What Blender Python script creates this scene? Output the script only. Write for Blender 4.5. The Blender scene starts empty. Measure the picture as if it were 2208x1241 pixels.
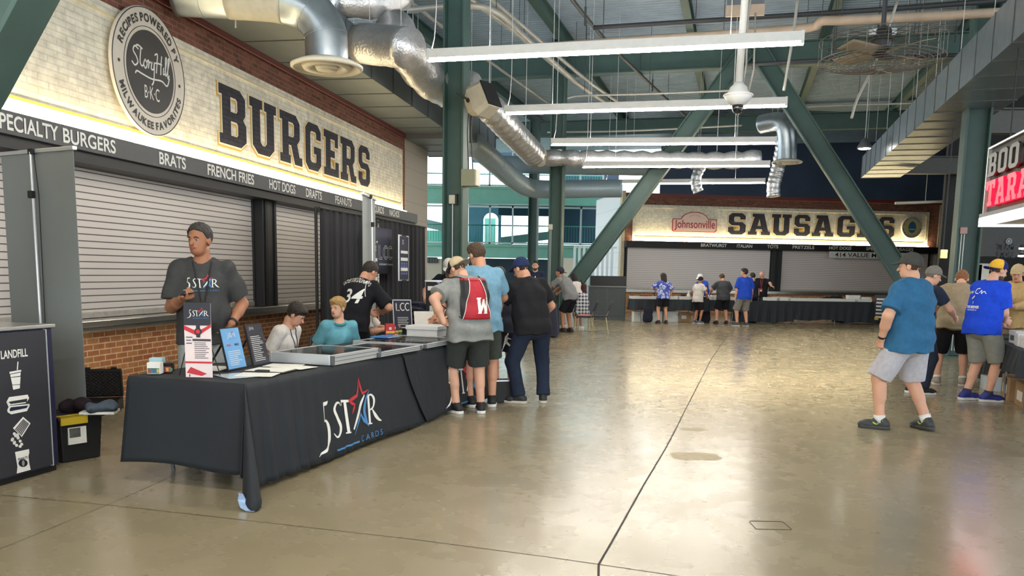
import bpy, bmesh, math, random
import numpy as np
from mathutils import Vector, Matrix
from mathutils.bvhtree import BVHTree

PI = math.pi
scene = bpy.context.scene
COL = scene.collection
rnd = random.Random(7)

# ------------------------------------------------------------------ camera
F = 1790.0; CX, CY = 1104.0, 828.0          # focal length and principal point in pixels of the 2208x1241 frame (a top crop)
TH = math.atan((828 - 588) / F); RO = .017; CZ = 1.55
_fw = Vector((0, math.cos(TH), -math.sin(TH))); _u0 = Vector((0, math.sin(TH), math.cos(TH))); _r0 = Vector((1, 0, 0))
_R = _r0 * math.cos(RO) + _u0 * math.sin(RO); _U = _u0 * math.cos(RO) - _r0 * math.sin(RO)
cam = bpy.data.cameras.new('camera'); camo = bpy.data.objects.new('camera', cam); COL.objects.link(camo)
cam.sensor_fit = 'HORIZONTAL'; cam.sensor_width = 36.0; cam.lens = F / 2208 * 36.0
cam.shift_x = (1104 - CX) / 2208; cam.shift_y = (CY - 620.5) / 2208
cam.clip_start = .05; cam.clip_end = 300
camo.matrix_world = Matrix(((_R.x, _U.x, -_fw.x, 0), (_R.y, _U.y, -_fw.y, 0), (_R.z, _U.z, -_fw.z, CZ), (0, 0, 0, 1)))
scene.camera = camo

# ------------------------------------------------------------------ world, exposure
scene.view_settings.view_transform = 'Standard'; scene.view_settings.look = 'None'
scene.view_settings.gamma = 1.0; scene.view_settings.use_curve_mapping = False
scene.view_settings.exposure = 0.76
wd = bpy.data.worlds.new('daylight'); scene.world = wd; wd.use_nodes = True
bg = wd.node_tree.nodes['Background']; bg.inputs[0].default_value = (.88, .96, 1.0, 1); bg.inputs[1].default_value = 2.3
scene.cycles.use_denoising = True
scene.cycles.max_bounces = 8; scene.cycles.diffuse_bounces = 4; scene.cycles.glossy_bounces = 4
scene.cycles.transmission_bounces = 6; scene.cycles.transparent_max_bounces = 8
scene.cycles.sample_clamp_indirect = 6.0; scene.cycles.caustics_reflective = False; scene.cycles.caustics_refractive = False

# ------------------------------------------------------------------ measuring helpers (rays of the camera above)
def ray(x, y): return _fw + _R * ((x - CX) / F) - _U * ((y - CY) / F)
def H(x, y, z=0.0):
    d = ray(x, y); t = (z - CZ) / d.z; return Vector((d.x * t, d.y * t, z))
def D(x, y, Y):
    d = ray(x, y); t = Y / d.y; return Vector((d.x * t, Y, CZ + d.z * t))
class Fr:                                     # a vertical plane: s along it, n out of it (towards the hall), z up
    def __init__(s, o, d):
        L = math.hypot(*d); s.o = o; s.d = (d[0] / L, d[1] / L); s.r = math.atan2(d[1], d[0])
    def px(s, x, y, n=0.0):
        d = s.d; ox, oy = s.o[0] + d[1] * n, s.o[1] - d[0] * n
        q = ray(x, y); nx, ny = -d[1], d[0]
        t = (ox * nx + oy * ny) / (q.x * nx + q.y * ny)
        return ((q.x * t - ox) * d[0] + (q.y * t - oy) * d[1], CZ + q.z * t)
    def w(s, a, n, z): return Vector((s.o[0] + s.d[0] * a + s.d[1] * n, s.o[1] + s.d[1] * a - s.d[0] * n, z))
    def M(s): return Matrix.Translation((s.o[0], s.o[1], 0)) @ Matrix.Rotation(s.r, 4, 'Z')

# ------------------------------------------------------------------ materials
def lin(c):
    c = c / 255.0
    return c / 12.92 if c <= .04045 else ((c + .055) / 1.055) ** 2.4
def rgb(r, g, b): return (lin(r), lin(g), lin(b), 1.0)
MATS = {}
def nt_new(name):
    m = bpy.data.materials.new(name); m.use_nodes = True
    return m, m.node_tree, m.node_tree.nodes['Principled BSDF']
def node(nt, kind, **kw):
    n = nt.nodes.new(kind)
    for k, v in kw.items():
        if k[0] == 'i' and k[1:].isdigit(): n.inputs[int(k[1:])].default_value = v
        else: setattr(n, k, v)
    return n
def mat(name, c, rough=.6, metal=0.0, var=.12, scale=14.0, bump=0.0, bscale=60.0, emit=None, es=0.0, coat=0.0, alpha=1.0, trans=0.0, spec=.5, stretch=None):
    if name in MATS: return MATS[name]
    m, nt, b = nt_new(name)
    col = rgb(*c)
    b.inputs['Roughness'].default_value = rough; b.inputs['Metallic'].default_value = metal
    b.inputs['Specular IOR Level'].default_value = spec
    if coat: b.inputs['Coat Weight'].default_value = coat; b.inputs['Coat Roughness'].default_value = .08
    if trans: b.inputs['Transmission Weight'].default_value = trans; b.inputs['IOR'].default_value = 1.02
    if emit: b.inputs['Emission Color'].default_value = rgb(*emit); b.inputs['Emission Strength'].default_value = es
    if alpha < 1: b.inputs['Alpha'].default_value = alpha
    tc = node(nt, 'ShaderNodeTexCoord')
    src = tc.outputs['Object']
    if stretch:
        mp = node(nt, 'ShaderNodeMapping'); mp.inputs['Scale'].default_value = stretch
        nt.links.new(src, mp.inputs['Vector']); src = mp.outputs['Vector']
    if var > 0:
        nz = node(nt, 'ShaderNodeTexNoise'); nz.inputs['Scale'].default_value = scale; nz.inputs['Detail'].default_value = 5
        nt.links.new(src, nz.inputs['Vector'])
        mr = node(nt, 'ShaderNodeMapRange'); mr.inputs[1].default_value = .3; mr.inputs[2].default_value = .7
        mr.inputs[3].default_value = 1 - var; mr.inputs[4].default_value = 1 + var
        nt.links.new(nz.outputs['Fac'], mr.inputs[0])
        mx = node(nt, 'ShaderNodeMix', data_type='RGBA', blend_type='MULTIPLY'); mx.inputs[0].default_value = 1
        mx.inputs[6].default_value = col; nt.links.new(mr.outputs[0], mx.inputs[7])
        nt.links.new(mx.outputs[2], b.inputs['Base Color'])
    else: b.inputs['Base Color'].default_value = col
    if bump > 0:
        n2 = node(nt, 'ShaderNodeTexNoise'); n2.inputs['Scale'].default_value = bscale; n2.inputs['Detail'].default_value = 4
        nt.links.new(src, n2.inputs['Vector'])
        bp = node(nt, 'ShaderNodeBump'); bp.inputs['Strength'].default_value = bump; bp.inputs['Distance'].default_value = .01
        nt.links.new(n2.outputs['Fac'], bp.inputs['Height']); nt.links.new(bp.outputs['Normal'], b.inputs['Normal'])
    MATS[name] = m; return m
def brick_mat(name, c1, c2, mortar, bw=.203, bh=.0677, mort=.010, rough=.8, bump=.6, msm=.1, bias=0.0):
    if name in MATS: return MATS[name]
    m, nt, b = nt_new(name)
    b.inputs['Roughness'].default_value = rough
    tc = node(nt, 'ShaderNodeTexCoord'); sp = node(nt, 'ShaderNodeSeparateXYZ'); nt.links.new(tc.outputs['Object'], sp.inputs[0])
    ad = node(nt, 'ShaderNodeMath', operation='ADD'); nt.links.new(sp.outputs[0], ad.inputs[0]); nt.links.new(sp.outputs[1], ad.inputs[1])
    cb = node(nt, 'ShaderNodeCombineXYZ'); nt.links.new(ad.outputs[0], cb.inputs[0]); nt.links.new(sp.outputs[2], cb.inputs[1])
    br = node(nt, 'ShaderNodeTexBrick'); nt.links.new(cb.outputs[0], br.inputs['Vector'])
    br.inputs['Color1'].default_value = rgb(*c1); br.inputs['Color2'].default_value = rgb(*c2); br.inputs['Mortar'].default_value = rgb(*mortar)
    br.inputs['Scale'].default_value = 1.0; br.inputs['Mortar Size'].default_value = mort; br.inputs['Mortar Smooth'].default_value = msm
    br.inputs['Bias'].default_value = bias; br.inputs['Brick Width'].default_value = bw; br.inputs['Row Height'].default_value = bh
    nz = node(nt, 'ShaderNodeTexNoise'); nz.inputs['Scale'].default_value = 9; nz.inputs['Detail'].default_value = 6; nt.links.new(tc.outputs['Object'], nz.inputs['Vector'])
    mr = node(nt, 'ShaderNodeMapRange'); mr.inputs[1].default_value = .3; mr.inputs[2].default_value = .7; mr.inputs[3].default_value = .8; mr.inputs[4].default_value = 1.15
    nt.links.new(nz.outputs['Fac'], mr.inputs[0])
    mx = node(nt, 'ShaderNodeMix', data_type='RGBA', blend_type='MULTIPLY'); mx.inputs[0].default_value = 1
    nt.links.new(br.outputs['Color'], mx.inputs[6]); nt.links.new(mr.outputs[0], mx.inputs[7]); nt.links.new(mx.outputs[2], b.inputs['Base Color'])
    iv = node(nt, 'ShaderNodeMath', operation='MULTIPLY_ADD'); iv.inputs[1].default_value = -1.0; nt.links.new(br.outputs['Fac'], iv.inputs[0])
    n3 = node(nt, 'ShaderNodeMath', operation='MULTIPLY'); n3.inputs[1].default_value = .35; nt.links.new(nz.outputs['Fac'], n3.inputs[0]); nt.links.new(n3.outputs[0], iv.inputs[2])
    bp = node(nt, 'ShaderNodeBump'); bp.inputs['Strength'].default_value = bump; bp.inputs['Distance'].default_value = .012
    nt.links.new(iv.outputs[0], bp.inputs['Height']); nt.links.new(bp.outputs['Normal'], b.inputs['Normal'])
    MATS[name] = m; return m
def wave_mat(name, c, c2, period, axis='Z', rough=.5, metal=0.0, lo=.86, hi=.95, bump=.5, off=0.0):
    """flat colour with thin lines of a second colour at a regular period along one object axis"""
    if name in MATS: return MATS[name]
    m, nt, b = nt_new(name)
    b.inputs['Roughness'].default_value = rough; b.inputs['Metallic'].default_value = metal
    tc = node(nt, 'ShaderNodeTexCoord'); sp = node(nt, 'ShaderNodeSeparateXYZ'); nt.links.new(tc.outputs['Object'], sp.inputs[0])
    a = node(nt, 'ShaderNodeMath', operation='MULTIPLY_ADD'); a.inputs[1].default_value = 1 / period; a.inputs[2].default_value = off; nt.links.new(sp.outputs['XYZ'.index(axis)], a.inputs[0])
    f = node(nt, 'ShaderNodeMath', operation='FRACT'); nt.links.new(a.outputs[0], f.inputs[0])
    mr = node(nt, 'ShaderNodeMapRange'); mr.inputs[1].default_value = lo; mr.inputs[2].default_value = hi; nt.links.new(f.outputs[0], mr.inputs[0])
    mx = node(nt, 'ShaderNodeMix', data_type='RGBA'); mx.inputs[6].default_value = rgb(*c); mx.inputs[7].default_value = rgb(*c2)
    nt.links.new(mr.outputs[0], mx.inputs[0]); nt.links.new(mx.outputs[2], b.inputs['Base Color'])
    if bump:
        bp = node(nt, 'ShaderNodeBump'); bp.inputs['Strength'].default_value = bump; bp.inputs['Distance'].default_value = .01
        nt.links.new(f.outputs[0], bp.inputs['Height']); nt.links.new(bp.outputs['Normal'], b.inputs['Normal'])
    MATS[name] = m; return m

# ------------------------------------------------------------------ mesh collector
class MB:
    def __init__(s): s.v = []; s.f = []; s.T = Matrix.Identity(4)
    def at(s, T): s.T = T; return s
    def add(s, vs, fs):
        o = len(s.v); s.v += [tuple(s.T @ Vector(p)) for p in vs]; s.f += [tuple(o + i for i in f) for f in fs]; return s
    def box(s, c, d, rz=0.0, rx=0.0, ry=0.0):
        x, y, z = d[0] / 2, d[1] / 2, d[2] / 2
        R = Matrix.Rotation(rz, 3, 'Z') @ Matrix.Rotation(ry, 3, 'Y') @ Matrix.Rotation(rx, 3, 'X')
        vs = [Vector(c) + R @ Vector(p) for p in ((-x, -y, -z), (x, -y, -z), (x, y, -z), (-x, y, -z), (-x, -y, z), (x, -y, z), (x, y, z), (-x, y, z))]
        return s.add(vs, [(3, 2, 1, 0), (4, 5, 6, 7), (0, 1, 5, 4), (1, 2, 6, 5), (2, 3, 7, 6), (3, 0, 4, 7)])
    def lo_hi(s, a, b): return s.box([(a[i] + b[i]) / 2 for i in range(3)], [b[i] - a[i] for i in range(3)])
    def beam(s, p, q, w, h, up=(0, 0, 1)):
        """rectangular bar from p to q, w across, h along up"""
        p, q = Vector(p), Vector(q); t = (q - p).normalized(); up = Vector(up)
        if abs(t.dot(up)) > .98: up = Vector((1, 0, 0))
        a = t.cross(up).normalized(); u = a.cross(t)
        vs = [e + a * (i * w / 2) + u * (j * h / 2) for e in (p, q) for i, j in ((-1, -1), (1, -1), (1, 1), (-1, 1))]
        return s.add(vs, [(0, 1, 2, 3), (7, 6, 5, 4), (1, 0, 4, 5), (2, 1, 5, 6), (3, 2, 6, 7), (0, 3, 7, 4)])
    def ibeam(s, p, q, w, h, tf=.035, tw=.03, up=(0, 0, 1)):
        p, q = Vector(p), Vector(q); t = (q - p).normalized(); up = Vector(up)
        if abs(t.dot(up)) > .98: up = Vector((1, 0, 0))
        a = t.cross(up).normalized(); u = a.cross(t)
        s.beam(p + u * (h - tf) / 2, q + u * (h - tf) / 2, w, tf, u); s.beam(p - u * (h - tf) / 2, q - u * (h - tf) / 2, w, tf, u)
        return s.beam(p, q, tw, h - 2 * tf, u)
    def tube(s, pts, r, n=10, cap=True):
        pts = [Vector(p) for p in pts]; k = len(pts)
        rs = r if isinstance(r, (list, tuple)) else [r] * k
        t0 = (pts[1] - pts[0]).normalized(); a = t0.orthogonal().normalized(); rings = []; vs = []
        for i, p in enumerate(pts):
            t = (pts[min(i + 1, k - 1)] - pts[max(i - 1, 0)]).normalized()
            a = (a - t * a.dot(t)).normalized(); b = t.cross(a)
            vs += [p + (a * math.cos(2 * PI * j / n) + b * math.sin(2 * PI * j / n)) * rs[i] for j in range(n)]
        fs = [(i * n + j, i * n + (j + 1) % n, (i + 1) * n + (j + 1) % n, (i + 1) * n + j) for i in range(k - 1) for j in range(n)]
        if cap: fs += [tuple(range(n - 1, -1, -1)), tuple((k - 1) * n + j for j in range(n))]
        return s.add(vs, fs)
    def lathe(s, c, prof, n=32, T=None, caps=True):
        """profile [(r, z)] about the vertical through c"""
        c = Vector(c); vs = []; k = len(prof)
        for r, z in prof:
            for j in range(n):
                p = Vector((r * math.cos(2 * PI * j / n), r * math.sin(2 * PI * j / n), z)); vs.append(c + (T @ p if T else p))
        fs = [(i * n + j, i * n + (j + 1) % n, (i + 1) * n + (j + 1) % n, (i + 1) * n + j) for i in range(k - 1) for j in range(n)]
        if caps and prof[0][0] > 1e-6: fs.append(tuple(range(n - 1, -1, -1)))
        if caps and prof[-1][0] > 1e-6: fs.append(tuple((k - 1) * n + j for j in range(n)))
        return s.add(vs, fs)
    def prism(s, poly, y0, y1):
        """polygon in (x, z), extruded along y"""
        n = len(poly); vs = [(x, y0, z) for x, z in poly] + [(x, y1, z) for x, z in poly]
        return s.add(vs, [tuple(range(n)), tuple(range(2 * n - 1, n - 1, -1))] + [((i + 1) % n, i, i + n, (i + 1) % n + n) for i in range(n)])
    def grid(s, fn, nu, nv, wrap=False):
        vs = [fn(i / nu, j / nv) for j in range(nv + 1) for i in range(nu + 1)]
        return s.add(vs, [(j * (nu + 1) + i, j * (nu + 1) + i + 1, (j + 1) * (nu + 1) + i + 1, (j + 1) * (nu + 1) + i) for j in range(nv) for i in range(nu)])
    def build(s, name, m, parent=None, bevel=0.0, smooth=False, solid=0.0, sub=0):
        me = bpy.data.meshes.new(name); me.from_pydata(s.v, [], s.f); me.update()
        bm = bmesh.new(); bm.from_mesh(me); bmesh.ops.recalc_face_normals(bm, faces=bm.faces); bm.to_mesh(me); bm.free()
        return finish(me, name, m, parent, bevel, smooth, solid, sub)
def finish(me, name, m, parent=None, bevel=0.0, smooth=False, solid=0.0, sub=0):
    for mm in (m if isinstance(m, (list, tuple)) else [m]): me.materials.append(mm)
    o = bpy.data.objects.new(name, me); COL.objects.link(o)
    if parent is not None: o.parent = parent
    if smooth: me.polygons.foreach_set('use_smooth', [True] * len(me.polygons))
    if solid:
        md = o.modifiers.new('thickness', 'SOLIDIFY'); md.thickness = solid; md.offset = 0
    if bevel:
        md = o.modifiers.new('bevel', 'BEVEL'); md.width = bevel; md.segments = 2; md.limit_method = 'ANGLE'; md.angle_limit = math.radians(40)
    if sub:
        md = o.modifiers.new('subdivision', 'SUBSURF'); md.levels = sub; md.render_levels = sub
    return o
def tag(o, label=None, cat=None, group=None, kind=None):
    if label: o['label'] = label
    if cat: o['category'] = cat
    if group: o['group'] = group
    if kind: o['kind'] = kind
    return o
def thing(name, label, cat, loc=(0, 0, 0), rotz=0.0, group=None, kind=None):
    o = bpy.data.objects.new(name, None); COL.objects.link(o); o.empty_display_size = .1
    o.location = loc; o.rotation_euler = (0, 0, rotz)
    return tag(o, label, cat, group, kind)
def TM(o): return Matrix.Translation(o.location) @ o.rotation_euler.to_matrix().to_4x4()
def copy_tree(o, parent=None):
    c = o.copy(); COL.objects.link(c); c.parent = parent
    for ch in [q for q in o.children]: copy_tree(ch, c)
    return c

# ------------------------------------------------------------------ lettering
def text_mesh(body, size=1.0, bold=0.0, width=1.0, depth=0.0, align='LEFT', spacing=1.0):
    cu = bpy.data.curves.new('lettering', 'FONT'); cu.body = body; cu.size = size; cu.offset = bold; cu.extrude = depth; cu.align_x = align
    cu.space_character = spacing
    o = bpy.data.objects.new('lettering', cu); me = bpy.data.meshes.new_from_object(o)
    bpy.data.objects.remove(o); bpy.data.curves.remove(cu)
    if width != 1.0: me.transform(Matrix.Scale(width, 4, (1, 0, 0)))
    return me
def fit(me, w=None, h=None):
    """move a flat lettering mesh to start at 0,0 and scale it to w x h"""
    n = len(me.vertices); a = np.zeros(n * 3, 'f'); me.vertices.foreach_get('co', a); a = a.reshape(-1, 3)
    lo, hi = a.min(0), a.max(0); sx = w / (hi[0] - lo[0]) if w else 1; sy = h / (hi[1] - lo[1]) if h else sx
    if not w: sx = sy
    a[:, 0] = (a[:, 0] - lo[0]) * sx; a[:, 1] = (a[:, 1] - lo[1]) * sy
    me.vertices.foreach_set('co', a.reshape(-1)); return me
def _w(me):
    n = len(me.vertices); a = np.zeros(n * 3, 'f'); me.vertices.foreach_get('co', a); a = a.reshape(-1, 3); return a[:, 0].min(), a[:, 0].max()
def words_fit(body, w, h, bold):
    """each word of a phrase as its own flat mesh, with its offset, the whole phrase w wide"""
    f = text_mesh(body, 1, bold); lo, hi = _w(f); sc = w / (hi - lo); out = []; words = body.split(' ')
    for i, wd_ in enumerate(words):
        p0, p1 = _w(text_mesh(' '.join(words[:i + 1]), 1, bold)); me = text_mesh(wd_, 1, bold); a, b = _w(me); out.append((fit(me, (b - a) * sc, h), (p1 - lo - (b - a)) * sc))
    return out
def curve_mesh(polys, depth=0.0):
    """filled outlines (holes by even-odd) in the XY plane"""
    cu = bpy.data.curves.new('glyph', 'CURVE'); cu.dimensions = '2D'; cu.fill_mode = 'BOTH'; cu.extrude = depth
    for p in polys:
        sp = cu.splines.new('POLY'); sp.points.add(len(p) - 1); sp.use_cyclic_u = True
        for i, q in enumerate(p): sp.points[i].co = (q[0], q[1], 0, 1)
    o = bpy.data.objects.new('glyph', cu); me = bpy.data.meshes.new_from_object(o)
    bpy.data.objects.remove(o); bpy.data.curves.remove(cu); return me
def join_meshes(ms):
    bm = bmesh.new()
    for m in ms: bm.from_mesh(m); bpy.data.meshes.remove(m)
    me = bpy.data.meshes.new('glyphs'); bm.to_mesh(me); bm.free(); return me
UP = Matrix.Rotation(PI / 2, 4, 'X')          # flat XY lettering -> standing in XZ, facing -Y
def letter(me, name, m, parent, x, y, z, extra=None):
    me.transform(Matrix.Translation((x, y, z)) @ (extra @ UP if extra else UP)); return finish(me, name, m, parent)
def catmull(p, n=8):
    out = []
    for i in range(len(p) - 1):
        a, b, c, d = [np.array(p[max(0, min(len(p) - 1, j))], float) for j in (i - 1, i, i + 1, i + 2)]
        for k in range(n):
            t = k / n; out.append(.5 * (2 * b + (c - a) * t + (2 * a - 5 * b + 4 * c - d) * t * t + (3 * b - a - 3 * c + d) * t ** 3))
    out.append(np.array(p[-1], float)); return out
def strokes_mesh(strokes, n=8):
    """strokes = lists of (x, y, width); smooth ribbons in the XY plane"""
    vs, fs = [], []
    for st in strokes:
        smooth = st[0] != 'L'; pts = [q for q in st if q != 'L']
        pts = catmull(pts, n) if smooth and len(pts) > 2 else [np.array(q, float) for q in pts]
        o = len(vs)
        for i, p in enumerate(pts):
            a, b = pts[max(0, i - 1)], pts[min(len(pts) - 1, i + 1)]; t = b[:2] - a[:2]; t = t / (np.linalg.norm(t) + 1e-9)
            nn = np.array((-t[1], t[0])) * p[2] / 2
            vs += [(p[0] + nn[0], p[1] + nn[1], 0), (p[0] - nn[0], p[1] - nn[1], 0)]
        fs += [(o + 2 * i + 1, o + 2 * i + 3, o + 2 * i + 2, o + 2 * i) for i in range(len(pts) - 1)]
    me = bpy.data.meshes.new('strokes'); me.from_pydata(vs, [], fs); me.update(); return me
SLAB = {
 'B': (.80, [[(0,0),(.62,0),(.79,.12),(.79,.41),(.70,.5),(.77,.59),(.77,.88),(.61,1),(0,1),(0,.83),(.09,.83),(.09,.17),(0,.17)], [(.33,.17),(.5,.17),(.54,.21),(.54,.38),(.5,.42),(.33,.42)], [(.33,.58),(.49,.58),(.53,.62),(.53,.79),(.49,.83),(.33,.83)]]),
 'U': (.84, [[(0,1),(.39,1),(.39,.83),(.32,.83),(.32,.23),(.38,.17),(.46,.17),(.52,.23),(.52,.83),(.45,.83),(.45,1),(.84,1),(.84,.83),(.76,.83),(.76,.14),(.6,0),(.24,0),(.08,.14),(.08,.83),(0,.83)]]),
 'R': (.86, [[(0,0),(.40,0),(.40,.17),(.33,.17),(.33,.37),(.42,.37),(.56,0),(.86,0),(.86,.17),(.75,.17),(.66,.42),(.77,.53),(.77,.86),(.62,1),(0,1),(0,.83),(.09,.83),(.09,.17),(0,.17)], [(.33,.54),(.5,.54),(.54,.58),(.54,.79),(.5,.83),(.33,.83)]]),
 'G': (.79, [[(.16,0),(.62,0),(.79,.14),(.79,.52),(.42,.52),(.42,.36),(.54,.36),(.54,.21),(.5,.17),(.3,.17),(.25,.22),(.25,.78),(.3,.83),(.5,.83),(.54,.79),(.54,.68),(.78,.68),(.78,.87),(.62,1),(.16,1),(.01,.87),(.01,.13)]]),
 'E': (.74, [[(0,0),(.74,0),(.74,.34),(.56,.34),(.56,.17),(.33,.17),(.33,.42),(.54,.42),(.54,.58),(.33,.58),(.33,.83),(.54,.83),(.54,.67),(.71,.67),(.71,1),(0,1),(0,.83),(.09,.83),(.09,.17),(0,.17)]]),
 'S': (.77, [[(.0,.34),(0,.13),(.15,0),(.61,0),(.77,.13),(.77,.45),(.62,.58),(.29,.58),(.25,.62),(.25,.79),(.29,.83),(.47,.83),(.51,.79),(.51,.7),(.75,.7),(.75,.87),(.6,1),(.16,1),(.01,.87),(.01,.55),(.16,.42),(.47,.42),(.51,.38),(.51,.21),(.47,.17),(.29,.17),(.25,.21),(.25,.34)]]),
 'A': (.92, [[(0,0),(.37,0),(.37,.16),(.31,.16),(.34,.27),(.57,.27),(.60,.16),(.54,.16),(.54,0),(.92,0),(.92,.16),(.84,.16),(.64,1),(.16,1),(.16,.84),(.25,.84),(.08,.16),(0,.16)], [(.385,.42),(.525,.42),(.455,.74)]]),
 'T': (.80, [[(.2,0),(.6,0),(.6,.15),(.52,.15),(.52,.84),(.6,.84),(.6,.66),(.8,.66),(.8,1),(0,1),(0,.66),(.2,.66),(.2,.84),(.28,.84),(.28,.15),(.2,.15)]]),
 'O': (.78, [[(.16,0),(.62,0),(.78,.13),(.78,.87),(.62,1),(.16,1),(0,.87),(0,.13)], [(.3,.17),(.48,.17),(.53,.22),(.53,.78),(.48,.83),(.3,.83),(.25,.78),(.25,.22)]]),
}
def offset_poly(p, d):
    a = sum(p[i][0] * p[(i + 1) % len(p)][1] - p[(i + 1) % len(p)][0] * p[i][1] for i in range(len(p)))
    s = 1 if a > 0 else -1; out = []
    for i in range(len(p)):
        p0, p1, p2 = [np.array(p[(i + k) % len(p)], float) for k in (-1, 0, 1)]
        e1, e2 = p1 - p0, p2 - p1; n1 = np.array((e1[1], -e1[0])) / np.linalg.norm(e1) * s; n2 = np.array((e2[1], -e2[0])) / np.linalg.norm(e2) * s
        b = n1 + n2; out.append(tuple(p1 + b * d / max(.35, 1 + n1.dot(n2))))
    return out
def slab_mesh(ch, w, h, depth=.0, grow=0.0):
    W0, polys = SLAB[ch]; ps = [[(x * w / W0, y * h) for x, y in p] for p in polys]
    if grow: ps = [offset_poly(p, grow if i == 0 else -grow) for i, p in enumerate(ps)]
    return curve_mesh(ps, depth)

# ------------------------------------------------------------------ shared materials
GREEN = mat('green_painted_steel', (64, 90, 85), .5, var=.08, scale=3)
DARK = mat('black_powder_coat', (34, 34, 36), .5, var=.06)
CHAR = mat('charcoal_fascia_metal', (80, 80, 82), .5, var=.06)
STEEL = mat('brushed_stainless', (200, 196, 188), .28, metal=.9, var=.08, stretch=(1, 1, 40))
GALV = mat('galvanised_sheet', (168, 176, 182), .33, metal=.85, var=.12, scale=5)
GALVD = mat('painted_duct_grey', (104, 112, 118), .5, metal=.25, var=.08, scale=3)
FOIL = mat('crinkled_foil', (206, 206, 208), .3, metal=.7, var=.1, bump=1.0, bscale=26)
CREAM = mat('cream_enamel', (226, 220, 204), .5, var=.05)
WHITE = mat('white_plastic', (232, 232, 230), .4, var=.03)
WTXT = mat('white_lettering', (236, 234, 228), .5, var=.0)
BLACK = mat('matt_black', (20, 20, 22), .6, var=.05)
NAVY = mat('navy_laminate', (36, 36, 66), .5, var=.05)
BEIGE = wave_mat('beige_block_courses', (178, 170, 156), (150, 142, 130), .41, 'Z', .8, lo=.96, hi=.985, bump=.3)
RBRICK = brick_mat('orange_red_brick', (204, 142, 90), (172, 100, 62), (232, 198, 154), mort=.0075, bias=-.05)
HBRICK = brick_mat('brown_header_brick', (146, 92, 74), (108, 66, 54), (146, 116, 98), mort=.006, bump=.9)
WBRICK = brick_mat('cream_painted_brick', (238, 232, 216), (230, 223, 205), (220, 212, 192), bw=.30, mort=.007, bump=.9)
LBRICK = brick_mat('dark_letter_paint_on_brick', (52, 52, 64), (44, 44, 54), (32, 32, 42), bw=.30, mort=.007, bump=.9)
CAPM = mat('oxblood_flashing', (108, 50, 48), .5, var=.06)
GOLD = mat('gold_line_paint', (214, 172, 84), .6, var=.05)
LINE = mat('cream_line_paint', (240, 230, 204), .6, var=.03)
LED = mat('warm_led_strip', (255, 240, 205), .5, var=0, emit=(255, 234, 184), es=26)
TUBE = mat('linear_lamp_diffuser', (255, 255, 255), .4, var=0, emit=(255, 246, 232), es=38)
UPL = mat('added_uplight_glow', (255, 255, 255), .4, var=0, emit=(255, 246, 236), es=26)  # glow of the unseen strips added atop the lamps
SLAT = wave_mat('shutter_slats', (236, 226, 218), (84, 76, 74), .0762, 'Z', .45, metal=.15, lo=.80, hi=.9, bump=.6)
SLATD = wave_mat('small_shutter_slats', (240, 230, 226), (150, 140, 138), .0762, 'Z', .45, metal=.0, lo=.8, hi=.94, bump=.4)

# ------------------------------------------------------------------ frames of the place
B = Fr((-4.404, 11.088), (1.465, 8.59))       # face of the burger stand on the left
S = Fr((4.577, 35.057), (11.656, 1.402))      # face of the sausage stand at the end
BO = Fr((-3.67, 9.24), (1.465, 8.59)); SO = Fr((3.814, 29.214), (11.656, 1.402))   # lines of the booth and of the end tables before them
KA = math.radians(75.0); K = Fr((0, 0), (math.cos(KA), math.sin(KA)))   # along the hall

# ------------------------------------------------------------------ floor
def floor_mat():
    m, nt, b = nt_new('polished_concrete')
    tc = node(nt, 'ShaderNodeTexCoord')
    n1 = node(nt, 'ShaderNodeTexNoise'); n1.inputs['Scale'].default_value = .35; n1.inputs['Detail'].default_value = 2; n1.inputs['Roughness'].default_value = .45
    n2 = node(nt, 'ShaderNodeTexNoise'); n2.inputs['Scale'].default_value = 3.2; n2.inputs['Detail'].default_value = 3; n2.inputs['Roughness'].default_value = .55
    n3 = node(nt, 'ShaderNodeTexNoise'); n3.inputs['Scale'].default_value = 60; n3.inputs['Detail'].default_value = 3
    for n in (n1, n2, n3): nt.links.new(tc.outputs['Object'], n.inputs['Vector'])
    r = node(nt, 'ShaderNodeValToRGB'); e = r.color_ramp.elements
    e[0].position = .34; e[0].color = rgb(142, 130, 102); e[1].position = .68; e[1].color = rgb(160, 148, 120)
    a = node(nt, 'ShaderNodeMix', data_type='FLOAT'); a.inputs[0].default_value = .18
    nt.links.new(n1.outputs['Fac'], a.inputs[2]); nt.links.new(n2.outputs['Fac'], a.inputs[3]); nt.links.new(a.outputs[0], r.inputs[0])
    sp = node(nt, 'ShaderNodeMapRange'); sp.inputs[1].default_value = .3; sp.inputs[2].default_value = .7; sp.inputs[3].default_value = .985; sp.inputs[4].default_value = 1.015
    nt.links.new(n3.outputs['Fac'], sp.inputs[0])
    mx = node(nt, 'ShaderNodeMix', data_type='RGBA', blend_type='MULTIPLY'); mx.inputs[0].default_value = 1
    nt.links.new(r.outputs[0], mx.inputs[6]); nt.links.new(sp.outputs[0], mx.inputs[7]); nt.links.new(mx.outputs[2], b.inputs['Base Color'])
    rr = node(nt, 'ShaderNodeMapRange'); rr.inputs[1].default_value = .3; rr.inputs[2].default_value = .7; rr.inputs[3].default_value = .22; rr.inputs[4].default_value = .32
    nt.links.new(n2.outputs['Fac'], rr.inputs[0]); nt.links.new(rr.outputs[0], b.inputs['Roughness'])
    b.inputs['Specular IOR Level'].default_value = .6; b.inputs['Coat Weight'].default_value = .25; b.inputs['Coat Roughness'].default_value = .135
    return m
FLOORM = floor_mat()
mb = MB(); mb.lo_hi((-26, -14, -.2), (34, 62, 0)); floor = tag(mb.build('floor', FLOORM), kind='structure')
JOINT = mat('joint_sealant', (38, 34, 28), .7, var=.1)
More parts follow.
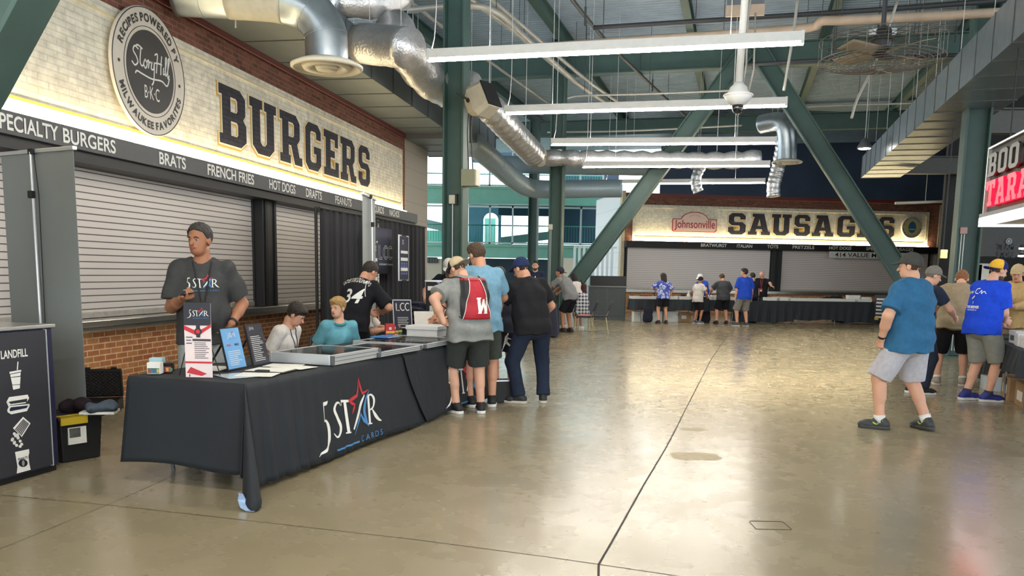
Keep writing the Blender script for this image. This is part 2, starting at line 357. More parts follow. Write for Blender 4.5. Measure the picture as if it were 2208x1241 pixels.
SEAL = mat('worn_concrete_patch', (178, 164, 130), .55, var=.2, scale=18)
def joint(px, w=.012):
    pts = [H(*p) for p in px]; mb = MB()
    for p, q in zip(pts, pts[1:]):
        t = (q - p).normalized(); n = Vector((-t.y, t.x, 0)) * w / 2; z = Vector((0, 0, .0012))
        mb.add([p - n + z, p + n + z, q + n + z, q - n + z], [(0, 1, 2, 3)])
    mb.build('control_joint', JOINT, floor)
joint([(1290, 1260), (1291, 1216), (1318, 1170), (1388, 1045), (1436, 965), (1462, 915), (1470, 898), (1500, 840), (1533, 775), (1565, 728)], .013)
joint([(-100, 1057), (250, 1090), (600, 1129), (905, 1164), (1180, 1200), (1291, 1216), (1480, 1244)], .006)
joint([(0, 1183), (130, 1130), (262, 1075), (520, 960)], .004)
for (x, y, w, h, rz, lab) in ((1498, 983, .44, .16, .02, 0), (1660, 1132, .22, .085, -.02, 1), (1495, 925, .3, .08, 0, 0)):
    p = H(x, y); mb = MB(); n = 26
    ring = [(p.x + w / 2 * math.copysign(abs(math.cos(a)) ** .5, math.cos(a)) * rnd.uniform(.9, 1.05), p.y + h * math.copysign(abs(math.sin(a)) ** .6, math.sin(a)) * rnd.uniform(.85, 1.05)) for a in [2 * PI * i / n for i in range(n)]]
    if lab == 0:
        mb.add([(a, b, .0011) for a, b in ring], [tuple(range(n))]); mb.build('patch', SEAL, floor)
    else:
        rr = [(p.x + w / 2 * a, p.y + h * b) for a, b in ((-1, -1), (1, -1), (1, .8), (.9, 1), (-.9, 1), (-1, .8))]
        mb.tube([(a, b, .0) for a, b in rr] + [(rr[0][0], rr[0][1], 0)], .003, 5); mb.build('patch_outline', JOINT, floor)

# ------------------------------------------------------------------ ceiling: ribbed steel deck on green beams
def deck_mat():
    m = mat('ribbed_steel_deck', (160, 178, 192), .55, metal=.2, var=.1, scale=2); return m  # haze is put into the deck colour as a lighter blue tint
CZT = 8.5
mb = MB(); vs = []; fs = []; per = .2; nrib = int(64 / per)
for i in range(nrib):
    x = -16 + i * per
    for dx, dz in ((0, 0), (.085, 0), (.1, .05), (.185, .05)): vs += [(x + dx, 22, CZT + dz), (x + dx, -26, CZT + dz)]
for i in range(len(vs) // 2 - 1): fs.append((2 * i, 2 * i + 1, 2 * i + 3, 2 * i + 2))
o_ = len(vs); vs += [(-16, 22, CZT + .2), (-16, -26, CZT + .2), (48, -26, CZT + .2), (48, 22, CZT + .2)]; fs.append((o_, o_ + 1, o_ + 2, o_ + 3))
mb.add(vs, fs); ceil = tag(mb.build('ceiling', deck_mat()), kind='structure'); ceil.matrix_world = K.M()
def kpt(a, n, z): return K.w(a, n, z)
def beam_thing(a0, n0, a1, n1, z, w, h, lab, grp):
    mb = MB(); mb.ibeam(kpt(a0, n0, z), kpt(a1, n1, z), w, h)
    o = mb.build('ceiling_beam', GREEN, bevel=0); return tag(o, lab, 'beam', grp, 'structure')
nb_ = 0
for i, n in enumerate((-9.0, -5.2, -1.6, 2.0, 5.6, 9.2, 12.8)):
    beam_thing(-12, n, 40, n, CZT - .19, .2, .36, 'green steel joist running along the hall under the ribbed deck', 'long roof joists under the deck')
for i, a in enumerate((2.0, 12.6, 25.55, 36.5)):
    beam_thing(a, -20, a, 20, CZT - .72, .34, .66, 'deep green steel girder crossing the hall under the joists', 'cross girders under the deck')

# ------------------------------------------------------------------ concession stands
def menu_words(fr, words, y, zc, parent, hgt):
    for body, s0, s1 in words:
        for me, dx in words_fit(body, s1 - s0, hgt, .018): letter(me, 'lettering', WTXT, parent, s0 + dx, y, zc - hgt / 2)
LED2 = mat('far_warm_led_strip', (255, 240, 205), .5, var=0, emit=(255, 234, 184), es=75)
def led_line(s0, s1, y, z, parent, m=None):
    MB().lo_hi((s0, y - .02, z), (s1, y + .02, z + .025)).build('light_strip', m or LED, parent)
def shutter(fr, s0, s1, n, z0, z1, m, label):
    t = thing('rolling_shutter', label, 'shutter', fr.w(s0, n, 0), fr.r)
    w = s1 - s0
    MB().lo_hi((0, 0, z0 + .07), (w, .04, z1)).build('curtain', m, t)
    MB().lo_hi((0, -.02, z0), (w, .05, z0 + .07)).build('bottom_bar', mat('shutter_bar', (196, 188, 178), .4, metal=.3), t, bevel=.006)
    for x in (0, w): MB().lo_hi((x - .03, -.03, z0), (x + .03, .06, z1)).build('guide_rail', DARK, t, bevel=.004)
    return t
def stand(fr, s0, s1, pan0, pan1, name, bs, be, px0, px1):
    """brick shell of a stand: lower wall, header, cap, pilaster"""
    def st(nm, mb, m, bevel=0):
        o = mb.build(nm, m, bevel=bevel); o.matrix_world = fr.M(); return tag(o, kind='structure')
    st('wall_%s' % name, MB().lo_hi((s0, 0, 0), (s1, .26, .866)), RBRICK)
    st('wall_%s_header' % name, MB().lo_hi((s0, 0, 2.69), (be, .36, 4.778)), HBRICK)
    st('trim_%s_cap' % name, MB().lo_hi((s0, -.06, 4.772), (be + .05, .43, 4.922)), CAPM, .01)
    if px1 > px0: st('trim_%s_pilaster' % name, MB().lo_hi((px0, -.018, 0), (px1, 3.8, 4.922)), BEIGE)
    st('trim_%s_counter' % name, MB().lo_hi((s0, -.19, .89), (s1, .36, .956)).lo_hi((s0, -.155, .836), (s1, -.02, .89)), STEEL, .008)
def panel(fr, s0, s1, name, label):
    t = thing(name, label, 'sign', fr.w(0, 0, 0), fr.r)
    MB().lo_hi((s0, -.042, 2.978), (s1, .0, 4.448)).build('panel', WBRICK, t)
    e = .10; mb = MB(); za, zb = 2.978 + .15, 4.448 - e; m2 = mat('cream_moulding', (222, 208, 170), .6, var=.04)
    mb.lo_hi((s0 + e, -.056, zb - .026), (s1 - e - .1, -.041, zb)).lo_hi((s1 - e - .026, -.056, za + .1), (s1 - e, -.041, zb - .1)).lo_hi((s0 + e, -.056, za + .1), (s0 + e + .026, -.041, zb)).beam((s1 - e - .1, -.049, zb - .013), (s1 - e - .013, -.049, zb - .1), .026, .015, (0, 1, 0)).beam((s1 - e - .1, -.049, za + .013), (s1 - e - .013, -.049, za + .1), .026, .015, (0, 1, 0))
    mb.build('moulding', m2, t); MB().lo_hi((s0 + e, -.056, za), (s1 - e - .1, -.041, za + .028)).build('gold_line', GOLD, t)
    led_line(s0, s1, -.12, 2.972, t, LED2 if fr is S else LED)
    return t
def big_word(word, spans, z0, z1, t):
    for ch, (a, b) in zip(word, spans):
        letter(slab_mesh(ch, b - a, z1 - z0, 0, .036), 'letter_outline', GOLD, t, a - .019, -.045, z0 - .019)
        letter(slab_mesh(ch, b - a, z1 - z0, 0, .019), 'letter_inline', LINE, t, a - .007, -.048, z0 - .007)
        letter(slab_mesh(ch, b - a, z1 - z0), 'letter', LBRICK, t, a, -.051, z0)
def arc_text(body, r, size, a_mid, t, y, m, flip=False, adv=1.0, bold=.015, span=None):
    ms = []; ws = []
    for ch in body:
        if ch == ' ': ms.append(None); ws.append(size * .32); continue
        me = text_mesh(ch, size, bold); n = len(me.vertices); a = np.zeros(n * 3, 'f'); me.vertices.foreach_get('co', a); a = a.reshape(-1, 3)
        ws.append((a[:, 0].max() - a[:, 0].min()) + size * .16); ms.append((me, a[:, 0].min(), a[:, 0].max()))
    if span: adv = span * r / sum(ws)
    tot = sum(ws) * adv / r; pos = 0; out = []
    for q, w in zip(ms, ws):
        c = (pos + w * adv / 2) / r; pos += w * adv
        if q is None: continue
        me, lo, hi = q; me.transform(Matrix.Translation((-(lo + hi) / 2, 0, 0)))
        if flip: th = a_mid - tot / 2 + c; me.transform(Matrix.Rotation(th + PI / 2, 4, 'Z') @ Matrix.Translation((0, -r - size * .36, 0)))
        else: th = a_mid + tot / 2 - c; me.transform(Matrix.Rotation(th - PI / 2, 4, 'Z') @ Matrix.Translation((0, r - size * .36, 0)))
        out.append(me)
    return letter(join_meshes(out), 'lettering', m, t, 0, y, 0)
def disc(r0, r1, y0, y1, n=64):
    mb = MB(); Tz = Matrix.Rotation(PI / 2, 3, 'X')
    if r0 <= 0: mb.lathe((0, 0, 0), [(r1, -y1), (r1, -y0)], n, Tz)
    else: mb.lathe((0, 0, 0), [(r0, -y0), (r1, -y0), (r1, -y1), (r0, -y1), (r0, -y0)], n, Tz, False)
    return mb

# burger stand (left)
stand(B, -10.8, 10.43, -10.8, 9.68, 'left', -10.8, 9.98, 9.98, 11.99)
fas = thing('menu_fascia', 'charcoal fascia board over the left shutters with white menu words', 'fascia', B.w(0, 0, 0), B.r)
MB().lo_hi((-10.8, -.29, 2.732), (10.1, .0, 2.948)).build('board', CHAR, fas, bevel=.006)
MB().lo_hi((-10.8, -.24, 2.618), (10.1, .12, 2.732)).build('shutter_hood', DARK, fas)
menu_words(B, [(w, B.px(a, 282 + .205 * a, .295)[0], B.px(b, 282 + .205 * b, .295)[0]) for w, a, b in (('SPECIALTY', -16, 127), ('BURGERS', 137, 250), ('BRATS', 344, 401), ('FRENCH FRIES', 448, 548), ('HOT DOGS', 581, 637), ('DRAFTS', 660, 694), ('PEANUTS', 723, 758), ('CURDS', 806, 828), ('NACHOS', 840, 861))], -.295, 2.842, fas, .145)
pn = panel(B, -10.8, 9.68, 'burgers_sign', 'cream painted brick sign reading BURGERS in dark slab letters')
sp_ = [B.px(x, 280, .044)[0] for x in (472.5, 531, 538, 595, 602.5, 650, 657, 691, 697, 729, 733, 767, 771.5, 796.5)]
big_word('BURGERS', [(sp_[2 * i], sp_[2 * i + 1]) for i in range(7)], 3.314, 4.13, pn)
em = thing('round_emblem', 'round cream emblem with dark centre, ringed by lettering, left of BURGERS', 'sign', B.w(-.735, .092, 3.854), B.r); em.scale = (1.2, 1.2, 1.2)
EMC = mat('emblem_cream', (222, 212, 198), .5, var=.03); EMD = mat('emblem_charcoal', (58, 56, 56), .5, var=.06)
disc(0, .612, -.04, -.005).build('disc', EMC, em, bevel=.006)
disc(.597, .606, -.044, -.039).build('edge_line', EMD, em); disc(.424, .430, -.044, -.039).build('inner_line', EMD, em)
disc(0, .392, -.046, -.038).build('centre_disc', EMD, em)
arc_text('RECIPES POWERED BY', .512, .104, PI / 2 + .02, em, -.0445, EMD, span=2.42, bold=.004)
arc_text('MILWAUKEE FAVORITES', .512, .096, -PI / 2 + .02, em, -.0445, EMD, flip=True, span=2.5, bold=.004)
for a in (PI - .0, -.05): disc(0, .016, -.0455, -.042, 16).at(Matrix.Identity(4)).build('dot', EMD, em).location = (.505 * math.cos(a), 0, .505 * math.sin(a))
w_ = .016
SH = [[(-.21,.17,w_),(-.27,.19,w_),(-.30,.14,w_),(-.25,.09,w_),(-.23,.04,w_),(-.28,.0,w_),(-.33,.03,w_)], [(-.25,.2,w_),(-.21,.21,w_),(-.14,.19,w_)], [(-.17,.19,w_),(-.19,.05,w_),(-.15,.02,w_),(-.12,.07,w_),(-.1,.1,w_),(-.13,.05,w_),(-.1,.01,w_),(-.07,.06,w_),(-.1,.1,w_)], [(-.07,.08,w_),(-.04,.1,w_),(-.05,.02,w_),(-.03,.08,w_),(.0,.09,w_)], [(.02,.1,w_),(.0,.03,w_),(.04,.03,w_),(.06,.1,w_),(.04,-.08,w_),(-.0,-.14,w_)], [(.07,.18,w_),(.12,.2,w_),(.11,.12,w_),(.09,.0,w_)], [(.2,.2,w_),(.18,.1,w_),(.17,.0,w_)], [(.07,.1,w_),(.14,.11,w_),(.2,.11,w_)], [(.23,.09,w_),(.22,.02,w_),(.25,.03,w_)], [(.25,.04,w_),(.29,.18,w_),(.27,.19,w_),(.26,.02,w_),(.29,.04,w_)], [(.29,.04,w_),(.34,.18,w_),(.32,.19,w_),(.30,.0,w_),(.33,.03,w_)], [(.33,.0,w_),(.28,-.09,w_),(.18,-.06,w_),(.0,-.075,w_),(-.16,-.06,w_),(-.25,-.05,w_),(-.28,-.08,w_)]]
letter(strokes_mesh([[(x * .95, z * .95 + .01, w) for x, z, w in q] for q in SH]), 'script_lettering', WTXT, em, 0, -.0475, 0)
letter(fit(text_mesh('B·K·C', 1, .0, .75), .25, .125), 'lettering', WTXT, em, -.125, -.0475, -.265)
shutter(B, -10.8, -2.76, -.11, .962, 2.69, SLAT, 'pale slatted shutter at far left behind the grey banner back')
shutter(B, -2.22, 2.23, -.11, .962, 2.69, SLAT, 'pale slatted shutter behind the man in the charcoal tee')
shutter(B, 2.71, 6.36, -.11, .962, 2.69, SLAT, 'pale slatted shutter partly hidden by the black drape')
shutter(B, 6.84, 9.96, -.11, .962, 2.69, SLAT, 'pale slatted shutter hidden behind the black drape by the banner')
for a, b, lab in ((-2.76, -2.22, 'black shutter post behind the grey banner back'), (2.23, 2.71, 'wide black post between the two left shutters'), (6.36, 6.84, 'black shutter post behind the drape')):
    t = thing('shutter_post', lab, 'post', B.w(a, 0, 0), B.r)
    MB().lo_hi((0, -.07, .956), (b - a, .17, 2.69)).build('box', DARK, t, bevel=.008)
    MB().lo_hi((.05, -.09, .956), (.12, -.06, 2.69)).lo_hi((b - a - .12, -.09, .956), (b - a - .05, -.06, 2.69)).build('channel', BLACK, t)

# sausage stand (end)
stand(S, 0, 13.98, .31, 13.44, 'back', 0, 13.94, 13.94, 14.14)
pn2 = panel(S, .32, 13.46, 'sausages_sign', 'cream painted brick sign reading SAUSAGES in dark slab letters')
sx = [S.px(x, 485, .044)[0] for x in (1570, 1608, 1613, 1667, 1661, 1706, 1712, 1747, 1751, 1798, 1805, 1844, 1849, 1889, 1894, 1929)]
sx[3] -= .12; sx[4] += .05
big_word('SAUSAGES', [(sx[2 * i], sx[2 * i + 1]) for i in range(8)], 3.314, 4.202, pn2)
f2 = thing('menu_fascia', 'black fascia board over the end shutters with white menu words', 'fascia', S.w(0, 0, 0), S.r)
MB().lo_hi((0, -.29, 2.69), (13.98, 0, 2.954)).build('board', BLACK, f2, bevel=.006)
menu_words(S, [(w, S.px(a, 532, .295)[0], S.px(b, 532, .295)[0]) for w, a, b in (('BRATWURST', 1511, 1567), ('ITALIAN', 1589, 1622), ('TOTS', 1654, 1678), ('PRETZELS', 1709, 1756), ('HOT DOGS', 1788, 1836), ('SPECIALTY SAUSAGES', 1868, 1970))], -.295, 2.832, f2, .135)
shutter(S, .14, 6.456, -.11, .962, 2.69, SLATD, 'long slatted shutter washed pink under BRATWURST and TOTS')
shutter(S, 6.89, 13.68, -.11, .962, 2.69, SLATD, 'long grey slatted shutter under PRETZELS and HOT DOGS')
t = thing('shutter_post', 'black post between the two end shutters behind the bald man', 'post', S.w(6.456, 0, 0), S.r); MB().lo_hi((0, -.07, .956), (.432, .17, 2.69)).build('box', DARK, t, bevel=.008); MB().lo_hi((.16, -.09, .956), (.27, -.065, 2.69)).build('channel', BLACK, t)
t = thing('value_menu_sign', 'white strip sign reading 414 VALUE MENU over the grey shutter', 'sign', S.w(8.83, .36, 2.414), S.r); t.scale = (1.2, 1.2, 1.2)
MB().lo_hi((0, -.01, 0), (2.95, .01, .225)).build('board', WHITE, t)
for me, dx in words_fit('414 VALUE MENU', 2.1, .15, .008): letter(me, 'lettering', BLACK, t, .22 + dx, -.0125, .04)
for x in (.5, 2.4): MB().lo_hi((x, -.004, .2), (x + .02, .004, .3)).build('hanger', DARK, t)
# plaque and round badge on the sausage sign
t = thing('red_plaque', 'pink and red arched plaque lettered in red left of SAUSAGES', 'sign', S.w(2.0, .06, 3.374), S.r); t.scale = (1.2, 1.2, 1.2)
def plaque_poly(e):
    w, h, r = 1.6, .45, .05; p = [(e, e + r), (e + r, e), (w - e - r, e), (w - e, e + r), (w - e, h - e - .02), (w - e - .03, h - e), (1.28, h - e)]
    p += [(.8 + (.5 - e) * math.cos(a), h - .06 + (.30 - e) * math.sin(a)) for a in [PI * k / 16 for k in range(1, 16)] if (.30) * math.sin(a) > .06]
    return p + [(.32, h - e), (e + .03, h - e), (e, h - e - .02)]
PINK = mat('plaque_blush', (238, 206, 190), .5, var=.02); RED = mat('sign_red', (176, 44, 56), .5, var=.03)
MB().prism(plaque_poly(0), -.02, .03).build('rim', RED, t); MB().prism(plaque_poly(.025), -.026, -.019).build('face', PINK, t)
letter(fit(text_mesh('Johnsonville', 1, .012), 1.46, .36), 'lettering', RED, t, .075, -.029, .045)
arc_text('FAMILY OWNED', .34, .05, PI / 2, t, -.029, mat('grey_lettering', (150, 140, 128), .6), adv=1.0, bold=0).location = (.8, 0, .24)
t = thing('round_badge', 'round cream badge with a blue oval at the right of SAUSAGES', 'sign', S.w(12.64, .095, 3.788), S.r); t.scale = (1.2, 1.2, 1.2)
disc(0, .385, -.035, .05).build('disc', EMC, t, bevel=.005); disc(.265, .275, -.04, -.034).build('ring', GOLD, t)
disc(0, .24, -.038, -.03).build('yellow_disc', mat('badge_yellow', (226, 220, 120), .5, var=.02), t)
o = disc(0, .2, -.045, -.037).build('blue_oval', mat('badge_blue', (64, 120, 168), .5, var=.03), t); o.scale = (.72, 1, 1)
letter(fit(text_mesh('FRESH', 1, .03), .22, .05), 'lettering', WTXT, t, -.11, -.048, -.1)
arc_text('RECIPES POWERED BY', .33, .075, PI / 2, t, -.0365, mat('badge_grey', (120, 116, 110), .6), adv=1.0, bold=.003)
arc_text('MILWAUKEE FAVORITES', .33, .07, -PI / 2, t, -.0365, MATS['badge_grey'], flip=True, adv=1.0, bold=.003)
# side walls of the end stand
def wall_piece(nm, fr, a, b, m, bevel=0): 
    o = MB().lo_hi(a, b).build(nm, m, bevel=bevel); o.matrix_world = fr.M(); return tag(o, kind='structure')
SIDE = wave_mat('white_metal_siding', (224, 230, 234), (184, 192, 198), .62, 'Z', .45, lo=.97, hi=.985, bump=.2)
wall_piece('wall_back_side', S, (-.14, .36, 0), (-.02, 5.0, 5.0), SIDE)
wall_piece('trim_back_corner', S, (-.14, -.02, 0), (.0, .36, 5.0), mat('cream_corner_trim', (206, 192, 160), .7))
wall_piece('wall_back_rear', S, (-.1, 5.0, 0), (14.14, 5.2, 4.85), SIDE)
wall_piece('wall_left_rear', B, (-10.8, 3.8, 0), (11.99, 4.0, 4.85), BEIGE)

# ------------------------------------------------------------------ steel columns and the big chevron brace
def column(label, c, d, w, top=CZT, name='steel_column'):
    """wide-flange column: web faces the camera, flanges left and right"""
    t = thing(name, label, 'column', c, KA - PI / 2)
    mb = MB(); tf = d * .09
    mb.lo_hi((-d / 2, -w / 2, 0), (-d / 2 + tf, w / 2, top)); mb.lo_hi((d / 2 - tf, -w / 2, 0), (d / 2, w / 2, top)); mb.lo_hi((-d / 2 + tf, -.02, 0), (d / 2 - tf, .02, top))
    mb.build('shaft', GREEN, t, bevel=.004)
    MB().lo_hi((-d / 2 - .1, -w / 2 - .1, 0), (d / 2 + .1, w / 2 + .1, .03)).build('base_plate', GREEN, t)
    return t
CONDUIT = mat('grey_conduit', (170, 172, 170), .4, metal=.5, var=.04)
BOXM = mat('junction_box_cream', (200, 196, 178), .5, var=.04)
c1 = H(981, 585, 1.55 - .0001) if False else D(981, 585, 15.8); c1 = Vector((c1.x, c1.y, 0))
col1 = column('green steel column behind the black draped booth, with two wall boxes', c1, .40, .36)
bt = thing('junction_box', 'small cream box on the web of the column by the booth drape', 'box', D(976, 430, 15.75), KA - PI / 2)
MB().lo_hi((-.06, -.05, -.08), (.06, .02, .08)).build('case', BOXM, bt, bevel=.008); MB().tube([(0, 0, -.08), (0, 0, -2.5)], .014, 8).build('conduit', CONDUIT, bt)
MB().lo_hi((.06, -.045, -.1), (.1, .02, .1)).build('bracket', DARK, bt)
bt = thing('junction_box', 'large grey green box on the right flange of the booth column', 'box', D(1017, 384, 15.6), KA - PI / 2)
MB().lo_hi((-.16, -.14, -.15), (.1, .14, .15)).build('case', mat('box_olive', (138, 140, 118), .5, var=.04), bt, bevel=.01); MB().lo_hi((.1, -.12, -.14), (.125, .12, .14)).build('door', BOXM, bt, bevel=.006)
MB().tube([(-.06, 0, .15), (-.09, 0, .8), (-.06, 0, 1.3)], .012, 8).build('conduit', DARK, bt); MB().tube([(.02, 0, .15), (-.02, 0, .8), (.0, 0, 1.3)], .012, 8).build('conduit', DARK, bt)
c2 = D(1197, 585, 26.0); c2 = Vector((c2.x, c2.y, 0))
column('green steel column at the left foot of the chevron brace', c2, .42, .36)
bt = thing('junction_box', 'small pale box on the column at the left foot of the brace', 'box', D(1187, 489, 25.9), KA - PI / 2)
MB().lo_hi((-.07, -.05, -.08), (.07, .02, .08)).build('case', BOXM, bt, bevel=.008); MB().tube([(-.02, 0, -.08), (-.02, 0, -2.7)], .012, 8).build('conduit', CONDUIT, bt); MB().tube([(.02, 0, -.08), (.02, 0, -2.7)], .012, 8).build('conduit', CONDUIT, bt)
c3 = D(2076, 600, 17.0); c3 = Vector((c3.x, c3.y, 0))
column('dark green column at right beyond the man in the khaki tee', c3, .46, .42)
bt = thing('junction_box', 'small pinkish box on the dark column at right', 'box', D(2077, 497, 16.85), KA - PI / 2)
MB().lo_hi((-.065, -.05, -.065), (.065, .02, .065)).build('case', mat('box_rose', (176, 140, 136), .5, var=.04), bt, bevel=.008); MB().tube([(-.025, 0, -.06), (-.025, 0, -2.4)], .011, 8).build('conduit', CONDUIT, bt); MB().tube([(.025, 0, -.06), (.025, 0, -2.4)], .011, 8).build('conduit', CONDUIT, bt)
c4 = D(1148, 585, 34.0); c4 = Vector((c4.x, c4.y, 0))
column('round edged green column far back between the two nearer columns', c4, .36, .36, 7.5)
# chevron: plane through c2 parallel to the lamp rows
def kplane(x, y, c):
    fr = Fr((c.x, c.y), (math.sin(KA), -math.cos(KA))); a, z = fr.px(x, y); return fr.w(a, 0, z)
apex = kplane(1622, 112, c2)
lf = kplane(1206, 652, c2); rf = kplane(2015, 702, c2)
vy = Vector((math.sin(KA), -math.cos(KA), 0)); nrm = Vector((math.cos(KA), math.sin(KA), 0))
def brace(p, q, label):
    t = (q - p).normalized(); up = nrm.cross(t)
    mb = MB(); w, d, tf = .36, .46, .035
    mb.beam(p + up * d / 2, q + up * d / 2, .36, tf, up); mb.beam(p - up * d / 2, q - up * d / 2, .36, tf, up); mb.beam(p, q, .03, d, up)
    tag(mb.build('diagonal_brace', GREEN, bevel=.004), label, 'brace')
brace(lf, apex + Vector((-.1, 0, .1)), 'green diagonal steel brace leaning right, rising from behind the grey counter')
brace(rf, apex + Vector((.1, 0, .1)), 'green diagonal steel brace leaning left, crossing the end of SAUSAGES')

q1, q2 = D(12, -30, 5.4), D(-107, 195, 5.4); dv_ = (q1 - q2).normalized(); a_ = q2 - dv_ * 2.4; b_ = q2 + dv_ * 4.6
mb = MB(); sd_ = dv_.cross(Vector((0, 1, 0))).normalized(); mb.beam(a_, b_, .03, .40, sd_); mb.beam(a_ + sd_ * .2, b_ + sd_ * .2, .36, .035, sd_); mb.beam(a_ - sd_ * .2, b_ - sd_ * .2, .36, .035, sd_)
tag(mb.build('diagonal_brace', GREEN, bevel=.004), 'near dark green diagonal steel brace cutting the upper left corner', 'brace')

# ------------------------------------------------------------------ suspended linear lamps
HANG = mat('lamp_cable', (206, 208, 208), .4, metal=.3, var=.0)
def linear_lamp(pl, pr, label, mk=None):
    pl, pr = Vector(pl), Vector(pr); L = (pr - pl).length; a = math.atan2(pr.y - pl.y, pr.x - pl.x)
    t = thing('linear_pendant_lamp', label, 'lamp', (pl + pr) / 2, a, 'suspended linear lamps in a row')
    MB().lo_hi((-L / 2, -.05, .02), (L / 2, .05, .145)).build('housing', WHITE, t, bevel=.006)
    MB().lo_hi((-L / 2 + .004, -.046, -.015), (L / 2 - .004, .046, .02)).build('diffuser', TUBE, t)
    MB().lo_hi((-L / 2 + .05, -.035, .1450), (L / 2 - .05, .035, .1454)).build('added_uplight_strip', UPL, t)  # unseen glowing strip, added on the housing to brighten the ceiling
    for x in (-L / 2 + .02, L / 2 - .02): MB().lo_hi((x - .022, -.052, -.01), (x + .022, .052, .15)).build('end_cap', WHITE, t, bevel=.004)
    h = CZT - pl.z
    for x in (-L * .32, L * .32): MB().tube([(x, 0, .14), (x, 0, h)], .006, 6).build('suspension_cable', HANG, t)
    MB().tube([(-L / 2 + .06, 0, .14), (-L / 2 + .1, 0, .3), (-L / 2 + .12, .02, .7), (-L / 2 + .12, .02, h)], .008, 6).build('power_cord', HANG, t)
LT = [((922, 130), (1733, 93), 'nearest and longest looking suspended linear lamp, highest in the picture'), ((1088, 245), (1697, 228), 'second nearest suspended linear lamp, behind the dome camera'),
      ((1188, 312), (1674, 309), 'third nearest suspended linear lamp, mid row above the hall'), ((1256, 360), (1660, 358), 'fourth suspended linear lamp, just above the last one'), ((1303, 397), (1650, 394), 'farthest suspended linear lamp, lowest, cut by the green brace')]
for l, r, lab in LT: linear_lamp(H(*l, 4.5), H(*r, 4.5), lab)
d1 = (H(1088, 245, 4.5) - H(922, 130, 4.5)); d1.z = 0
for k in (1, 2, 3, 4): linear_lamp(H(922, 130, 4.5) - d1 * k, H(1733, 93, 4.5) - d1 * k, 'added unseen linear lamp behind and above the viewpoint, lighting the hall')  # extra lamps out of view, added to light the hall

# ------------------------------------------------------------------ far atrium seen past the burger stand
TEAL = mat('teal_painted_steel', (126, 188, 172), .45, var=.06, scale=2)
MULL = mat('pale_mullion', (188, 204, 208), .4, metal=.3, var=.03)
GLASS = mat('clear_glass', (224, 246, 248), .02, var=0, trans=1.0)
FY = 50.0
def far(x, y, Y=FY): return D(x, y, Y)
def hbeam(name, x0, x1, ya, yb, Y, m, dep=.5, lab=None):
    p, q = far(x0, (ya + yb) / 2, Y), far(x1, (ya + yb) / 2, Y); h = abs(far(x0, ya, Y).z - far(x0, yb, Y).z)
    z = (p.z + q.z) / 2; mb = MB().ibeam((p.x, Y, z), (q.x, Y, z), dep, h, .08, .1)
    mb.lo_hi((p.x, Y, z + h / 2 - .02), (q.x, Y + 6, z + h / 2 + .08))
    return tag(mb.build(name, m), lab, 'beam', None, 'structure')
hbeam('trim_gallery_upper', 880, 1300, 405, 441, FY, TEAL, lab='teal edge beam of the upper gallery')
hbeam('trim_gallery_lower', 880, 1300, 529, 556, FY, TEAL, lab='teal edge beam of the lower gallery')
def glazing(label, x0, x1, ya, yb, nm, Y):
    a, b = far(x0, ya, Y), far(x1, yb, Y); t = thing('gallery_window', label, 'window', (a.x, Y, b.z), 0)
    w, h = b.x - a.x, a.z - b.z
    MB().lo_hi((0, .02, 0), (w, .035, h)).build('pane', GLASS, t)
    for k in range(nm + 1): MB().lo_hi((w * k / nm - .05, -.06, 0), (w * k / nm + .05, .1, h)).build('mullion', MULL, t)
    MB().lo_hi((0, -.06, h - .1), (w, .1, h)).lo_hi((0, -.06, 0), (w, .1, .08)).build('frame', MULL, t)
    return t
glazing('upper gallery glazing above the teal edge beam', 860, 1300, 318, 405, 9, FY)
glazing('lower gallery glazing between the two teal beams', 860, 1300, 440, 529, 9, FY)
def railing(label, x0, x1, yt, yb, Y):
    a, b = far(x0, yt, Y), far(x1, yb, Y); t = thing('gallery_railing', label, 'railing', (a.x, Y, b.z), 0); w = b.x - a.x; h = a.z - b.z
    MB().tube([(0, 0, h), (w, 0, h)], .035, 8).build('handrail', TEAL, t); n = int(w / .16); mb = MB()
    for k in range(n): mb.box((w * k / n, 0, h / 2), (.022, .022, h))
    mb.build('balusters', TEAL, t)
    MB().tube([(0, 0, .06), (w, 0, .06)], .025, 6).build('bottom_rail', TEAL, t)
railing('teal baluster railing behind the lower gallery glass', 860, 1300, 482, 528.5, FY + 1.2)
railing('teal baluster railing behind the upper gallery glass', 860, 1300, 372, 406, FY + 1.2)
# dark rooms behind the right half of the glazing, blue-grey arch wall and sloping slabs in the middle
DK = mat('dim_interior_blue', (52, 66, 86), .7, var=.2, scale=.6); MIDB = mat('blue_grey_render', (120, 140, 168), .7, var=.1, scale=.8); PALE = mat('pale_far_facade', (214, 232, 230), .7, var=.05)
def far_box(name, lab, x0, x1, ya, yb, Y, dep, m, kind='structure'):
    a, b = far(x0, ya, Y), far(x1, yb, Y); return tag(MB().lo_hi((a.x, Y, b.z), (b.x, Y + dep, a.z)).build(name, m), lab, 'wall', None, kind)
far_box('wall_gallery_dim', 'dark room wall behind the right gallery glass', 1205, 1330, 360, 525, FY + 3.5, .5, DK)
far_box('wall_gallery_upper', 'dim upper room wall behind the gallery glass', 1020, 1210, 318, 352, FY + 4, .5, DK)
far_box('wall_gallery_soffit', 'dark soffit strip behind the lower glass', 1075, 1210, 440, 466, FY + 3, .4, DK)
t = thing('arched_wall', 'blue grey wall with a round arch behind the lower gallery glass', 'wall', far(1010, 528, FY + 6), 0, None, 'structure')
wm = far(1080, 528, FY + 6).x - far(1010, 528, FY + 6).x; hm = far(1010, 440, FY + 6).z - far(1010, 528, FY + 6).z
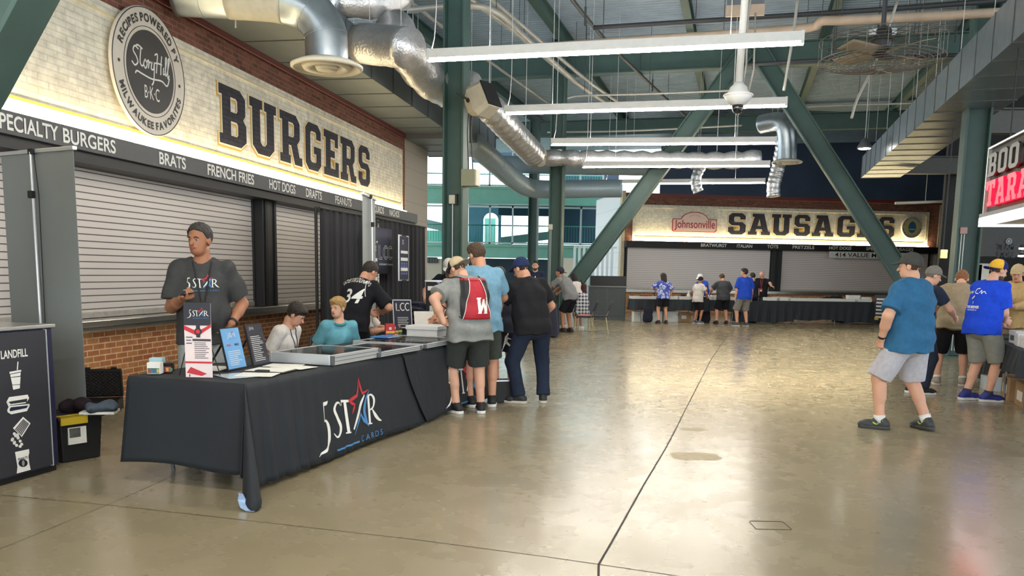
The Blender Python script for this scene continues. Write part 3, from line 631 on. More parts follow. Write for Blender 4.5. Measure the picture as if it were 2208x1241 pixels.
pa = [(0, 0), (wm * .45, 0)] + [(wm * .68 - wm * .23 * math.cos(PI * k / 12), hm * .62 + wm * .23 * math.sin(PI * k / 12)) for k in range(13)] + [(wm * .91, 0), (wm, 0), (wm, hm), (0, hm)]
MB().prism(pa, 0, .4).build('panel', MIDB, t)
far_box('wall_gallery_bay', 'teal glazed bay behind the lower gallery', 1045, 1068, 470, 528, FY + 9, .4, TEAL)
far_box('wall_far_left', 'pale slab behind the left of the lower glazing', 905, 1000, 496, 528, FY + 5, .4, TEAL)
mb = MB(); p, q = far(905, 478, FY + 4), far(1000, 500, FY + 4); mb.beam(p, q, .6, .5); p, q = far(1080, 520, FY + 4), far(1205, 505, FY + 4); mb.beam(p, q, .6, .5)
tag(mb.build('trim_ramp_slab', mat('grey_ramp', (150, 158, 160), .7)), 'sloping ramp slab behind the gallery glass', 'ramp', None, 'structure')
# wall under the lower gallery
far_box('wall_back_left', 'pale block wall under the lower gallery', 880, 960, 556, 640, FY - .5, .4, mat('pale_block', (176, 174, 160), .8, var=.08))
far_box('wall_back_mid', 'teal and cream panels under the lower gallery', 1200, 1300, 556, 640, FY - .2, .4, TEAL)
far_box('wall_back_cream', 'cream door leaf under the lower gallery', 1216, 1236, 556, 640, FY - .4, .2, CREAM)
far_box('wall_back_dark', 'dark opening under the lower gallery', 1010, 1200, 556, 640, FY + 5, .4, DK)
t = thing('louvre_grille', 'dark grille on the pale block wall left of the booth column', 'grille', far(921, 560, FY - .62), 0)
a, b = far(921, 550, FY - .6), far(943, 563, FY - .6); w, h = b.x - a.x, a.z - b.z
MB().lo_hi((0, 0, -h / 2), (w, .08, h / 2)).build('frame', DARK, t)
for k in range(4): MB().lo_hi((w * (k + .12) / 4, -.02, -h * .4), (w * (k + .82) / 4, .0, h * .4)).build('blade', mat('grille_grey', (70, 76, 80), .5), t)
# slatted pale screen beside the end stand
t = thing('slatted_screen', 'pale upright slatted screen left of the end stand behind the brace', 'screen', D(1237, 545, 34), 0)
for k in range(9):
    x = k * .19; MB().lo_hi((x, 0, -2.36), (x + .09, .12, .28)).build('slat', MULL, t)
MB().lo_hi((0, .05, .2), (1.75, .1, .28)).lo_hi((0, .05, -1.9), (1.75, .1, -1.8)).build('rail', MULL, t)
# outer wall beyond, right side rooms (dim), rear of the hall stays open to daylight
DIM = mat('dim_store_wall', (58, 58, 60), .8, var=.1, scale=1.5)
def kbox(nm, a0, a1, n0, n1, z0, z1, m, lab=None, kind='structure'):
    o = MB().lo_hi((a0, -n1, z0), (a1, -n0, z1)).build(nm, m); o.matrix_world = K.M(); return tag(o, lab, 'wall' if lab else None, None, kind)
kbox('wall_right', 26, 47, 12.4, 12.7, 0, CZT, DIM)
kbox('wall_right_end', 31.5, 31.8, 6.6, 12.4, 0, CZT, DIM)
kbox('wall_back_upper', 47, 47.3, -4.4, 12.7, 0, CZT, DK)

# ------------------------------------------------------------------ implicit surfaces for bodies and clothes
def V3(*a): return np.array(a, 'f')
def unit(v): v = np.asarray(v, float); return v / (np.linalg.norm(v) + 1e-9)
class Fld:
    def __init__(s, lo, hi, vox):
        s.vox = vox; s.lo = np.array(lo, float); n = np.ceil((np.array(hi) - s.lo) / vox).astype(int) + 1
        s.ax = [(s.lo[i] + np.arange(n[i]) * vox).astype('f') for i in range(3)]
        s.d = np.full(tuple(n), 1.0, 'f')
    def win(s, lo, hi):
        sl = []
        for i in range(3):
            a = max(0, int((lo[i] - s.lo[i]) / s.vox)); b = min(len(s.ax[i]), int((hi[i] - s.lo[i]) / s.vox) + 2)
            if b <= a: return None
            sl.append(slice(a, b))
        return tuple(sl), s.ax[0][sl[0]][:, None, None], s.ax[1][sl[1]][None, :, None], s.ax[2][sl[2]][None, None, :]
    def put(s, f, lo, hi, k=.02, op='u'):
        m = k + 3 * s.vox; w = s.win(np.asarray(lo) - m, np.asarray(hi) + m)
        if w is None: return
        sl, X, Y, Z = w; v = f(X, Y, Z); d = s.d[sl]
        if op == 'u':
            if k > 0:
                h = np.maximum(k - np.abs(d - v), 0) / k; s.d[sl] = np.minimum(d, v) - h * h * k * .25
            else: s.d[sl] = np.minimum(d, v)
        elif op == 'i': s.d[sl] = np.maximum(d, v)
        else: s.d[sl] = np.maximum(d, -v)
    def cap(s, a, b, ra, rb=None, k=.02, flat=None, op='u'):
        a, b = np.asarray(a, float), np.asarray(b, float); rb = ra if rb is None else rb; ab = b - a; L2 = ab.dot(ab) + 1e-9; L = L2 ** .5
        def f(X, Y, Z):
            px, py, pz = X - a[0], Y - a[1], Z - a[2]; t = (px * ab[0] + py * ab[1] + pz * ab[2]) / L2; h = np.clip(t, 0, 1)
            d = np.sqrt((px - h * ab[0]) ** 2 + (py - h * ab[1]) ** 2 + (pz - h * ab[2]) ** 2) - (ra + (rb - ra) * h)
            if flat: d = np.maximum(d, (t - 1) * L)
            return d
        r = max(ra, rb); s.put(f, np.minimum(a, b) - r, np.maximum(a, b) + r, k, op)
    def ecap(s, a, b, side, ra, rb, k=.02, flat=None):
        """capsule with elliptical section: ra, rb = (half width along side, half depth)"""
        a, b = np.asarray(a, float), np.asarray(b, float); ab = b - a; L2 = ab.dot(ab) + 1e-9; L = L2 ** .5; t_ = ab / L
        u = unit(np.asarray(side) - t_ * np.dot(side, t_)); v = np.cross(t_, u)
        def f(X, Y, Z):
            px, py, pz = X - a[0], Y - a[1], Z - a[2]; t = (px * ab[0] + py * ab[1] + pz * ab[2]) / L2; h = np.clip(t, 0, 1)
            du = px * u[0] + py * u[1] + pz * u[2]; dv = px * v[0] + py * v[1] + pz * v[2]; dw = (t - h) * L
            ru = ra[0] + (rb[0] - ra[0]) * h; rv = ra[1] + (rb[1] - ra[1]) * h
            e = np.sqrt((du / ru) ** 2 + (dv / rv) ** 2 + (dw / rv) ** 2); d = (e - 1) * np.minimum(ru, rv)
            if flat == 'a': d = np.maximum(d, -t * L)
            if flat == 'b': d = np.maximum(d, (t - 1) * L)
            return d
        r = max(*ra, *rb); s.put(f, np.minimum(a, b) - r, np.maximum(a, b) + r, k)
    def ell(s, c, r, R=None, k=.015, op='u'):
        c = np.asarray(c, float); R = np.eye(3) if R is None else np.asarray(R, float)
        def f(X, Y, Z):
            p = (X - c[0], Y - c[1], Z - c[2]); q = [p[0] * R[0, i] + p[1] * R[1, i] + p[2] * R[2, i] for i in range(3)]
            k0 = np.sqrt(sum((q[i] / r[i]) ** 2 for i in range(3))); k1 = np.sqrt(sum((q[i] / r[i] ** 2) ** 2 for i in range(3))) + 1e-6
            return k0 * (k0 - 1) / k1
        m = max(r); s.put(f, c - m, c + m, k, op)
    def noise(s, amp, sc, seed=0.0, vert=.35):
        X, Y, Z = s.ax[0][:, None, None], s.ax[1][None, :, None], s.ax[2][None, None, :]
        w = np.sin(X * 9 / sc + seed) * 1.3 + np.sin(Z * 7 / sc + seed * 2) * 1.1
        n = np.sin(X * 31 / sc + Z * 31 * vert / sc + w + seed) + .7 * np.sin(Y * 37 / sc - Z * 24 * vert / sc + 1.4 * w + 2.1 * seed) + .6 * np.sin(Z * 26 / sc + X * 12 / sc + 1.7 * w)
        s.d += ((n - 1.0) * (amp / 2)).astype('f')
    def mesh(s, name, keep=None):
        d, vox = s.d, s.vox; n = d.shape; I = d < 0
        cnt = np.zeros(tuple(k - 1 for k in n), 'i1'); cs = [(i, j, k) for i in (0, 1) for j in (0, 1) for k in (0, 1)]
        def sh(A, c): return A[c[0]:n[0] - 1 + c[0], c[1]:n[1] - 1 + c[1], c[2]:n[2] - 1 + c[2]]
        for c in cs: cnt += sh(I, c)
        act = (cnt > 0) & (cnt < 8); idx = np.argwhere(act); ids = np.full(act.shape, -1, 'i4'); ids[act] = np.arange(len(idx))
        acc = np.zeros((len(idx), 3)); num = np.zeros(len(idx))
        vals = {c: d[idx[:, 0] + c[0], idx[:, 1] + c[1], idx[:, 2] + c[2]].astype(float) for c in cs}
        for c in cs:
            for ax in range(3):
                if c[ax]: continue
                e = list(c); e[ax] = 1; e = tuple(e); a, b = vals[c], vals[e]; m = (a < 0) != (b < 0)
                t = np.where(m, a / np.where(m, a - b, 1), 0); p = np.array(c, float)[None, :] + 0 * acc; p[:, ax] = t
                acc += p * m[:, None]; num += m
        co = s.lo + (idx + acc / num[:, None]) * vox; quads = []
        for ax in range(3):
            o1, o2 = [(1, 2), (2, 0), (0, 1)][ax]
            A = np.moveaxis(I, ax, 0); sgn = A[:-1] != A[1:]; e = np.argwhere(sgn); inside = A[:-1][sgn]
            rest = [q for q in range(3) if q != ax]; full = np.zeros((len(e), 3), int); full[:, ax] = e[:, 0]; full[:, rest[0]] = e[:, 1]; full[:, rest[1]] = e[:, 2]
            ok = (full[:, o1] > 0) & (full[:, o2] > 0) & (full[:, o1] < n[o1] - 1) & (full[:, o2] < n[o2] - 1); full = full[ok]; inside = inside[ok]
            def cid(a, b): q = full.copy(); q[:, o1] -= a; q[:, o2] -= b; return ids[q[:, 0], q[:, 1], q[:, 2]]
            q = np.stack([cid(1, 1), cid(0, 1), cid(0, 0), cid(1, 0)], 1); q[~inside] = q[~inside][:, ::-1]; quads.append(q)
        q = np.concatenate(quads); q = q[(q >= 0).all(1)]
        me = bpy.data.meshes.new(name); me.vertices.add(len(co)); me.vertices.foreach_set('co', co.astype('f').ravel())
        me.loops.add(q.size); me.loops.foreach_set('vertex_index', q.astype('i4').ravel())
        me.polygons.add(len(q)); me.polygons.foreach_set('loop_start', np.arange(0, q.size, 4, dtype='i4'))
        try: me.polygons.foreach_set('loop_total', np.full(len(q), 4, 'i4'))
        except Exception: pass
        me.polygons.foreach_set('use_smooth', np.ones(len(q), bool)); me.update(); me.validate(); return me

def project(me, target, T, d, lift=.003, step=.025):
    """drape a flat lettering mesh (after matrix T) along direction d onto a target mesh"""
    me.transform(T); bm = bmesh.new(); bm.from_mesh(me); bmesh.ops.triangulate(bm, faces=bm.faces)
    for _ in range(5):
        es = [e for e in bm.edges if e.calc_length() > step]
        if not es: break
        bmesh.ops.subdivide_edges(bm, edges=es, cuts=1); bmesh.ops.triangulate(bm, faces=bm.faces)
    bvh = target if isinstance(target, BVHTree) else BVHTree.FromPolygons([v.co for v in target.vertices], [tuple(p.vertices) for p in target.polygons])
    d = Vector(d).normalized(); bad = []
    for v in bm.verts:
        hit = bvh.ray_cast(v.co - d * 1.0, d)
        if hit[0]: v.co = hit[0] - d * lift
        else: bad.append(v)
    bmesh.ops.delete(bm, geom=bad, context='VERTS'); bm.to_mesh(me); bm.free(); return me

# ------------------------------------------------------------------ people
SKIN = {k: mat('skin_' + k, c, .55, var=.06, scale=9, spec=.35) for k, c in dict(fair=(216, 166, 140), light=(206, 152, 124), tan=(182, 128, 98), olive=(164, 112, 84)).items()}
def cloth(name, c, rough=.9, var=.1): return mat('cloth_' + name, c, rough, var=var, scale=22, bump=.25, bscale=170, spec=.2)
HAIRM = {k: mat('hair_' + k, c, .65, var=.3, scale=70, bump=.8, bscale=120, stretch=(1, 1, .4)) for k, c in dict(black=(22, 20, 20), dark=(42, 32, 26), brown=(74, 54, 38), ginger=(130, 88, 52), blond=(172, 136, 84), grey=(120, 114, 108), salt=(50, 46, 44)).items()}
EYEW = mat('eye_white', (176, 166, 158), .3, var=0); EYED = mat('eye_dark', (38, 28, 24), .25, var=0); LIPM = mat('lip', (158, 92, 84), .5, var=.03)
_cache = {}
def shape(key, fn):
    if key not in _cache: _cache[key] = fn()
    return _cache[key].copy()
def shoe_meshes():
    f = Fld((-.08, -.12, -.01), (.08, .24, .17), .006)
    f.cap((0, -.05, .055), (0, -.01, .095), .043, .046, .02); f.cap((0, -.04, .045), (0, .12, .042), .042, .044, .02); f.cap((0, .1, .042), (0, .165, .034), .043, .034, .02); f.cap((0, 0, .08), (0, .03, .07), .045, .045, .02)
    f.cap((0, -.005, .1), (0, -.01, .2), .035, .04, 0, op='s'); X, Y, Z = f.ax[0][:, None, None], f.ax[1][None, :, None], f.ax[2][None, None, :]
    f.d = np.maximum(f.d, .024 - Z + 0 * X); up = f.mesh('shoe')
    f = Fld((-.08, -.13, -.01), (.08, .25, .06), .006)
    f.cap((0, -.05, .017), (0, .15, .017), .049, .045, 0); X, Y, Z = f.ax[0][:, None, None], f.ax[1][None, :, None], f.ax[2][None, None, :]
    f.d = np.maximum(f.d, np.abs(Z - .017) - .017 + 0 * X); return up, f.mesh('sole')
def hair_mesh(style):
    f = Fld((-.16, -.2, -.32), (.16, .16, .2), .007)
    f.ell((0, -.014, .034), (.081, .098, .090) if style == 'under' else (.086, .104, .100), k=0)
    X, Y, Z = f.ax[0][:, None, None], f.ax[1][None, :, None], f.ax[2][None, None, :]
    thr = np.interp(Y.ravel(), [-.12, -.06, -.01, .01, .04, .07, .1], [-.075, -.07, -.02, -.01, .045, .062, .07])[None, :, None].astype('f')
    if style == 'boy': thr = thr - .018
    if style == 'under': f.d = np.maximum(f.d, Z - .06 + 0 * X)
    if style == 'buzz': thr = thr + .012
    f.d = np.maximum(f.d, (thr - Z) * .8 + 0 * X)
    if style == 'boy': f.ell((0, .035, .085), (.075, .065, .04), k=.02); f.ell((0, -.02, .06), (.094, .1, .085), k=.01); f.d = np.maximum(f.d, (thr - Z) * .8 + 0 * X)
    if style == 'short': f.ell((0, .02, .095), (.07, .075, .042), k=.02)
    if style == 'long':
        f.cap((0, -.05, .02), (0, -.075, -.2), .092, .075, .03); f.cap((-.07, -.02, 0), (-.075, -.01, -.16), .03, .025, .02); f.cap((.07, -.02, 0), (.075, -.01, -.16), .03, .025, .02)
    X, Y, Z = f.ax[0][:, None, None], f.ax[1][None, :, None], f.ax[2][None, None, :]
    f.d += (.0022 * (np.sin(X * 170 + 5 * np.sin(Y * 40)) + np.sin(Y * 150 + 4 * np.sin(Z * 50) + X * 60))).astype('f')
    return f.mesh('hair')
def cap_meshes(back):
    f = Fld((-.12, -.14, -.06), (.12, .14, .17), .006); f.ell((0, -.012, .034), (.091, .109, .106), k=0)
    X, Y, Z = f.ax[0][:, None, None], f.ax[1][None, :, None], f.ax[2][None, None, :]
    cut = np.interp(Y.ravel(), [-.11, 0, .1], [-.012, .02, .046])[None, :, None] if not back else np.interp(Y.ravel(), [-.11, 0, .1], [.0, .02, .05])[None, :, None]
    f.d = np.maximum(f.d, (cut.astype('f') - Z) + 0 * X); f.cap((0, -.012, .136), (0, -.012, .141), .008, .008, .004); crown = f.mesh('crown')
    f = Fld((-.12, -.03, -.06), (.12, .2, .1), .006)
    X, Y, Z = f.ax[0][:, None, None], f.ax[1][None, :, None], f.ax[2][None, None, :]
    e = np.sqrt((X / .078) ** 2 + ((Y - .075) / .092) ** 2) - 1; surf = .05 - .16 * (Y - .08) - 2.6 * X ** 2
    f.d = np.maximum(np.maximum(e * .07, np.abs(Z - surf) - .0055), .05 - Y).astype('f') + np.zeros_like(f.d); brim = f.mesh('brim')
    if back: R = Matrix.Rotation(PI, 4, 'Z') @ Matrix.Translation((0, .02, -.045)); brim.transform(R)
    return crown, brim
def beard_mesh():
    f = Fld((-.1, -.06, -.16), (.1, .14, .02), .006); f.ell((0, .032, -.068), (.057, .062, .056), k=0); f.ell((0, .045, -.085), (.045, .045, .04), k=.01)
    X, Y, Z = f.ax[0][:, None, None], f.ax[1][None, :, None], f.ax[2][None, None, :]
    f.d = np.maximum(f.d, (Z + .028 + (np.clip(Y, 0, .1) - .02) * .12) + 0 * X); f.ell((0, .1, -.052), (.022, .03, .009), k=0, op='s'); return f.mesh('beard')

def ik(a, t, l1, l2, pole):
    a, t = np.asarray(a, float), np.asarray(t, float); v = t - a; d = np.linalg.norm(v); m = l1 + l2 - .004
    if d > m: t = a + v / d * m; v = t - a; d = m
    u = v / d; x = (l1 * l1 - l2 * l2 + d * d) / (2 * d); hh = max(0, l1 * l1 - x * x) ** .5
    pl = np.asarray(pole, float); pl = pl - u * pl.dot(u); return a + u * x + unit(pl) * hh, t
def rotm(yaw=0, nod=0, roll=0):
    return np.array((Matrix.Rotation(math.radians(yaw), 3, 'Z') @ Matrix.Rotation(math.radians(-nod), 3, 'X') @ Matrix.Rotation(math.radians(roll), 3, 'Y')))
PEOPLE = {}
def person(key, label, xy, yaw, h=1.78, b=1.0, lean=0, tilt=0, twist=0, head=(0, 8, 0), R=None, L=None, feet=((.11, 0), (-.11, 0)), fyaw=(-8, 8), heel=(0, 0), hip=None, belly=0.0,
           skin='light', shirt=('white', (200, 200, 200)), sleeve=.62, hem=-.03, loose=0.0, legs=('shorts', 'grey', (120, 120, 120)), leglen=.92, shoes=((30, 30, 32), (220, 220, 220)), sock=None,
           hair='short', hairc='brown', cap=None, beard=None, face=False, vox=.009, z0=0.0, curl=.5, seat=False, group=None, female=False):
    """a person facing local +Y; R and L give (wrist target, elbow pole, hand direction or None, palm normal or None)"""
    k = h / 1.78; t = thing('person', label, 'person', (xy[0], xy[1], z0), math.radians(yaw), group)
    def sp(deg): a = math.radians(deg); c = math.radians(tilt); return V3(math.sin(c), math.sin(a) * math.cos(c), math.cos(a) * math.cos(c))
    fc = [(np.array((f[0], f[1])) * 1.0) for f in feet]
    hz = (.925 * k if hip is None else hip[2]); P0 = np.array((0 if hip is None else hip[0], 0 if hip is None else hip[1], hz))
    if hip is None: P0[2] -= .10 * k * (max(0, (np.linalg.norm(fc[0] - fc[1]) - .22)) ** 1.2) + abs(lean) * .0004; P0[1] -= .09 * k * math.sin(math.radians(lean)) * 1.2
    Wt = P0 + .15 * k * sp(lean * .55); C = Wt + .20 * k * sp(lean); N = C + .18 * k * sp(lean * 1.2)
    tw = math.radians(twist); side = unit(V3(math.cos(tw), math.sin(tw), -math.sin(math.radians(tilt)))); ds = sp(lean * 1.2)
    sw = (.140 + .030 * b) * k * (.9 if female else 1); S_ = [N - .068 * k * ds + side * sw, N - .068 * k * ds - side * sw]
    Rh = rotm(*head); Hb = N + .036 * k * unit(sp(lean * 1.05 + 8) + .0 * side); Hc = Hb + Rh @ (V3(0, .022, .115) * k)
    arms = []
    for i, A in enumerate((R, L)):
        sg = 1 if i == 0 else -1
        if A is None: A = ((S_[i][0] + sg * .07 * b, S_[i][1] + .03, S_[i][2] - .54 * k), (sg * .4, -1, 0), None, None)
        A = tuple(A) + (None,) * (4 - len(A)); El, Wr = ik(S_[i], A[0], .295 * k, .255 * k, A[1] or (sg * .5, -1, -.3))
        hd = unit(A[2]) if A[2] is not None else unit(unit(Wr - El) + V3(0, 0, -.15)); pn_ = np.array(A[3] if A[3] is not None else (-sg, 0, .0), float); pn_ = unit(pn_ - hd * pn_.dot(hd))
        arms.append((S_[i], El, Wr, hd, pn_, sg))
    legs_ = []
    for i in (0, 1):
        sg = 1 if i == 0 else -1; hj = P0 + V3(sg * .092 * k * (.6 + .4 * b), 0, -.025 * k); fy = math.radians(fyaw[i]); an = V3(fc[i][0], fc[i][1], .085 * k + heel[i] * .12)
        if heel[i]: an = an + V3(0, .03 * heel[i], 0)
        Kn, An = ik(hj, an, .425 * k, .415 * k, (-math.sin(fy) + sg * .05, math.cos(fy), 0.02)); legs_.append((hj, Kn, An, fy))
    pts = np.array([P0, Wt, C, N, Hc] + [q for a in arms for q in a[:3]] + [q for l in legs_ for q in l[:3]])
    lo, hi = pts.min(0) - (.27, .27, .12), pts.max(0) + (.27, .27, .22); lo[2] = min(lo[2], -.02)
    # ---- body
    f = Fld(lo, hi, vox); kb = .035
    dx = side; wa, da = .148 * b * k, .108 * b * k
    f.ecap(P0 - .03 * k * sp(0), Wt, V3(1, 0, 0), (.160 * b * k, .112 * b * k), (wa, da), kb); f.ecap(Wt, C, dx, (wa, da), (.160 * b * k, .116 * b * k), kb); f.ecap(C, N - .07 * k * ds, dx, (.160 * b * k, .116 * b * k), (.125 * b * k, .085 * b * k), kb)
    fwd = unit(np.cross(ds, side) * -1); fwd = fwd if fwd[1] > 0 else -fwd
    if belly: f.ell(Wt + fwd * .05 * k + V3(0, 0, -.02), (.15 * b * k, .12 * b * k + belly, .15 * k), k=.05)
    for a in arms: f.cap(N - .035 * k * ds, a[0], .042 * k, .044 * b * k, kb)
    f.cap(N - .05 * k * ds, Hb + Rh @ (V3(0, -.01, .03) * k), .060 * k * (.8 + .2 * b), .054 * k, .03)
    hs = 1.0 * k
    def hp(x, y, z): return Hc + Rh @ (V3(x, y, z) * hs)
    f.ell(hp(0, -.012, .03), np.array((.075, .093, .089)) * hs, Rh, .02); f.ell(hp(0, .028, -.03), np.array((.060, .062, .085)) * hs, Rh, .02); f.ell(hp(0, .036, -.078), np.array((.046, .05, .036)) * hs, Rh, .02)
    f.cap(hp(0, .086, .006), hp(0, .109, -.026), .009 * hs, .0135 * hs, .012); f.cap(hp(-.03, .078, .02), hp(.03, .078, .02), .013 * hs, k=.012); f.cap(hp(-.017, .085, -.052), hp(.017, .085, -.052), .010 * hs, k=.008)
    for q in (-1, 1): f.ell(hp(q * .077, -.006, -.008), np.array((.012, .021, .032)) * hs, Rh, .008)
    lim = b ** .6
    for (s0, el, wr, hd, pn_, sg) in arms:
        f.cap(s0, el, .055 * lim * k, .043 * lim * k, .025); f.cap(el, wr, .042 * lim * k, .029 * lim * k, .02); f.cap(el, el + (wr - el) * .45, .040 * lim * k, .044 * lim * k, .02)
        s_ = np.cross(hd, pn_); kh = k * (.93 if female else 1)
        f.ecap(wr, wr + hd * .085 * kh, s_, (.030 * kh, .020 * kh), (.042 * kh, .016 * kh), .015)
        for j, (o, ln) in enumerate(((.031, .070), (.0105, .080), (-.0105, .075), (-.031, .058))):
            b0 = wr + hd * .082 * kh + s_ * (o * kh * sg); c1_ = curl * (1 + .12 * j); d1_ = hd * math.cos(c1_) + pn_ * math.sin(c1_); d2_ = hd * math.cos(c1_ * 2.1) + pn_ * math.sin(c1_ * 2.1)
            m_ = b0 + d1_ * ln * .52 * kh; f.cap(b0, m_, .0095 * kh, .009 * kh, .004); f.cap(m_, m_ + d2_ * ln * .48 * kh, .009 * kh, .0075 * kh, .004)
        tb = wr + hd * .03 * kh + s_ * sg * .028 * kh; td = unit(hd * .75 + s_ * sg * .65 + pn_ * .35); f.cap(tb, tb + td * .045 * kh, .0125 * kh, .011 * kh, .008); f.cap(tb + td * .045 * kh, tb + unit(td + hd * .4) * .075 * kh, .011 * kh, .0085 * kh, .004)
    for (hj, kn, an, fy) in legs_:
        f.cap(hj, kn, .090 * b * k, .058 * lim * k, .03); f.cap(kn, an, .054 * lim * k, .037 * lim * k, .02); ax_ = unit(an - kn); bk = -np.array((-math.sin(fy), math.cos(fy), 0)); bk = unit(bk - ax_ * bk.dot(ax_))
        f.cap(kn + ax_ * .07 * k + bk * .018 * k, kn + ax_ * .19 * k + bk * .016 * k, .047 * lim * k, .044 * lim * k, .03); ft = V3(-math.sin(fy), math.cos(fy), 0)
        f.cap(an + V3(0, 0, -.02 * k), np.array((an[0], an[1], .045 * k)) + ft * .10 * k, .036 * k, .026 * k, .02)
    if not seat: f.ell(P0 + V3(0, -.055 * k, -.03 * k), (.13 * b * k, .09 * b * k, .11 * k), k=.04)
    me = f.mesh('body'); ob = finish(me, 'body', SKIN[skin], t)
    # ---- shirt
    if shirt:
        lo2, hi2 = lo.copy(), hi.copy(); lo2[2] = min(P0[2] - .3, min(a[1][2] for a in arms) - .1); f = Fld(lo2, hi2, vox); q = .016 + loose; hemp = P0 + sp(0) * hem * k
        f.ecap(Wt, hemp, V3(1, 0, 0), (wa + q + .012, da + q + .012), (.172 * b * k + q + .012, .128 * b * k + q + .008), kb, 'b')
        f.ecap(Wt, C, dx, (wa + q + .012, da + q + .012), (.163 * b * k + q, .120 * b * k + q), kb); f.ecap(C, N - .085 * k * ds, dx, (.163 * b * k + q, .120 * b * k + q), (.140 * b * k + q * .5, .092 * b * k + q * .6), kb)
        if belly: f.ell(Wt + fwd * .05 * k + V3(0, 0, -.02), (.15 * b * k + q, .12 * b * k + belly + q, .15 * k + q), k=.05)
        if not seat: f.ell(P0 + V3(0, -.05 * k, .0), (.13 * b * k + q + .015, .09 * b * k + q + .016, .11 * k), k=.04); f.put(lambda X, Y, Z: (hemp[2] - Z) + 0 * X + 0 * Y, lo2, hi2, 0, 'i')
        for (s0, el, wr, *_r) in arms:
            f.cap(N - .045 * k * ds, s0, .047 * k + .010, .050 * b * k + .008, kb)
            if sleeve <= 1: e = s0 + (el - s0) * sleeve; f.cap(s0, e, .056 * lim * k + .016, .056 * lim * k + .018 + loose * .6, .025, flat=True)
            else: f.cap(s0, el, .056 * lim * k + .012, .046 * lim * k + .014, .02); f.cap(el, el + (wr - el) * (sleeve - 1), .046 * lim * k + .014, .034 * lim * k + .013, .015, flat=True)
        f.noise(.009 + .16 * loose, 1.0, hash(key) % 7 if False else sum(map(ord, key)) % 7)
        f.cap(Hb - .035 * k * ds + fwd * .006, Hb + .2 * k * ds, .071 * k, .085 * k, 0, op='s')
        sm = f.mesh('shirt'); so = finish(sm, 'shirt', shirt[1] if not isinstance(shirt[1], tuple) else cloth(*shirt), t)
    # ---- trousers, shorts, skirt
    kind, cn, cc = legs; lm = cloth(cn, cc); f = Fld(lo, hi, vox); f.ecap(P0 + .08 * k * sp(0), P0 - V3(0, 0, .04 * k), V3(1, 0, 0), (wa + .004, da + .004), (.160 * b * k + .005, .113 * b * k + .007), .02)
    if not seat: f.ell(P0 + V3(0, -.055 * k, -.03 * k), (.13 * b * k + .008, .09 * b * k + .008, .11 * k), k=.04)
    for (hj, kn, an, fy) in legs_:
        if kind == 'shorts': e = hj + (kn - hj) * leglen; f.cap(hj, e, .092 * b * k + .010, .072 * b * k + .026, .03, flat=True)
        else: f.cap(hj, kn, .092 * b * k + .008, .066 * lim * k + .010, .03); f.cap(kn, an + (kn - an) * .02, .064 * lim * k + .010, .058 * lim * k + .008, .025, flat=True); f.cap(an + unit(kn - an) * .1, an + unit(kn - an) * .02, .06 * lim * k, .066 * lim * k, .02, flat=True)
    f.noise(.007, 1.15, 3.3, .2); lo_ = finish(f.mesh('trousers' if kind == 'pants' else 'shorts'), 'trousers' if kind == 'pants' else 'shorts', lm, t)
    # ---- shoes and socks
    if shoes:
        up, sl = shape('shoe', lambda: shoe_meshes()[0]), shape('sole', lambda: shoe_meshes()[1])
        for i, (hj, kn, an, fy) in enumerate(legs_):
            u_ = up.copy(); so_ = finish(u_, 'shoe', mat('shoe_%d_%d_%d' % shoes[0], shoes[0], .6, var=.1, scale=40), t)
            z_ = (an[2] - .085 * k) if seat or heel[i] else 0.0
            so_.location = (an[0], an[1], max(0, z_ * (.6 if heel[i] else 1))); so_.rotation_euler = (-.35 * heel[i] if heel[i] else 0, 0, fy); so_.scale = (k, k, k)
            s2 = finish(sl.copy(), 'sole', mat('sole_%d_%d_%d' % shoes[1], shoes[1], .6, var=.05), so_)
            if sock: m_ = MB(); m_.tube([an + V3(0, 0, -.02), an + unit(kn - an) * .055 * k], [.050 * k, .047 * lim * k], 14); m_.build('sock', cloth('sock_%d' % sock[0], sock), t, smooth=True)
    # ---- head dress
    def on_head(me, nm, m, par=t):
        o = finish(me, nm, m, par); o.matrix_local = Matrix.Translation(Hc) @ Matrix([list(r) for r in Rh]).to_4x4() @ Matrix.Scale(hs, 4); return o
    hs_ = hair if not (cap and hair != 'long') else 'under'
    if hair: on_head(shape('hair_' + hs_, lambda: hair_mesh(hs_)), 'hair', HAIRM[hairc])
    if cap:
        back = cap.get('back', False); kk = 'capb' if back else 'cap'; cr = shape(kk, lambda: cap_meshes(back)[0]); br_ = shape(kk + 'brim', lambda: cap_meshes(back)[1])
        cm = cap['m'] if 'm' in cap else cloth('cap_%d_%d_%d' % cap['c'], cap['c'])
        co_ = on_head(cr, 'cap', cm); bo = finish(br_, 'brim', cloth('cap_%d_%d_%d' % cap.get('b', cap.get('c')), cap.get('b', cap.get('c'))), co_)
        if 'panel' in cap:
            pm = cr.copy(); n = len(pm.vertices); a = np.zeros(n * 3, 'f'); pm.vertices.foreach_get('co', a); a = a.reshape(-1, 3); fl = 1 if cap.get('pf', 1) > 0 else -1
            bm = bmesh.new(); bm.from_mesh(pm); bmesh.ops.delete(bm, geom=[v for v in bm.verts if v.co.y * fl < .012 or v.co.z > .128], context='VERTS')
            for v in bm.verts: v.co = Vector((0, -.012, .034)) + (v.co - Vector((0, -.012, .034))) * 1.012
            bm.to_mesh(pm); bm.free(); pm.materials.clear(); finish(pm, 'front_panel', cloth('cap_%d_%d_%d' % cap['panel'], cap['panel']), co_)
    if beard: on_head(shape('beard', beard_mesh), 'beard', HAIRM[beard])
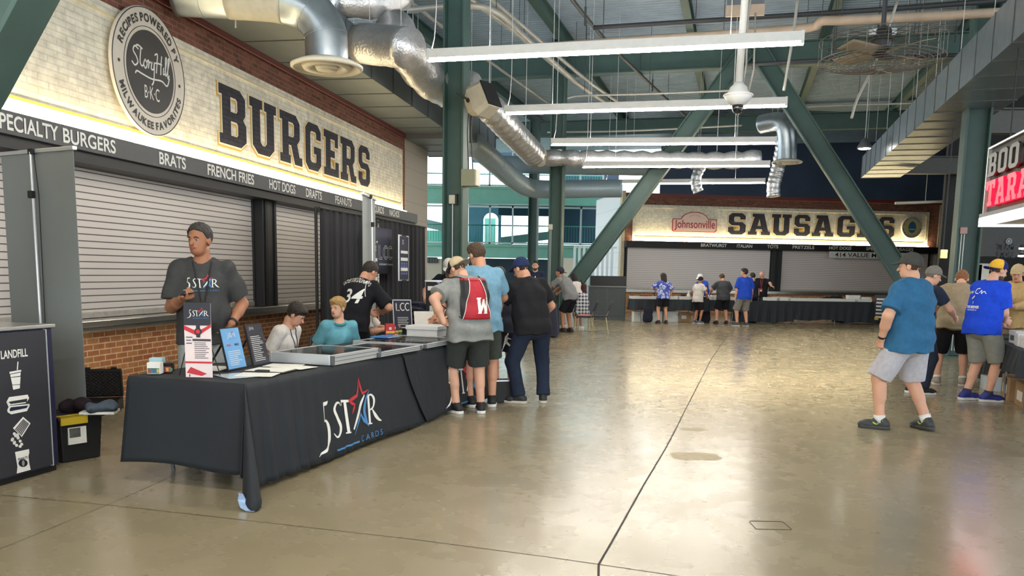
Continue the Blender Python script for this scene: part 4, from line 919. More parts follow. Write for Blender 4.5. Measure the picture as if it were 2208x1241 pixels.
    if face:
        e_ = thing('x', None, None) if False else None
        for q in (-1, 1):
            m_ = MB(); m_.lathe((q * .031, .0745, .000), [(0, -.0085), (.008, -.006), (.0115, 0), (.008, .006), (0, .0085)], 10); eo = on_head(None or _mesh(m_, 'eye'), 'eye', EYEW)
            m_ = MB(); m_.lathe((q * .031, .0815, -.000), [(0, -.0062), (.005, -.0035), (.0062, 0), (.005, .0035), (0, .0062)], 8); finish(_mesh(m_, 'iris'), 'iris', EYED, eo)
            m_ = MB(); m_.tube([(q * .015, .0935, .019), (q * .03, .0925, .0245), (q * .048, .081, .019)], [.0035, .0045, .0028], 6); on_head(_mesh(m_, 'eyebrow'), 'eyebrow', HAIRM[hairc if hairc in ('black', 'dark', 'brown', 'blond') else 'dark'])
        m_ = MB(); m_.tube([(-.024, .0885, -.054), (-.010, .0955, -.0515), (0, .096, -.0525), (.010, .0955, -.0515), (.024, .0885, -.054)], [.002, .005, .0045, .005, .002], 6); m_.tube([(-.020, .0895, -.0575), (0, .0965, -.061), (.020, .0895, -.0575)], [.002, .006, .002], 6); on_head(_mesh(m_, 'lips'), 'lips', LIPM)
    PEOPLE[key] = dict(t=t, shirt=sm if shirt else None, so=so if shirt else None, P0=P0, W=Wt, C=C, N=N, S=S_, arms=arms, legs=legs_, Hc=Hc, Rh=Rh, fwd=fwd, k=k, ds=ds, shorts=lo_, k_=k)
    return t
def _mesh(mb, name):
    me = bpy.data.meshes.new(name); me.from_pydata(mb.v, [], mb.f); me.update()
    bm = bmesh.new(); bm.from_mesh(me); bmesh.ops.recalc_face_normals(bm, faces=bm.faces); bm.to_mesh(me); bm.free()
    me.polygons.foreach_set('use_smooth', [True] * len(me.polygons)); return me
def shirt_print(key, me, name, m, x, z, back=True, lift=.003, on='so', yawd=0, step=.02):
    """lettering (flat, lower left at 0,0) draped on the back or chest of a shirt"""
    P = PEOPLE[key]; par = P[on]; T = Matrix.Translation((x, -1 if back else 1, z)) @ UP if back else Matrix.Rotation(PI, 4, 'Z') @ Matrix.Translation((-x, -1, z)) @ UP
    if yawd: T = Matrix.Rotation(math.radians(yawd), 4, 'Z') @ T
    d = Matrix.Rotation(math.radians(yawd), 3, 'Z') @ Vector((0, 1 if back else -1, 0))
    return finish(project(me, par.data, T, d, lift, step), name, m, par)
def wrist_band(key, i, m, name='watch', f=.93):
    P = PEOPLE[key]; s0, el, wr, *_ = P['arms'][i]; k = P['k']; u = unit(wr - el); c = el + (wr - el) * f
    MB().tube([c - u * .012, c + u * .012], .036 * k, 16).build(name, m, P['t'], smooth=True)

# ------------------------------------------------------------------ the near tables, their cloths and what stands on them
T = Fr((-1.854, 5.703), (1.218, 3.722)); TD = 1.0; TZ = .75
CLOTH = mat('black_stretch_cloth', (27, 32, 38), .75, var=.1, scale=6, bump=.15, bscale=300)
STRED = mat('logo_red', (196, 48, 58), .6, var=0); STBLU = mat('logo_blue', (74, 134, 190), .6, var=0)
ALU = mat('satin_aluminium', (222, 224, 226), .32, metal=.6, var=.06, stretch=(1, 20, 20)); GREYLEG = mat('grey_table_leg', (120, 124, 128), .45, metal=.4, var=.05)
PAPER = mat('white_paper', (226, 224, 216), .8, var=.04); TCARD = mat('clear_lid', (235, 240, 240), .05, var=0, trans=1.0)
def folding_table(fr, s0, s1, n0, n1, label, grp, z=TZ, m=None):
    t = thing('folding_table', label, 'table', fr.w(s0, n0, 0), fr.r, grp); L, Dp = s1 - s0, n0 - n1
    MB().lo_hi((0, 0, z - .045), (L, Dp, z)).build('tabletop', m or GREYLEG, t, bevel=.01)
    for x in (.22, L - .22):
        for y in (.1, Dp - .1): MB().tube([(x, y, z - .04), (x, y, .25), (x + (.04 if x < 1 else -.04), y, 0)], .015, 10).build('leg', GREYLEG, t)
        MB().tube([(x, .1, .26), (x, Dp - .1, .26)], .011, 8).build('leg_brace', GREYLEG, t)
    return t
folding_table(T, .02, 2.46, -.03, -.97, 'folding table under the near black logo cloth', 'folding tables under the logo cloths')
folding_table(T, 2.52, 4.96, -.03, -.97, 'folding table under the far black logo cloth', 'folding tables under the logo cloths')
def skirt_cloth(fr, s0, s1, dep, label, z=TZ + .006, near=True, drop=.75, grp='black logo tablecloths', fold0=1.0, slant=0.0, m=CLOTH, extra=0.0, tip=.5):
    """cloth over a table: top, front skirt, near end skirt with a long corner fold"""
    path = []; NE, NC, NF = 26, 26, 120
    if near:
        for i in range(NE): u = i / NE; path.append((s0, -dep + dep * u, 180.0, .05 + .05 * (1 - u), .14 + .02 * math.sin(u * 5), .006 * math.sin(u * 9)))
        for i in range(NC):
            u = i / NC; ph = 180 - 90 * u; g = math.exp(-((u - .45) / .15) ** 2); g2 = math.exp(-((u - .24) / .09) ** 2)
            path.append((s0, 0, ph, .06 + tip * g - .10 * g2 + .02 * math.sin(u * 19), .012 + .12 * (1 - u) ** 2 * (1 - g), 0))
    for i in range(NF + 1):
        u = i / NF; s = s0 + (s1 - s0) * u; a = fold0 * max(.12, 1 - u * 1.35)
        f = a * (.018 * math.sin(s * 34 + 1.3 * math.sin(s * 9)) + .010 * math.sin(s * 61 + 2)); path.append((s + slant * 0, 0, 90.0, .075 + extra + .015 * math.sin(s * 3.1), .03 + .01 * math.sin(s * 4), f))
    NV = 16; vs = []; fs = []; n = len(path)
    for (s, nn, ph, fl, zb, fo) in path:
        c, sn = math.cos(math.radians(ph)), math.sin(math.radians(ph))
        for j in range(NV + 1):
            v = j / NV; out = .012 + extra + (fl - extra) * v ** 1.15 + fo * v ** .7; zz = z - (z - zb) * v
            if j == 0: out = 0
            if slant and s < s0 + .6: sl = slant * v ** 1.5 * (1 - (s - s0) / .6)
            else: sl = 0
            vs.append((s + out * c + sl, -(nn + out * sn), zz))
    for i in range(n - 1):
        for j in range(NV): a = i * (NV + 1) + j; fs.append((a, a + NV + 1, a + NV + 2, a + 1))
    o = len(vs); ringtop = [i * (NV + 1) for i in range(n)]
    back = [(s1, dep, z), (s0, dep, z)]; vs += back
    fs.append(tuple(ringtop + [o, o + 1]))
    # back skirt, short
    vs += [(s1, dep + .04, z - .25), (s0, dep + .04, z - .25)]; fs.append((o, o + 2, o + 3, o + 1))
    mb = MB(); mb.add(vs, fs); ob = mb.build('tablecloth', m, smooth=False, solid=.004); ob.matrix_world = fr.M(); tag(ob, label, 'tablecloth', grp)
    for p in ob.data.polygons: p.use_smooth = len(p.vertices) == 4
    return ob
cl1 = skirt_cloth(T, 0, 2.88, TD, 'black tablecloth with the whole white 5 STAR logo, nearest to the viewer')
cl2 = skirt_cloth(T, 2.46, 5.02, TD, 'black tablecloth with half hidden 5 STAR logo, behind the legs of shoppers', near=False, fold0=.25, slant=.36, extra=.02, z=TZ + .011)
HB = mat('pale_blue_hem', (158, 184, 220), .7, var=.05)
mb = MB(); hp_ = [H(515, 1062, .09), H(513, 1078, .05), H(518, 1094, .015), H(530, 1101, .006), H(546, 1103, .005), H(554, 1096, .012), H(545, 1088, .03), H(530, 1076, .06), H(524, 1064, .10)]
mb.add([tuple(p) for p in hp_], [tuple(range(len(hp_)))]); o = mb.build('turned_hem', HB, cl1, solid=.004); o.matrix_parent_inverse = T.M().inverted()
def logo_meshes(x0=.80, z0=.05):
    def st(l): return strokes_mesh([[(q if q == 'L' else (q[0] - x0, q[1] - z0, q[2])) for q in s_] for s_ in l])
    W = [[(1.03, .492, .008), (1.0, .478, .03), (.95, .478, .028)], [(.955, .485, .018), (.947, .42, .014), (.935, .335, .008)], [(.935, .345, .008), (.975, .335, .026), (1.005, .27, .046), (.985, .18, .042), (.91, .11, .026), (.80, .082, .006)],
         [(1.222, .425, .006), (1.20, .455, .014), (1.155, .45, .024), (1.125, .405, .03), (1.16, .33, .036), (1.195, .255, .034), (1.17, .195, .026), (1.125, .18, .016), (1.092, .215, .006)], ['L', (1.235, .462, .022), (1.375, .445, .02)], ['L', (1.237, .47, .008), (1.24, .425, .014)], ['L', (1.305, .45, .032), (1.325, .18, .034)], ['L', (1.29, .183, .012), (1.365, .178, .012)],
         ['L', (1.425, .19, .018), (1.56, .365, .042), (1.65, .462, .012)], ['L', (1.705, .195, .034), (1.715, .44, .034)], ['L', (1.675, .197, .012), (1.745, .192, .012)], [(1.70, .445, .014), (1.775, .445, .018), (1.82, .40, .034), (1.795, .335, .022), (1.72, .315, .012)], [(1.765, .325, .014), (1.82, .255, .038), (1.87, .21, .028), (1.915, .19, .008)]]
    Rd = [['L', (1.365, .448, .006), (1.43, .452, .034), (1.515, .472, .030), (1.545, .53, .026), (1.569, .625, .004)], ['L', (1.569, .625, .004), (1.592, .54, .026), (1.618, .478, .026), (1.73, .497, .006)], ['L', (1.365, .450, .01), (1.43, .415, .03), (1.47, .40, .022), (1.45, .37, .026), (1.418, .325, .004)]]
    Bl = [['L', (1.428, .14, .004), (1.50, .24, .018), (1.56, .305, .03), (1.61, .24, .032), (1.678, .178, .006)], [(1.735, .487, .005), (1.665, .42, .026), (1.625, .33, .034), (1.64, .25, .028), (1.677, .178, .008)], ['L', (1.107, .072, .015), (1.49, .074, .015)]]
    me = fit(text_mesh('CARDS', 1, .0, 1.0, spacing=1.5), .385, .052); me.transform(Matrix.Translation((1.527 - x0, .062 - z0, 0)))
    return [(st(W), WTXT), (st(Rd), STRED), (join_meshes([st(Bl), me]), STBLU)]
bv1 = BVHTree.FromPolygons([v.co for v in cl1.data.vertices], [tuple(p.vertices) for p in cl1.data.polygons])
bv2 = BVHTree.FromPolygons([v.co for v in cl2.data.vertices], [tuple(p.vertices) for p in cl2.data.polygons])
for par, bv, ds_ in ((cl1, bv1, 0), (cl2, bv2, 2.59)):
    for i, (me, m_) in enumerate(logo_meshes()):
        finish(project(me, bv, Matrix.Translation((.80 + ds_, -.4, .05)) @ UP, (0, 1, 0), .004 + .0012 * i, .03), ('logo_lettering', 'logo_star', 'logo_swoosh')[i], m_, par)

# --- display cases
def case(fr, s, n, L, Dp, h, rz, label, inner):
    t = thing('display_case', label, 'display case', fr.w(s, n, TZ + .013), fr.r + rz, 'aluminium framed display cases')
    mb = MB(); w = .028
    mb.lo_hi((0, 0, 0), (L, w, h)); mb.build('front_rail', ALU, t, bevel=.004); MB().lo_hi((0, Dp - w, 0), (L, Dp, h)).build('back_rail', ALU, t, bevel=.004)
    MB().lo_hi((0, w, 0), (w, Dp - w, h)).build('side_rail', ALU, t, bevel=.004); MB().lo_hi((L - w, w, 0), (L, Dp - w, h)).build('side_rail', ALU, t, bevel=.004)
    for z in (.35, .7): MB().lo_hi((-.002, -.003, h * z), (L + .002, .0, h * z + .004)).build('groove', mat('groove_grey', (120, 124, 128), .4, metal=.6), t)
    for x in (0, L): MB().box((x, 0, h / 2), (.03, .03, h * .9)).build('corner_block', mat('corner_grey', (88, 90, 94), .5), t, bevel=.005)
    MB().lo_hi((w, w, .004), (L - w, Dp - w, .012)).build('liner', inner, t)
    MB().lo_hi((w * .6, w * .6, h - .008), (L - w * .6, Dp - w * .6, h - .003)).build('glass_lid', TCARD, t)
    return t
LINB = mat('case_lining_black', (30, 30, 32), .8, var=.1); LINW = mat('case_lining_grey', (150, 150, 146), .8, var=.2, scale=30)
case(T, 1.18, .0, .80, .62, .088, -.02, 'thick aluminium display case with dark lining, nearest on the table', LINB)
case(T, 1.95, .03, .86, .62, .048, -.03, 'flat aluminium display case with pale contents, middle of the three', LINW)
case(T, 2.95, .04, .95, .85, .048, -.03, 'flat aluminium display case farthest along the table, dark lining', LINB)
# cards in slabs inside the flat cases
SLABM = mat('card_slab', (214, 214, 206), .3, var=.05); CARDC = [mat('card_%d' % i, c, .5, var=.2, scale=60) for i, c in enumerate([(176, 60, 50), (60, 96, 160), (196, 170, 90), (70, 120, 80), (150, 150, 150), (40, 44, 60)])]
def card(fr, s, n, z, rz, label, grp, tilt=0, m=None, sc=1.0):
    t = thing('trading_card', label, 'card', fr.w(s, n, z), fr.r + rz, grp); t.rotation_euler = (tilt, 0, fr.r + rz); t.scale = (sc, sc, sc)
    MB().lo_hi((-.04, -.066, 0), (.04, .066, .006)).build('slab', SLABM, t, bevel=.002); MB().lo_hi((-.031, -.055, .0055), (.031, .03, .0068)).build('picture', m or rnd.choice(CARDC), t); MB().lo_hi((-.033, .036, .0055), (.033, .058, .0068)).build('header', PAPER, t)
for i in range(7):
    for j in range(4): card(T, 2.03 + i * .107, -.10 - j * .138, TZ + .027, -.03, 'graded card in a clear slab inside the middle flat case', 'cards inside the middle case')
for i in range(7):
    for j in range(5): card(T, 3.05 + i * .12, -.09 - j * .155, TZ + .027, -.03, 'graded card in a clear slab inside the farthest flat case', 'cards inside the farthest case')
# --- signs, papers, boxes on the near table
def lines(mb, x0, x1, z0, z1, n, y, r, short=.35):
    for i in range(n):
        z = z1 - (z1 - z0) * (i + .5) / n; L = (x1 - x0) * (1 - short * r.random()); mb.lo_hi((x0, y - .0012, z - (z1 - z0) / n * .16), (x0 + L, y, z + (z1 - z0) / n * .16))
INK = mat('print_ink', (70, 70, 76), .7, var=0); INKW = mat('print_white', (214, 214, 210), .7, var=0); SKYB = mat('sky_blue_print', (106, 164, 214), .5, var=.04); NIGHT = mat('night_print', (32, 32, 44), .5, var=.1); ROSE = mat('poster_blush', (230, 214, 214), .6, var=.04)
def small_logo(parent, x, y, z, w, lift=0):
    for i, (me, m_) in enumerate(logo_meshes()):
        me.transform(Matrix.Scale(w / 1.12, 4)); letter(me, ('logo_lettering', 'logo_star', 'logo_swoosh')[i], m_, parent, x, y - .0006 * i, z)
def standee(fr, s, n, rz, lean): return fr.w(s, n, TZ + .013), fr.r + rz, lean
# mini banner
zb = TZ + .014; pA, pB = T.w(.115, -.586, 0), T.w(.40, -.589, 0)
t = thing('tabletop_banner', 'small upright printed banner on black legs at the near end of the table', 'banner', (pA.x, pA.y, zb), math.atan2(pB.y - pA.y, pB.x - pA.x) - .95)
q1, q2 = H(401, 812, .765), H(455, 803, .765); t.location = (q1.x, q1.y, zb); ang = math.atan2(q2.y - q1.y, q2.x - q1.x); t.rotation_euler = (0, 0, -.02)
bw = .195; bh = .535
MB().lo_hi((0, -.002, .0), (bw, .002, bh)).build('sheet', ROSE, t)
MB().lo_hi((0, -.0035, bh * .70), (bw, -.002, bh)).build('header', NIGHT, t); small_logo(t, .022, -.0045, bh * .79, .16)
MB().add([(0, -.0045, bh * .64), (bw * .5, -.0045, bh * .56), (bw, -.0045, bh * .68), (bw, -.0045, bh * .72), (bw * .5, -.0045, bh * .62), (0, -.0045, bh * .70)], [(0, 1, 4, 5), (1, 2, 3, 4)]).build('red_chevron', STRED, t)
disc(0, .026, -.008, -.005, 24).build('watch_dial', NIGHT, t).location = (bw * .52, 0, bh * .62); MB().lo_hi((bw * .52 - .014, -.006, bh * .54), (bw * .52 + .014, -.004, bh * .70)).build('watch_strap', NIGHT, t)
disc(0, .015, -.0095, -.008, 24).build('watch_face', STRED, t).location = (bw * .52, 0, bh * .62)
MB().lo_hi((bw * .3, -.004, bh * .49), (bw * .98, -.0025, bh * .52)).build('black_strip', INK, t); mb = MB(); lines(mb, bw * .36, bw * .95, bh * .25, bh * .48, 9, -.0025, rnd); mb.build('small_print', INK, t)
mb = MB(); lines(mb, bw * .06, bw * .34, bh * .44, bh * .56, 3, -.0025, rnd); mb.build('side_print', INK, t)
MB().lo_hi((.0, -.004, bh * .19), (bw, -.0025, bh * .215)).build('red_rule', STRED, t); MB().add([(bw * .04, -.004, bh * .06), (bw * .2, -.004, bh * .14), (bw * .8, -.004, bh * .05), (bw * .6, -.004, bh * .02)], [(0, 1, 2, 3)]).build('red_flag', STRED, t)
mb = MB(); mb.tube([(bw / 2, .012, bh), (-.09, .10, 0)], .004, 6); mb.tube([(bw / 2, .012, bh), (.02, .06, bh * .4), (.03, -.004, .004)], .004, 6); mb.tube([(bw / 2, .012, bh), (bw + .01, .12, 0)], .004, 6); mb.build('stand_legs', BLACK, t); MB().tube([(0, .006, bh), (bw, .006, bh)], .005, 8).build('top_bar', BLACK, t)
def easel_sign(a, b, top, label, face, ink, name, kind):
    q1, q2 = H(*a, .764), H(*b, .764); t = thing(name, label, 'sign', (q1.x, q1.y, zb), math.atan2(q2.y - q1.y, q2.x - q1.x)); w = (q2 - q1).length; h = top; M_ = Matrix.Rotation(-.22, 4, 'X')
    MB().at(M_).lo_hi((0, 0, .004), (w, .012, h)).build('frame', BLACK if kind else ALU, t); MB().at(M_).lo_hi((.008, -.003, .012), (w - .008, .0, h - .008)).build('print', face, t)
    me_ = [(m, mm) for m, mm in logo_meshes()]
    if kind == 'blue' or kind == 'list':
        sw = w * (.5 if kind == 'blue' else .3)
        for i, (m, mm) in enumerate(me_): m.transform(Matrix.Scale(sw / 1.12, 4)); letter(m, ('logo_lettering', 'logo_star', 'logo_swoosh')[i], mm, t, 0, 0, 0, M_ @ Matrix.Translation(((w - sw) / 2 if kind == 'blue' else w * .16, -.0042 - .0004 * i, h * (.72 if kind == 'blue' else .84))))
        mb = MB().at(M_); lines(mb, w * .16, w * .84, h * .1, h * (.46 if kind == 'blue' else .72), 8 if kind == 'blue' else 14, -.003, rnd); mb.build('small_print', ink, t)
        if kind == 'blue':
            letter(fit(text_mesh('PSA', 1, .04), w * .22, h * .05), 'lettering', STRED, t, 0, 0, 0, M_ @ Matrix.Translation((w * .18, -.0042, h * .56))); letter(fit(text_mesh('SGC', 1, .04), w * .24, h * .05), 'lettering', NIGHT, t, 0, 0, 0, M_ @ Matrix.Translation((w * .58, -.0042, h * .56)))
    MB().at(Matrix.Identity(4)).beam((w / 2, .02 + h * .2, h * .8), (w / 2, .26, .002), .03, .006).build('prop_leg', BLACK, t)
    return t
easel_sign((493, 800), (533, 792), .335, 'light blue printed easel sign with logo, left of the black one', SKYB, INKW, 'easel_sign', 'blue')
easel_sign((547, 790), (582, 783), .345, 'black printed list easel sign beside the light blue one', NIGHT, INKW, 'easel_sign', 'list')
def sheet(s, n, rz, w, d, label, m=PAPER, z=0.0, h=.003, grp='loose papers on the near table', nm='paper_sheet'):
    o = MB().lo_hi((-w / 2, -d / 2, 0), (w / 2, d / 2, h)).build(nm, m); o.location = T.w(s, n, TZ + .0125 + z); o.rotation_euler = (0, 0, T.r + rz); return tag(o, label, 'paper', grp)
sheet(.30, -.30, -.5, .22, .28, 'clear sleeve with papers at the near front corner of the table', mat('film_sleeve', (196, 208, 212), .15, var=.05)); sheet(.40, -.18, .3, .215, .28, 'white sheet nearest the front edge, below the light blue sign', z=.004)
sheet(.66, -.24, .12, .23, .31, 'white sheet on a clipboard in the middle of the papers', z=.010); sheet(.92, -.20, -.08, .22, .30, 'white sheet right of the clipboard sheet, toward the thick case', z=.006); sheet(1.02, -.36, .2, .215, .28, 'white sheet behind the others, touching the thick case', z=.001)
t = thing('clipboard', 'dark clipboard with a metal clip under a white sheet', 'clipboard', T.w(.66, -.24, TZ + .0125), T.r + .12); MB().lo_hi((-.12, -.165, .003), (.12, .165, .008)).build('board', mat('clipboard_brown', (70, 62, 52), .6), t); MB().lo_hi((-.16, -.05, .008), (-.105, .05, .024)).build('clip', DARK, t, bevel=.004)
sheet(.60, -.72, .2, .3, .22, 'white pad behind the light blue sign', z=.002)
for i, (x0, x1, y0, y1, c, lab) in enumerate(((317, 347, 806, 778, 0, 'front small pack box with teal and white print at the table corner'), (346, 372, 803, 782, 1, 'small clear pack box right of the teal one at the table corner'), (322, 352, 798, 775, 2, 'small pale blue pack box behind the others at the table corner'))):
    q1, q2 = H(x0, y0, .764), H(x1, y0 - 1, .764); w = (q2 - q1).length; t = thing('card_pack_box', lab, 'box', (q1.x, q1.y, zb), 0.06, 'small pack boxes at the table corner')
    MB().lo_hi((0, 0, 0), (w, .075, .085 + .01 * (c == 2))).build('carton', [PAPER, TCARD, mat('pack_aqua', (170, 206, 214), .4, var=.1)][c], t, bevel=.003); MB().lo_hi((.005, -.002, .005), (w - .005, 0, .045)).build('printed_band', [mat('pack_green', (70, 120, 104), .5, var=.4, scale=40), CARDC[0], SKYB][c], t)
    for k in range(3): MB().lo_hi((.012 + k * .03, -.003, .012), (.03 + k * .03, -.001, .038)).build('motif', CARDC[(k + i) % 6], t)
    if c == 1: MB().lo_hi((.006, .006, .002), (w - .006, .069, .07)).build('packs', CARDC[4], t)
# white carton and items at the far end of the tables
t = thing('card_storage_box', 'long white card box on the table in front of the man with the red backpack', 'box', T.w(4.28, -.40, TZ + .018), T.r + .0)
MB().lo_hi((0, 0, 0), (.42, .40, .10)).build('tray', WHITE, t, bevel=.004); MB().lo_hi((-.012, -.012, .085), (.432, .412, .135)).build('lid', WHITE, t, bevel=.006)
t = thing('blue_folder', 'blue folder lying on the farthest case', 'folder', T.w(3.55, -.72, TZ + .062), T.r); MB().lo_hi((-.15, -.11, 0), (.15, .11, .012)).build('cover', mat('folder_blue', (60, 120, 186), .5, var=.05), t, bevel=.003)
MB().lo_hi((-.14, -.112, .003), (.14, -.1, .009)).build('pages', PAPER, t)
for i, (ds_, c, lab) in enumerate(((0, (190, 40, 44), 'red and yellow pack box by the far end of the farthest case'), (.12, (36, 40, 70), 'dark blue and yellow pack box beside the red one'), (.22, (30, 32, 40), 'black pack box right of the dark blue one'))):
    t = thing('card_pack_box', lab, 'box', T.w(3.95 + ds_ * .9, -.86, TZ + .018), T.r - .9, 'pack boxes by the farthest case')
    MB().lo_hi((-.055, -.03, 0), (.055, .03, .17 - .03 * i)).build('carton', mat('pack_%d' % (90 + i), c, .45, var=.06), t, bevel=.003); MB().lo_hi((-.05, -.032, .06), (.05, -.03, .085)).build('yellow_band', mat('pack_yellow', (226, 188, 60), .5), t)
    MB().lo_hi((-.045, -.032, .015), (.045, -.03, .05)).build('picture', CARDC[(i + 1) % 6], t); MB().lo_hi((-.015, -.032, .1), (.015, -.03, .13)).build('crest', INKW, t)
# ------------------------------------------------------------------ waste bin at the left edge
bn = Fr((-3.579, 5.667), (.124, .476))
WB0 = -1.1; t = thing('waste_station', 'charcoal waste station lettered LANDFILL with white waste pictograms', 'bin', bn.w(0, 0, 0), bn.r)
MB().lo_hi((WB0, .02, .04), (.56, .72, 1.085)).build('cabinet', NAVY, t, bevel=.008); MB().lo_hi((WB0, -.004, .06), (.475, .03, 1.075)).build('front_panel', mat('charcoal_laminate', (48, 48, 54), .55, var=.05), t)
MB().lo_hi((WB0, .0, 1.085), (.58, .74, 1.115)).build('counter_top', STEEL, t, bevel=.006); MB().lo_hi((.474, -.008, .05), (.482, .02, 1.08)).build('edge_trim', ALU, t); MB().lo_hi((WB0, .03, 0), (.54, .70, .04)).build('plinth', BLACK, t)
def bp(*pts): return [bn.px(x, y, .006) for x, y in pts]
def picto(name, polys, m=WTXT, y=-.0065):
    mb = MB()
    for p in polys: mb.add([(a, y, b) for a, b in p], [tuple(range(len(p)))])
    return mb.build(name, m, t)
def zb_(pts): return bp(*[(x / 3.1025, 680 + y / 3.1025) for x, y in pts])
tl, tr = zb_([(5, 262), (184, 240)]); me = fit(text_mesh('LANDFILL', 1, .02, .8), tr[0] - tl[0], .058); letter(me, 'lettering', WTXT, t, tl[0], -.0065, zb_([(5, 292)])[0][1])
picto('cup', [zb_(p) for p in ([(63, 376), (140, 362), (142, 374), (64, 390)], [(68, 394), (138, 380), (136, 402), (71, 412)], [(72, 416), (137, 408), (134, 458), (82, 462)], [(82, 466), (134, 462), (132, 486), (88, 496)], [(116, 308), (123, 308), (119, 364), (112, 364)])])
picto('clamshell', [zb_(p) for p in ([(60, 545), (185, 528), (195, 552), (180, 575), (182, 555), (62, 575), (50, 590), (42, 578)], [(50, 590), (62, 580), (70, 592), (175, 577), (170, 585), (62, 600)], [(48, 630), (60, 604), (196, 590), (198, 602), (180, 638), (75, 660), (50, 645)], [(42, 578), (50, 574), (66, 604), (58, 612)])]); picto('clamshell_inside', [zb_([(62, 628), (72, 612), (188, 600), (176, 618), (66, 640)])], NAVY, -.008)
picto('carton', [zb_([(154, 676), (204, 720), (146, 812), (86, 752)])]); mb = MB()
for k in range(6): a, b = .12 + k * .14, .12 + k * .14; p, q = zb_([(152 + 46 * a, 688 + 40 * a), (94 + 54 * b, 756 + 52 * b)]); mb.beam((p[0], -.008, p[1]), (q[0], -.008, q[1]), .002, .006, (1, 0, 0))
mb.build('carton_stripes', NIGHT, t)
rp = random.Random(3); mb = MB()
for k in range(13):
    cx, cy = rp.uniform(80, 145), 790 + k * 7; mb.add([(a, -.0065, b) for a, b in zb_([(cx + 11 * math.cos(i), cy + 11 * math.sin(i)) for i in (0, 1, 2.2, 3.2, 4.3, 5.3)])], [tuple(range(6))])
tag(mb.build('popcorn', WTXT, t), kind='stuff')
picto('snack_bag', [zb_([(100, 912), (194, 892), (196, 915), (190, 940), (196, 990), (205, 1030), (112, 1056), (116, 1010), (108, 960)])]); picto('snack_oval', [zb_([(153 + 31 * math.cos(a), 986 + 26 * math.sin(a)) for a in [i * .45 for i in range(14)]])], NIGHT, -.008); picto('peanut', [zb_([(153 + 9 * math.cos(a), 986 + 20 * math.sin(a)) for a in [i * .45 for i in range(14)]])], mat('peanut_grey', (150, 150, 146), .6), -.0095)
tl = zb_([(120, 972)])[0]; me = fit(text_mesh('PEANUTS', 1, .02), .085, .02); letter(me, 'lettering', NIGHT, t, tl[0], -.008, tl[1])
MB().lo_hi((-.6, .2, 1.115), (-.1, .55, 1.13)).build('drop_rim', BLACK, t)
# tote, bag and grey cloth, open case, banner back
q1, q2 = H(133, 1000), H(220, 985); t = thing('storage_tote', 'black storage tote with yellow latches and a paper label, beside the waste station', 'tote', (q1.x, q1.y, 0), math.atan2(q2.y - q1.y, q2.x - q1.x)); w = (q2 - q1).length + .02
mb = MB(); e = .02; h = .34; dpt = .40
mb.add([(e, e, 0), (w - e, e, 0), (w - e, dpt - e, 0), (e, dpt - e, 0), (0, 0, h), (w, 0, h), (w, dpt, h), (0, dpt, h)], [(3, 2, 1, 0), (0, 1, 5, 4), (1, 2, 6, 5), (2, 3, 7, 6), (3, 0, 4, 7), (4, 5, 6, 7)]); mb.build('tub', BLACK, t, bevel=.012)
MB().lo_hi((-.015, -.015, h), (w + .015, dpt + .015, h + .03)).build('lid', mat('tote_lid_black', (26, 26, 28), .5), t, bevel=.008); YEL = mat('latch_yellow', (202, 172, 44), .5, var=.05)
MB().lo_hi((.0, -.026, h - .035), (w * .62, -.004, h + .035)).lo_hi((.0, -.026, h + .02), (w * .62, .06, h + .035)).build('latch', YEL, t, bevel=.004); lx = w * .18
MB().lo_hi((lx, -.002, h * .42), (lx + w * .42, .014, h * .82)).build('label', PAPER, t); MB().lo_hi((lx + .01, -.004, h * .58), (lx + w * .28, 0, h * .80)).build('label_photo', mat('label_grey', (90, 90, 86), .6, var=.3, scale=30), t)
q = H(190, 892, .40); f = Fld((-.22, -.2, -.06), (.22, .2, .12), .008); f.ecap((-.08, 0, .01), (.08, .02, .01), (0, 1, 0), (.08, .028), (.07, .024), .02); f.cap((-.03, -.04, .02), (.06, .04, .03), .03, .024, .03); f.noise(.012, .8, 2.0, .5)
o = finish(f.mesh('cloth_bundle'), 'cloth_bundle', cloth('bundle_slate', (78, 88, 100))); o.location = (q1.x + .24, q1.y + .20, .415); o.rotation_euler = (0, 0, .3); tag(o, 'grey crumpled cloth lying on the black tote', 'cloth')
sb = MB().lo_hi((-.13, -.09, 0), (.13, .09, .02)).build('paper_pad', PAPER); sb.location = (q1.x + .20, q1.y + .24, .372); sb.rotation_euler = (0, 0, .2); tag(sb, 'white pad under the grey cloth on the black tote', 'paper')
f = Fld((-.2, -.2, -.1), (.2, .2, .2), .009); f.ecap((-.09, 0, -.02), (.06, 0, .0), (0, 1, 0), (.08, .05), (.06, .04), .02); f.noise(.014, .8, 1.0, .5); o = finish(f.mesh('dark_bag'), 'dark_bag', cloth('bag_plum', (40, 30, 36))); o.location = (q1.x - .0, q1.y + .3, .43); tag(o, 'dark soft bag on the tote against the waste station', 'bag')
q1, q2 = D(36, 860, 7.2), D(186, 860, 6.75); t = thing('rollup_banner', 'grey back of a tall roll-up banner behind the waste station', 'banner', (q1.x, q1.y, 0), math.atan2(q2.y - q1.y, q2.x - q1.x)); w = (Vector((q2.x, q2.y, 0)) - Vector((q1.x, q1.y, 0))).length
BBACK = mat('banner_back_grey', (138, 144, 142), .55, var=.03, scale=2)
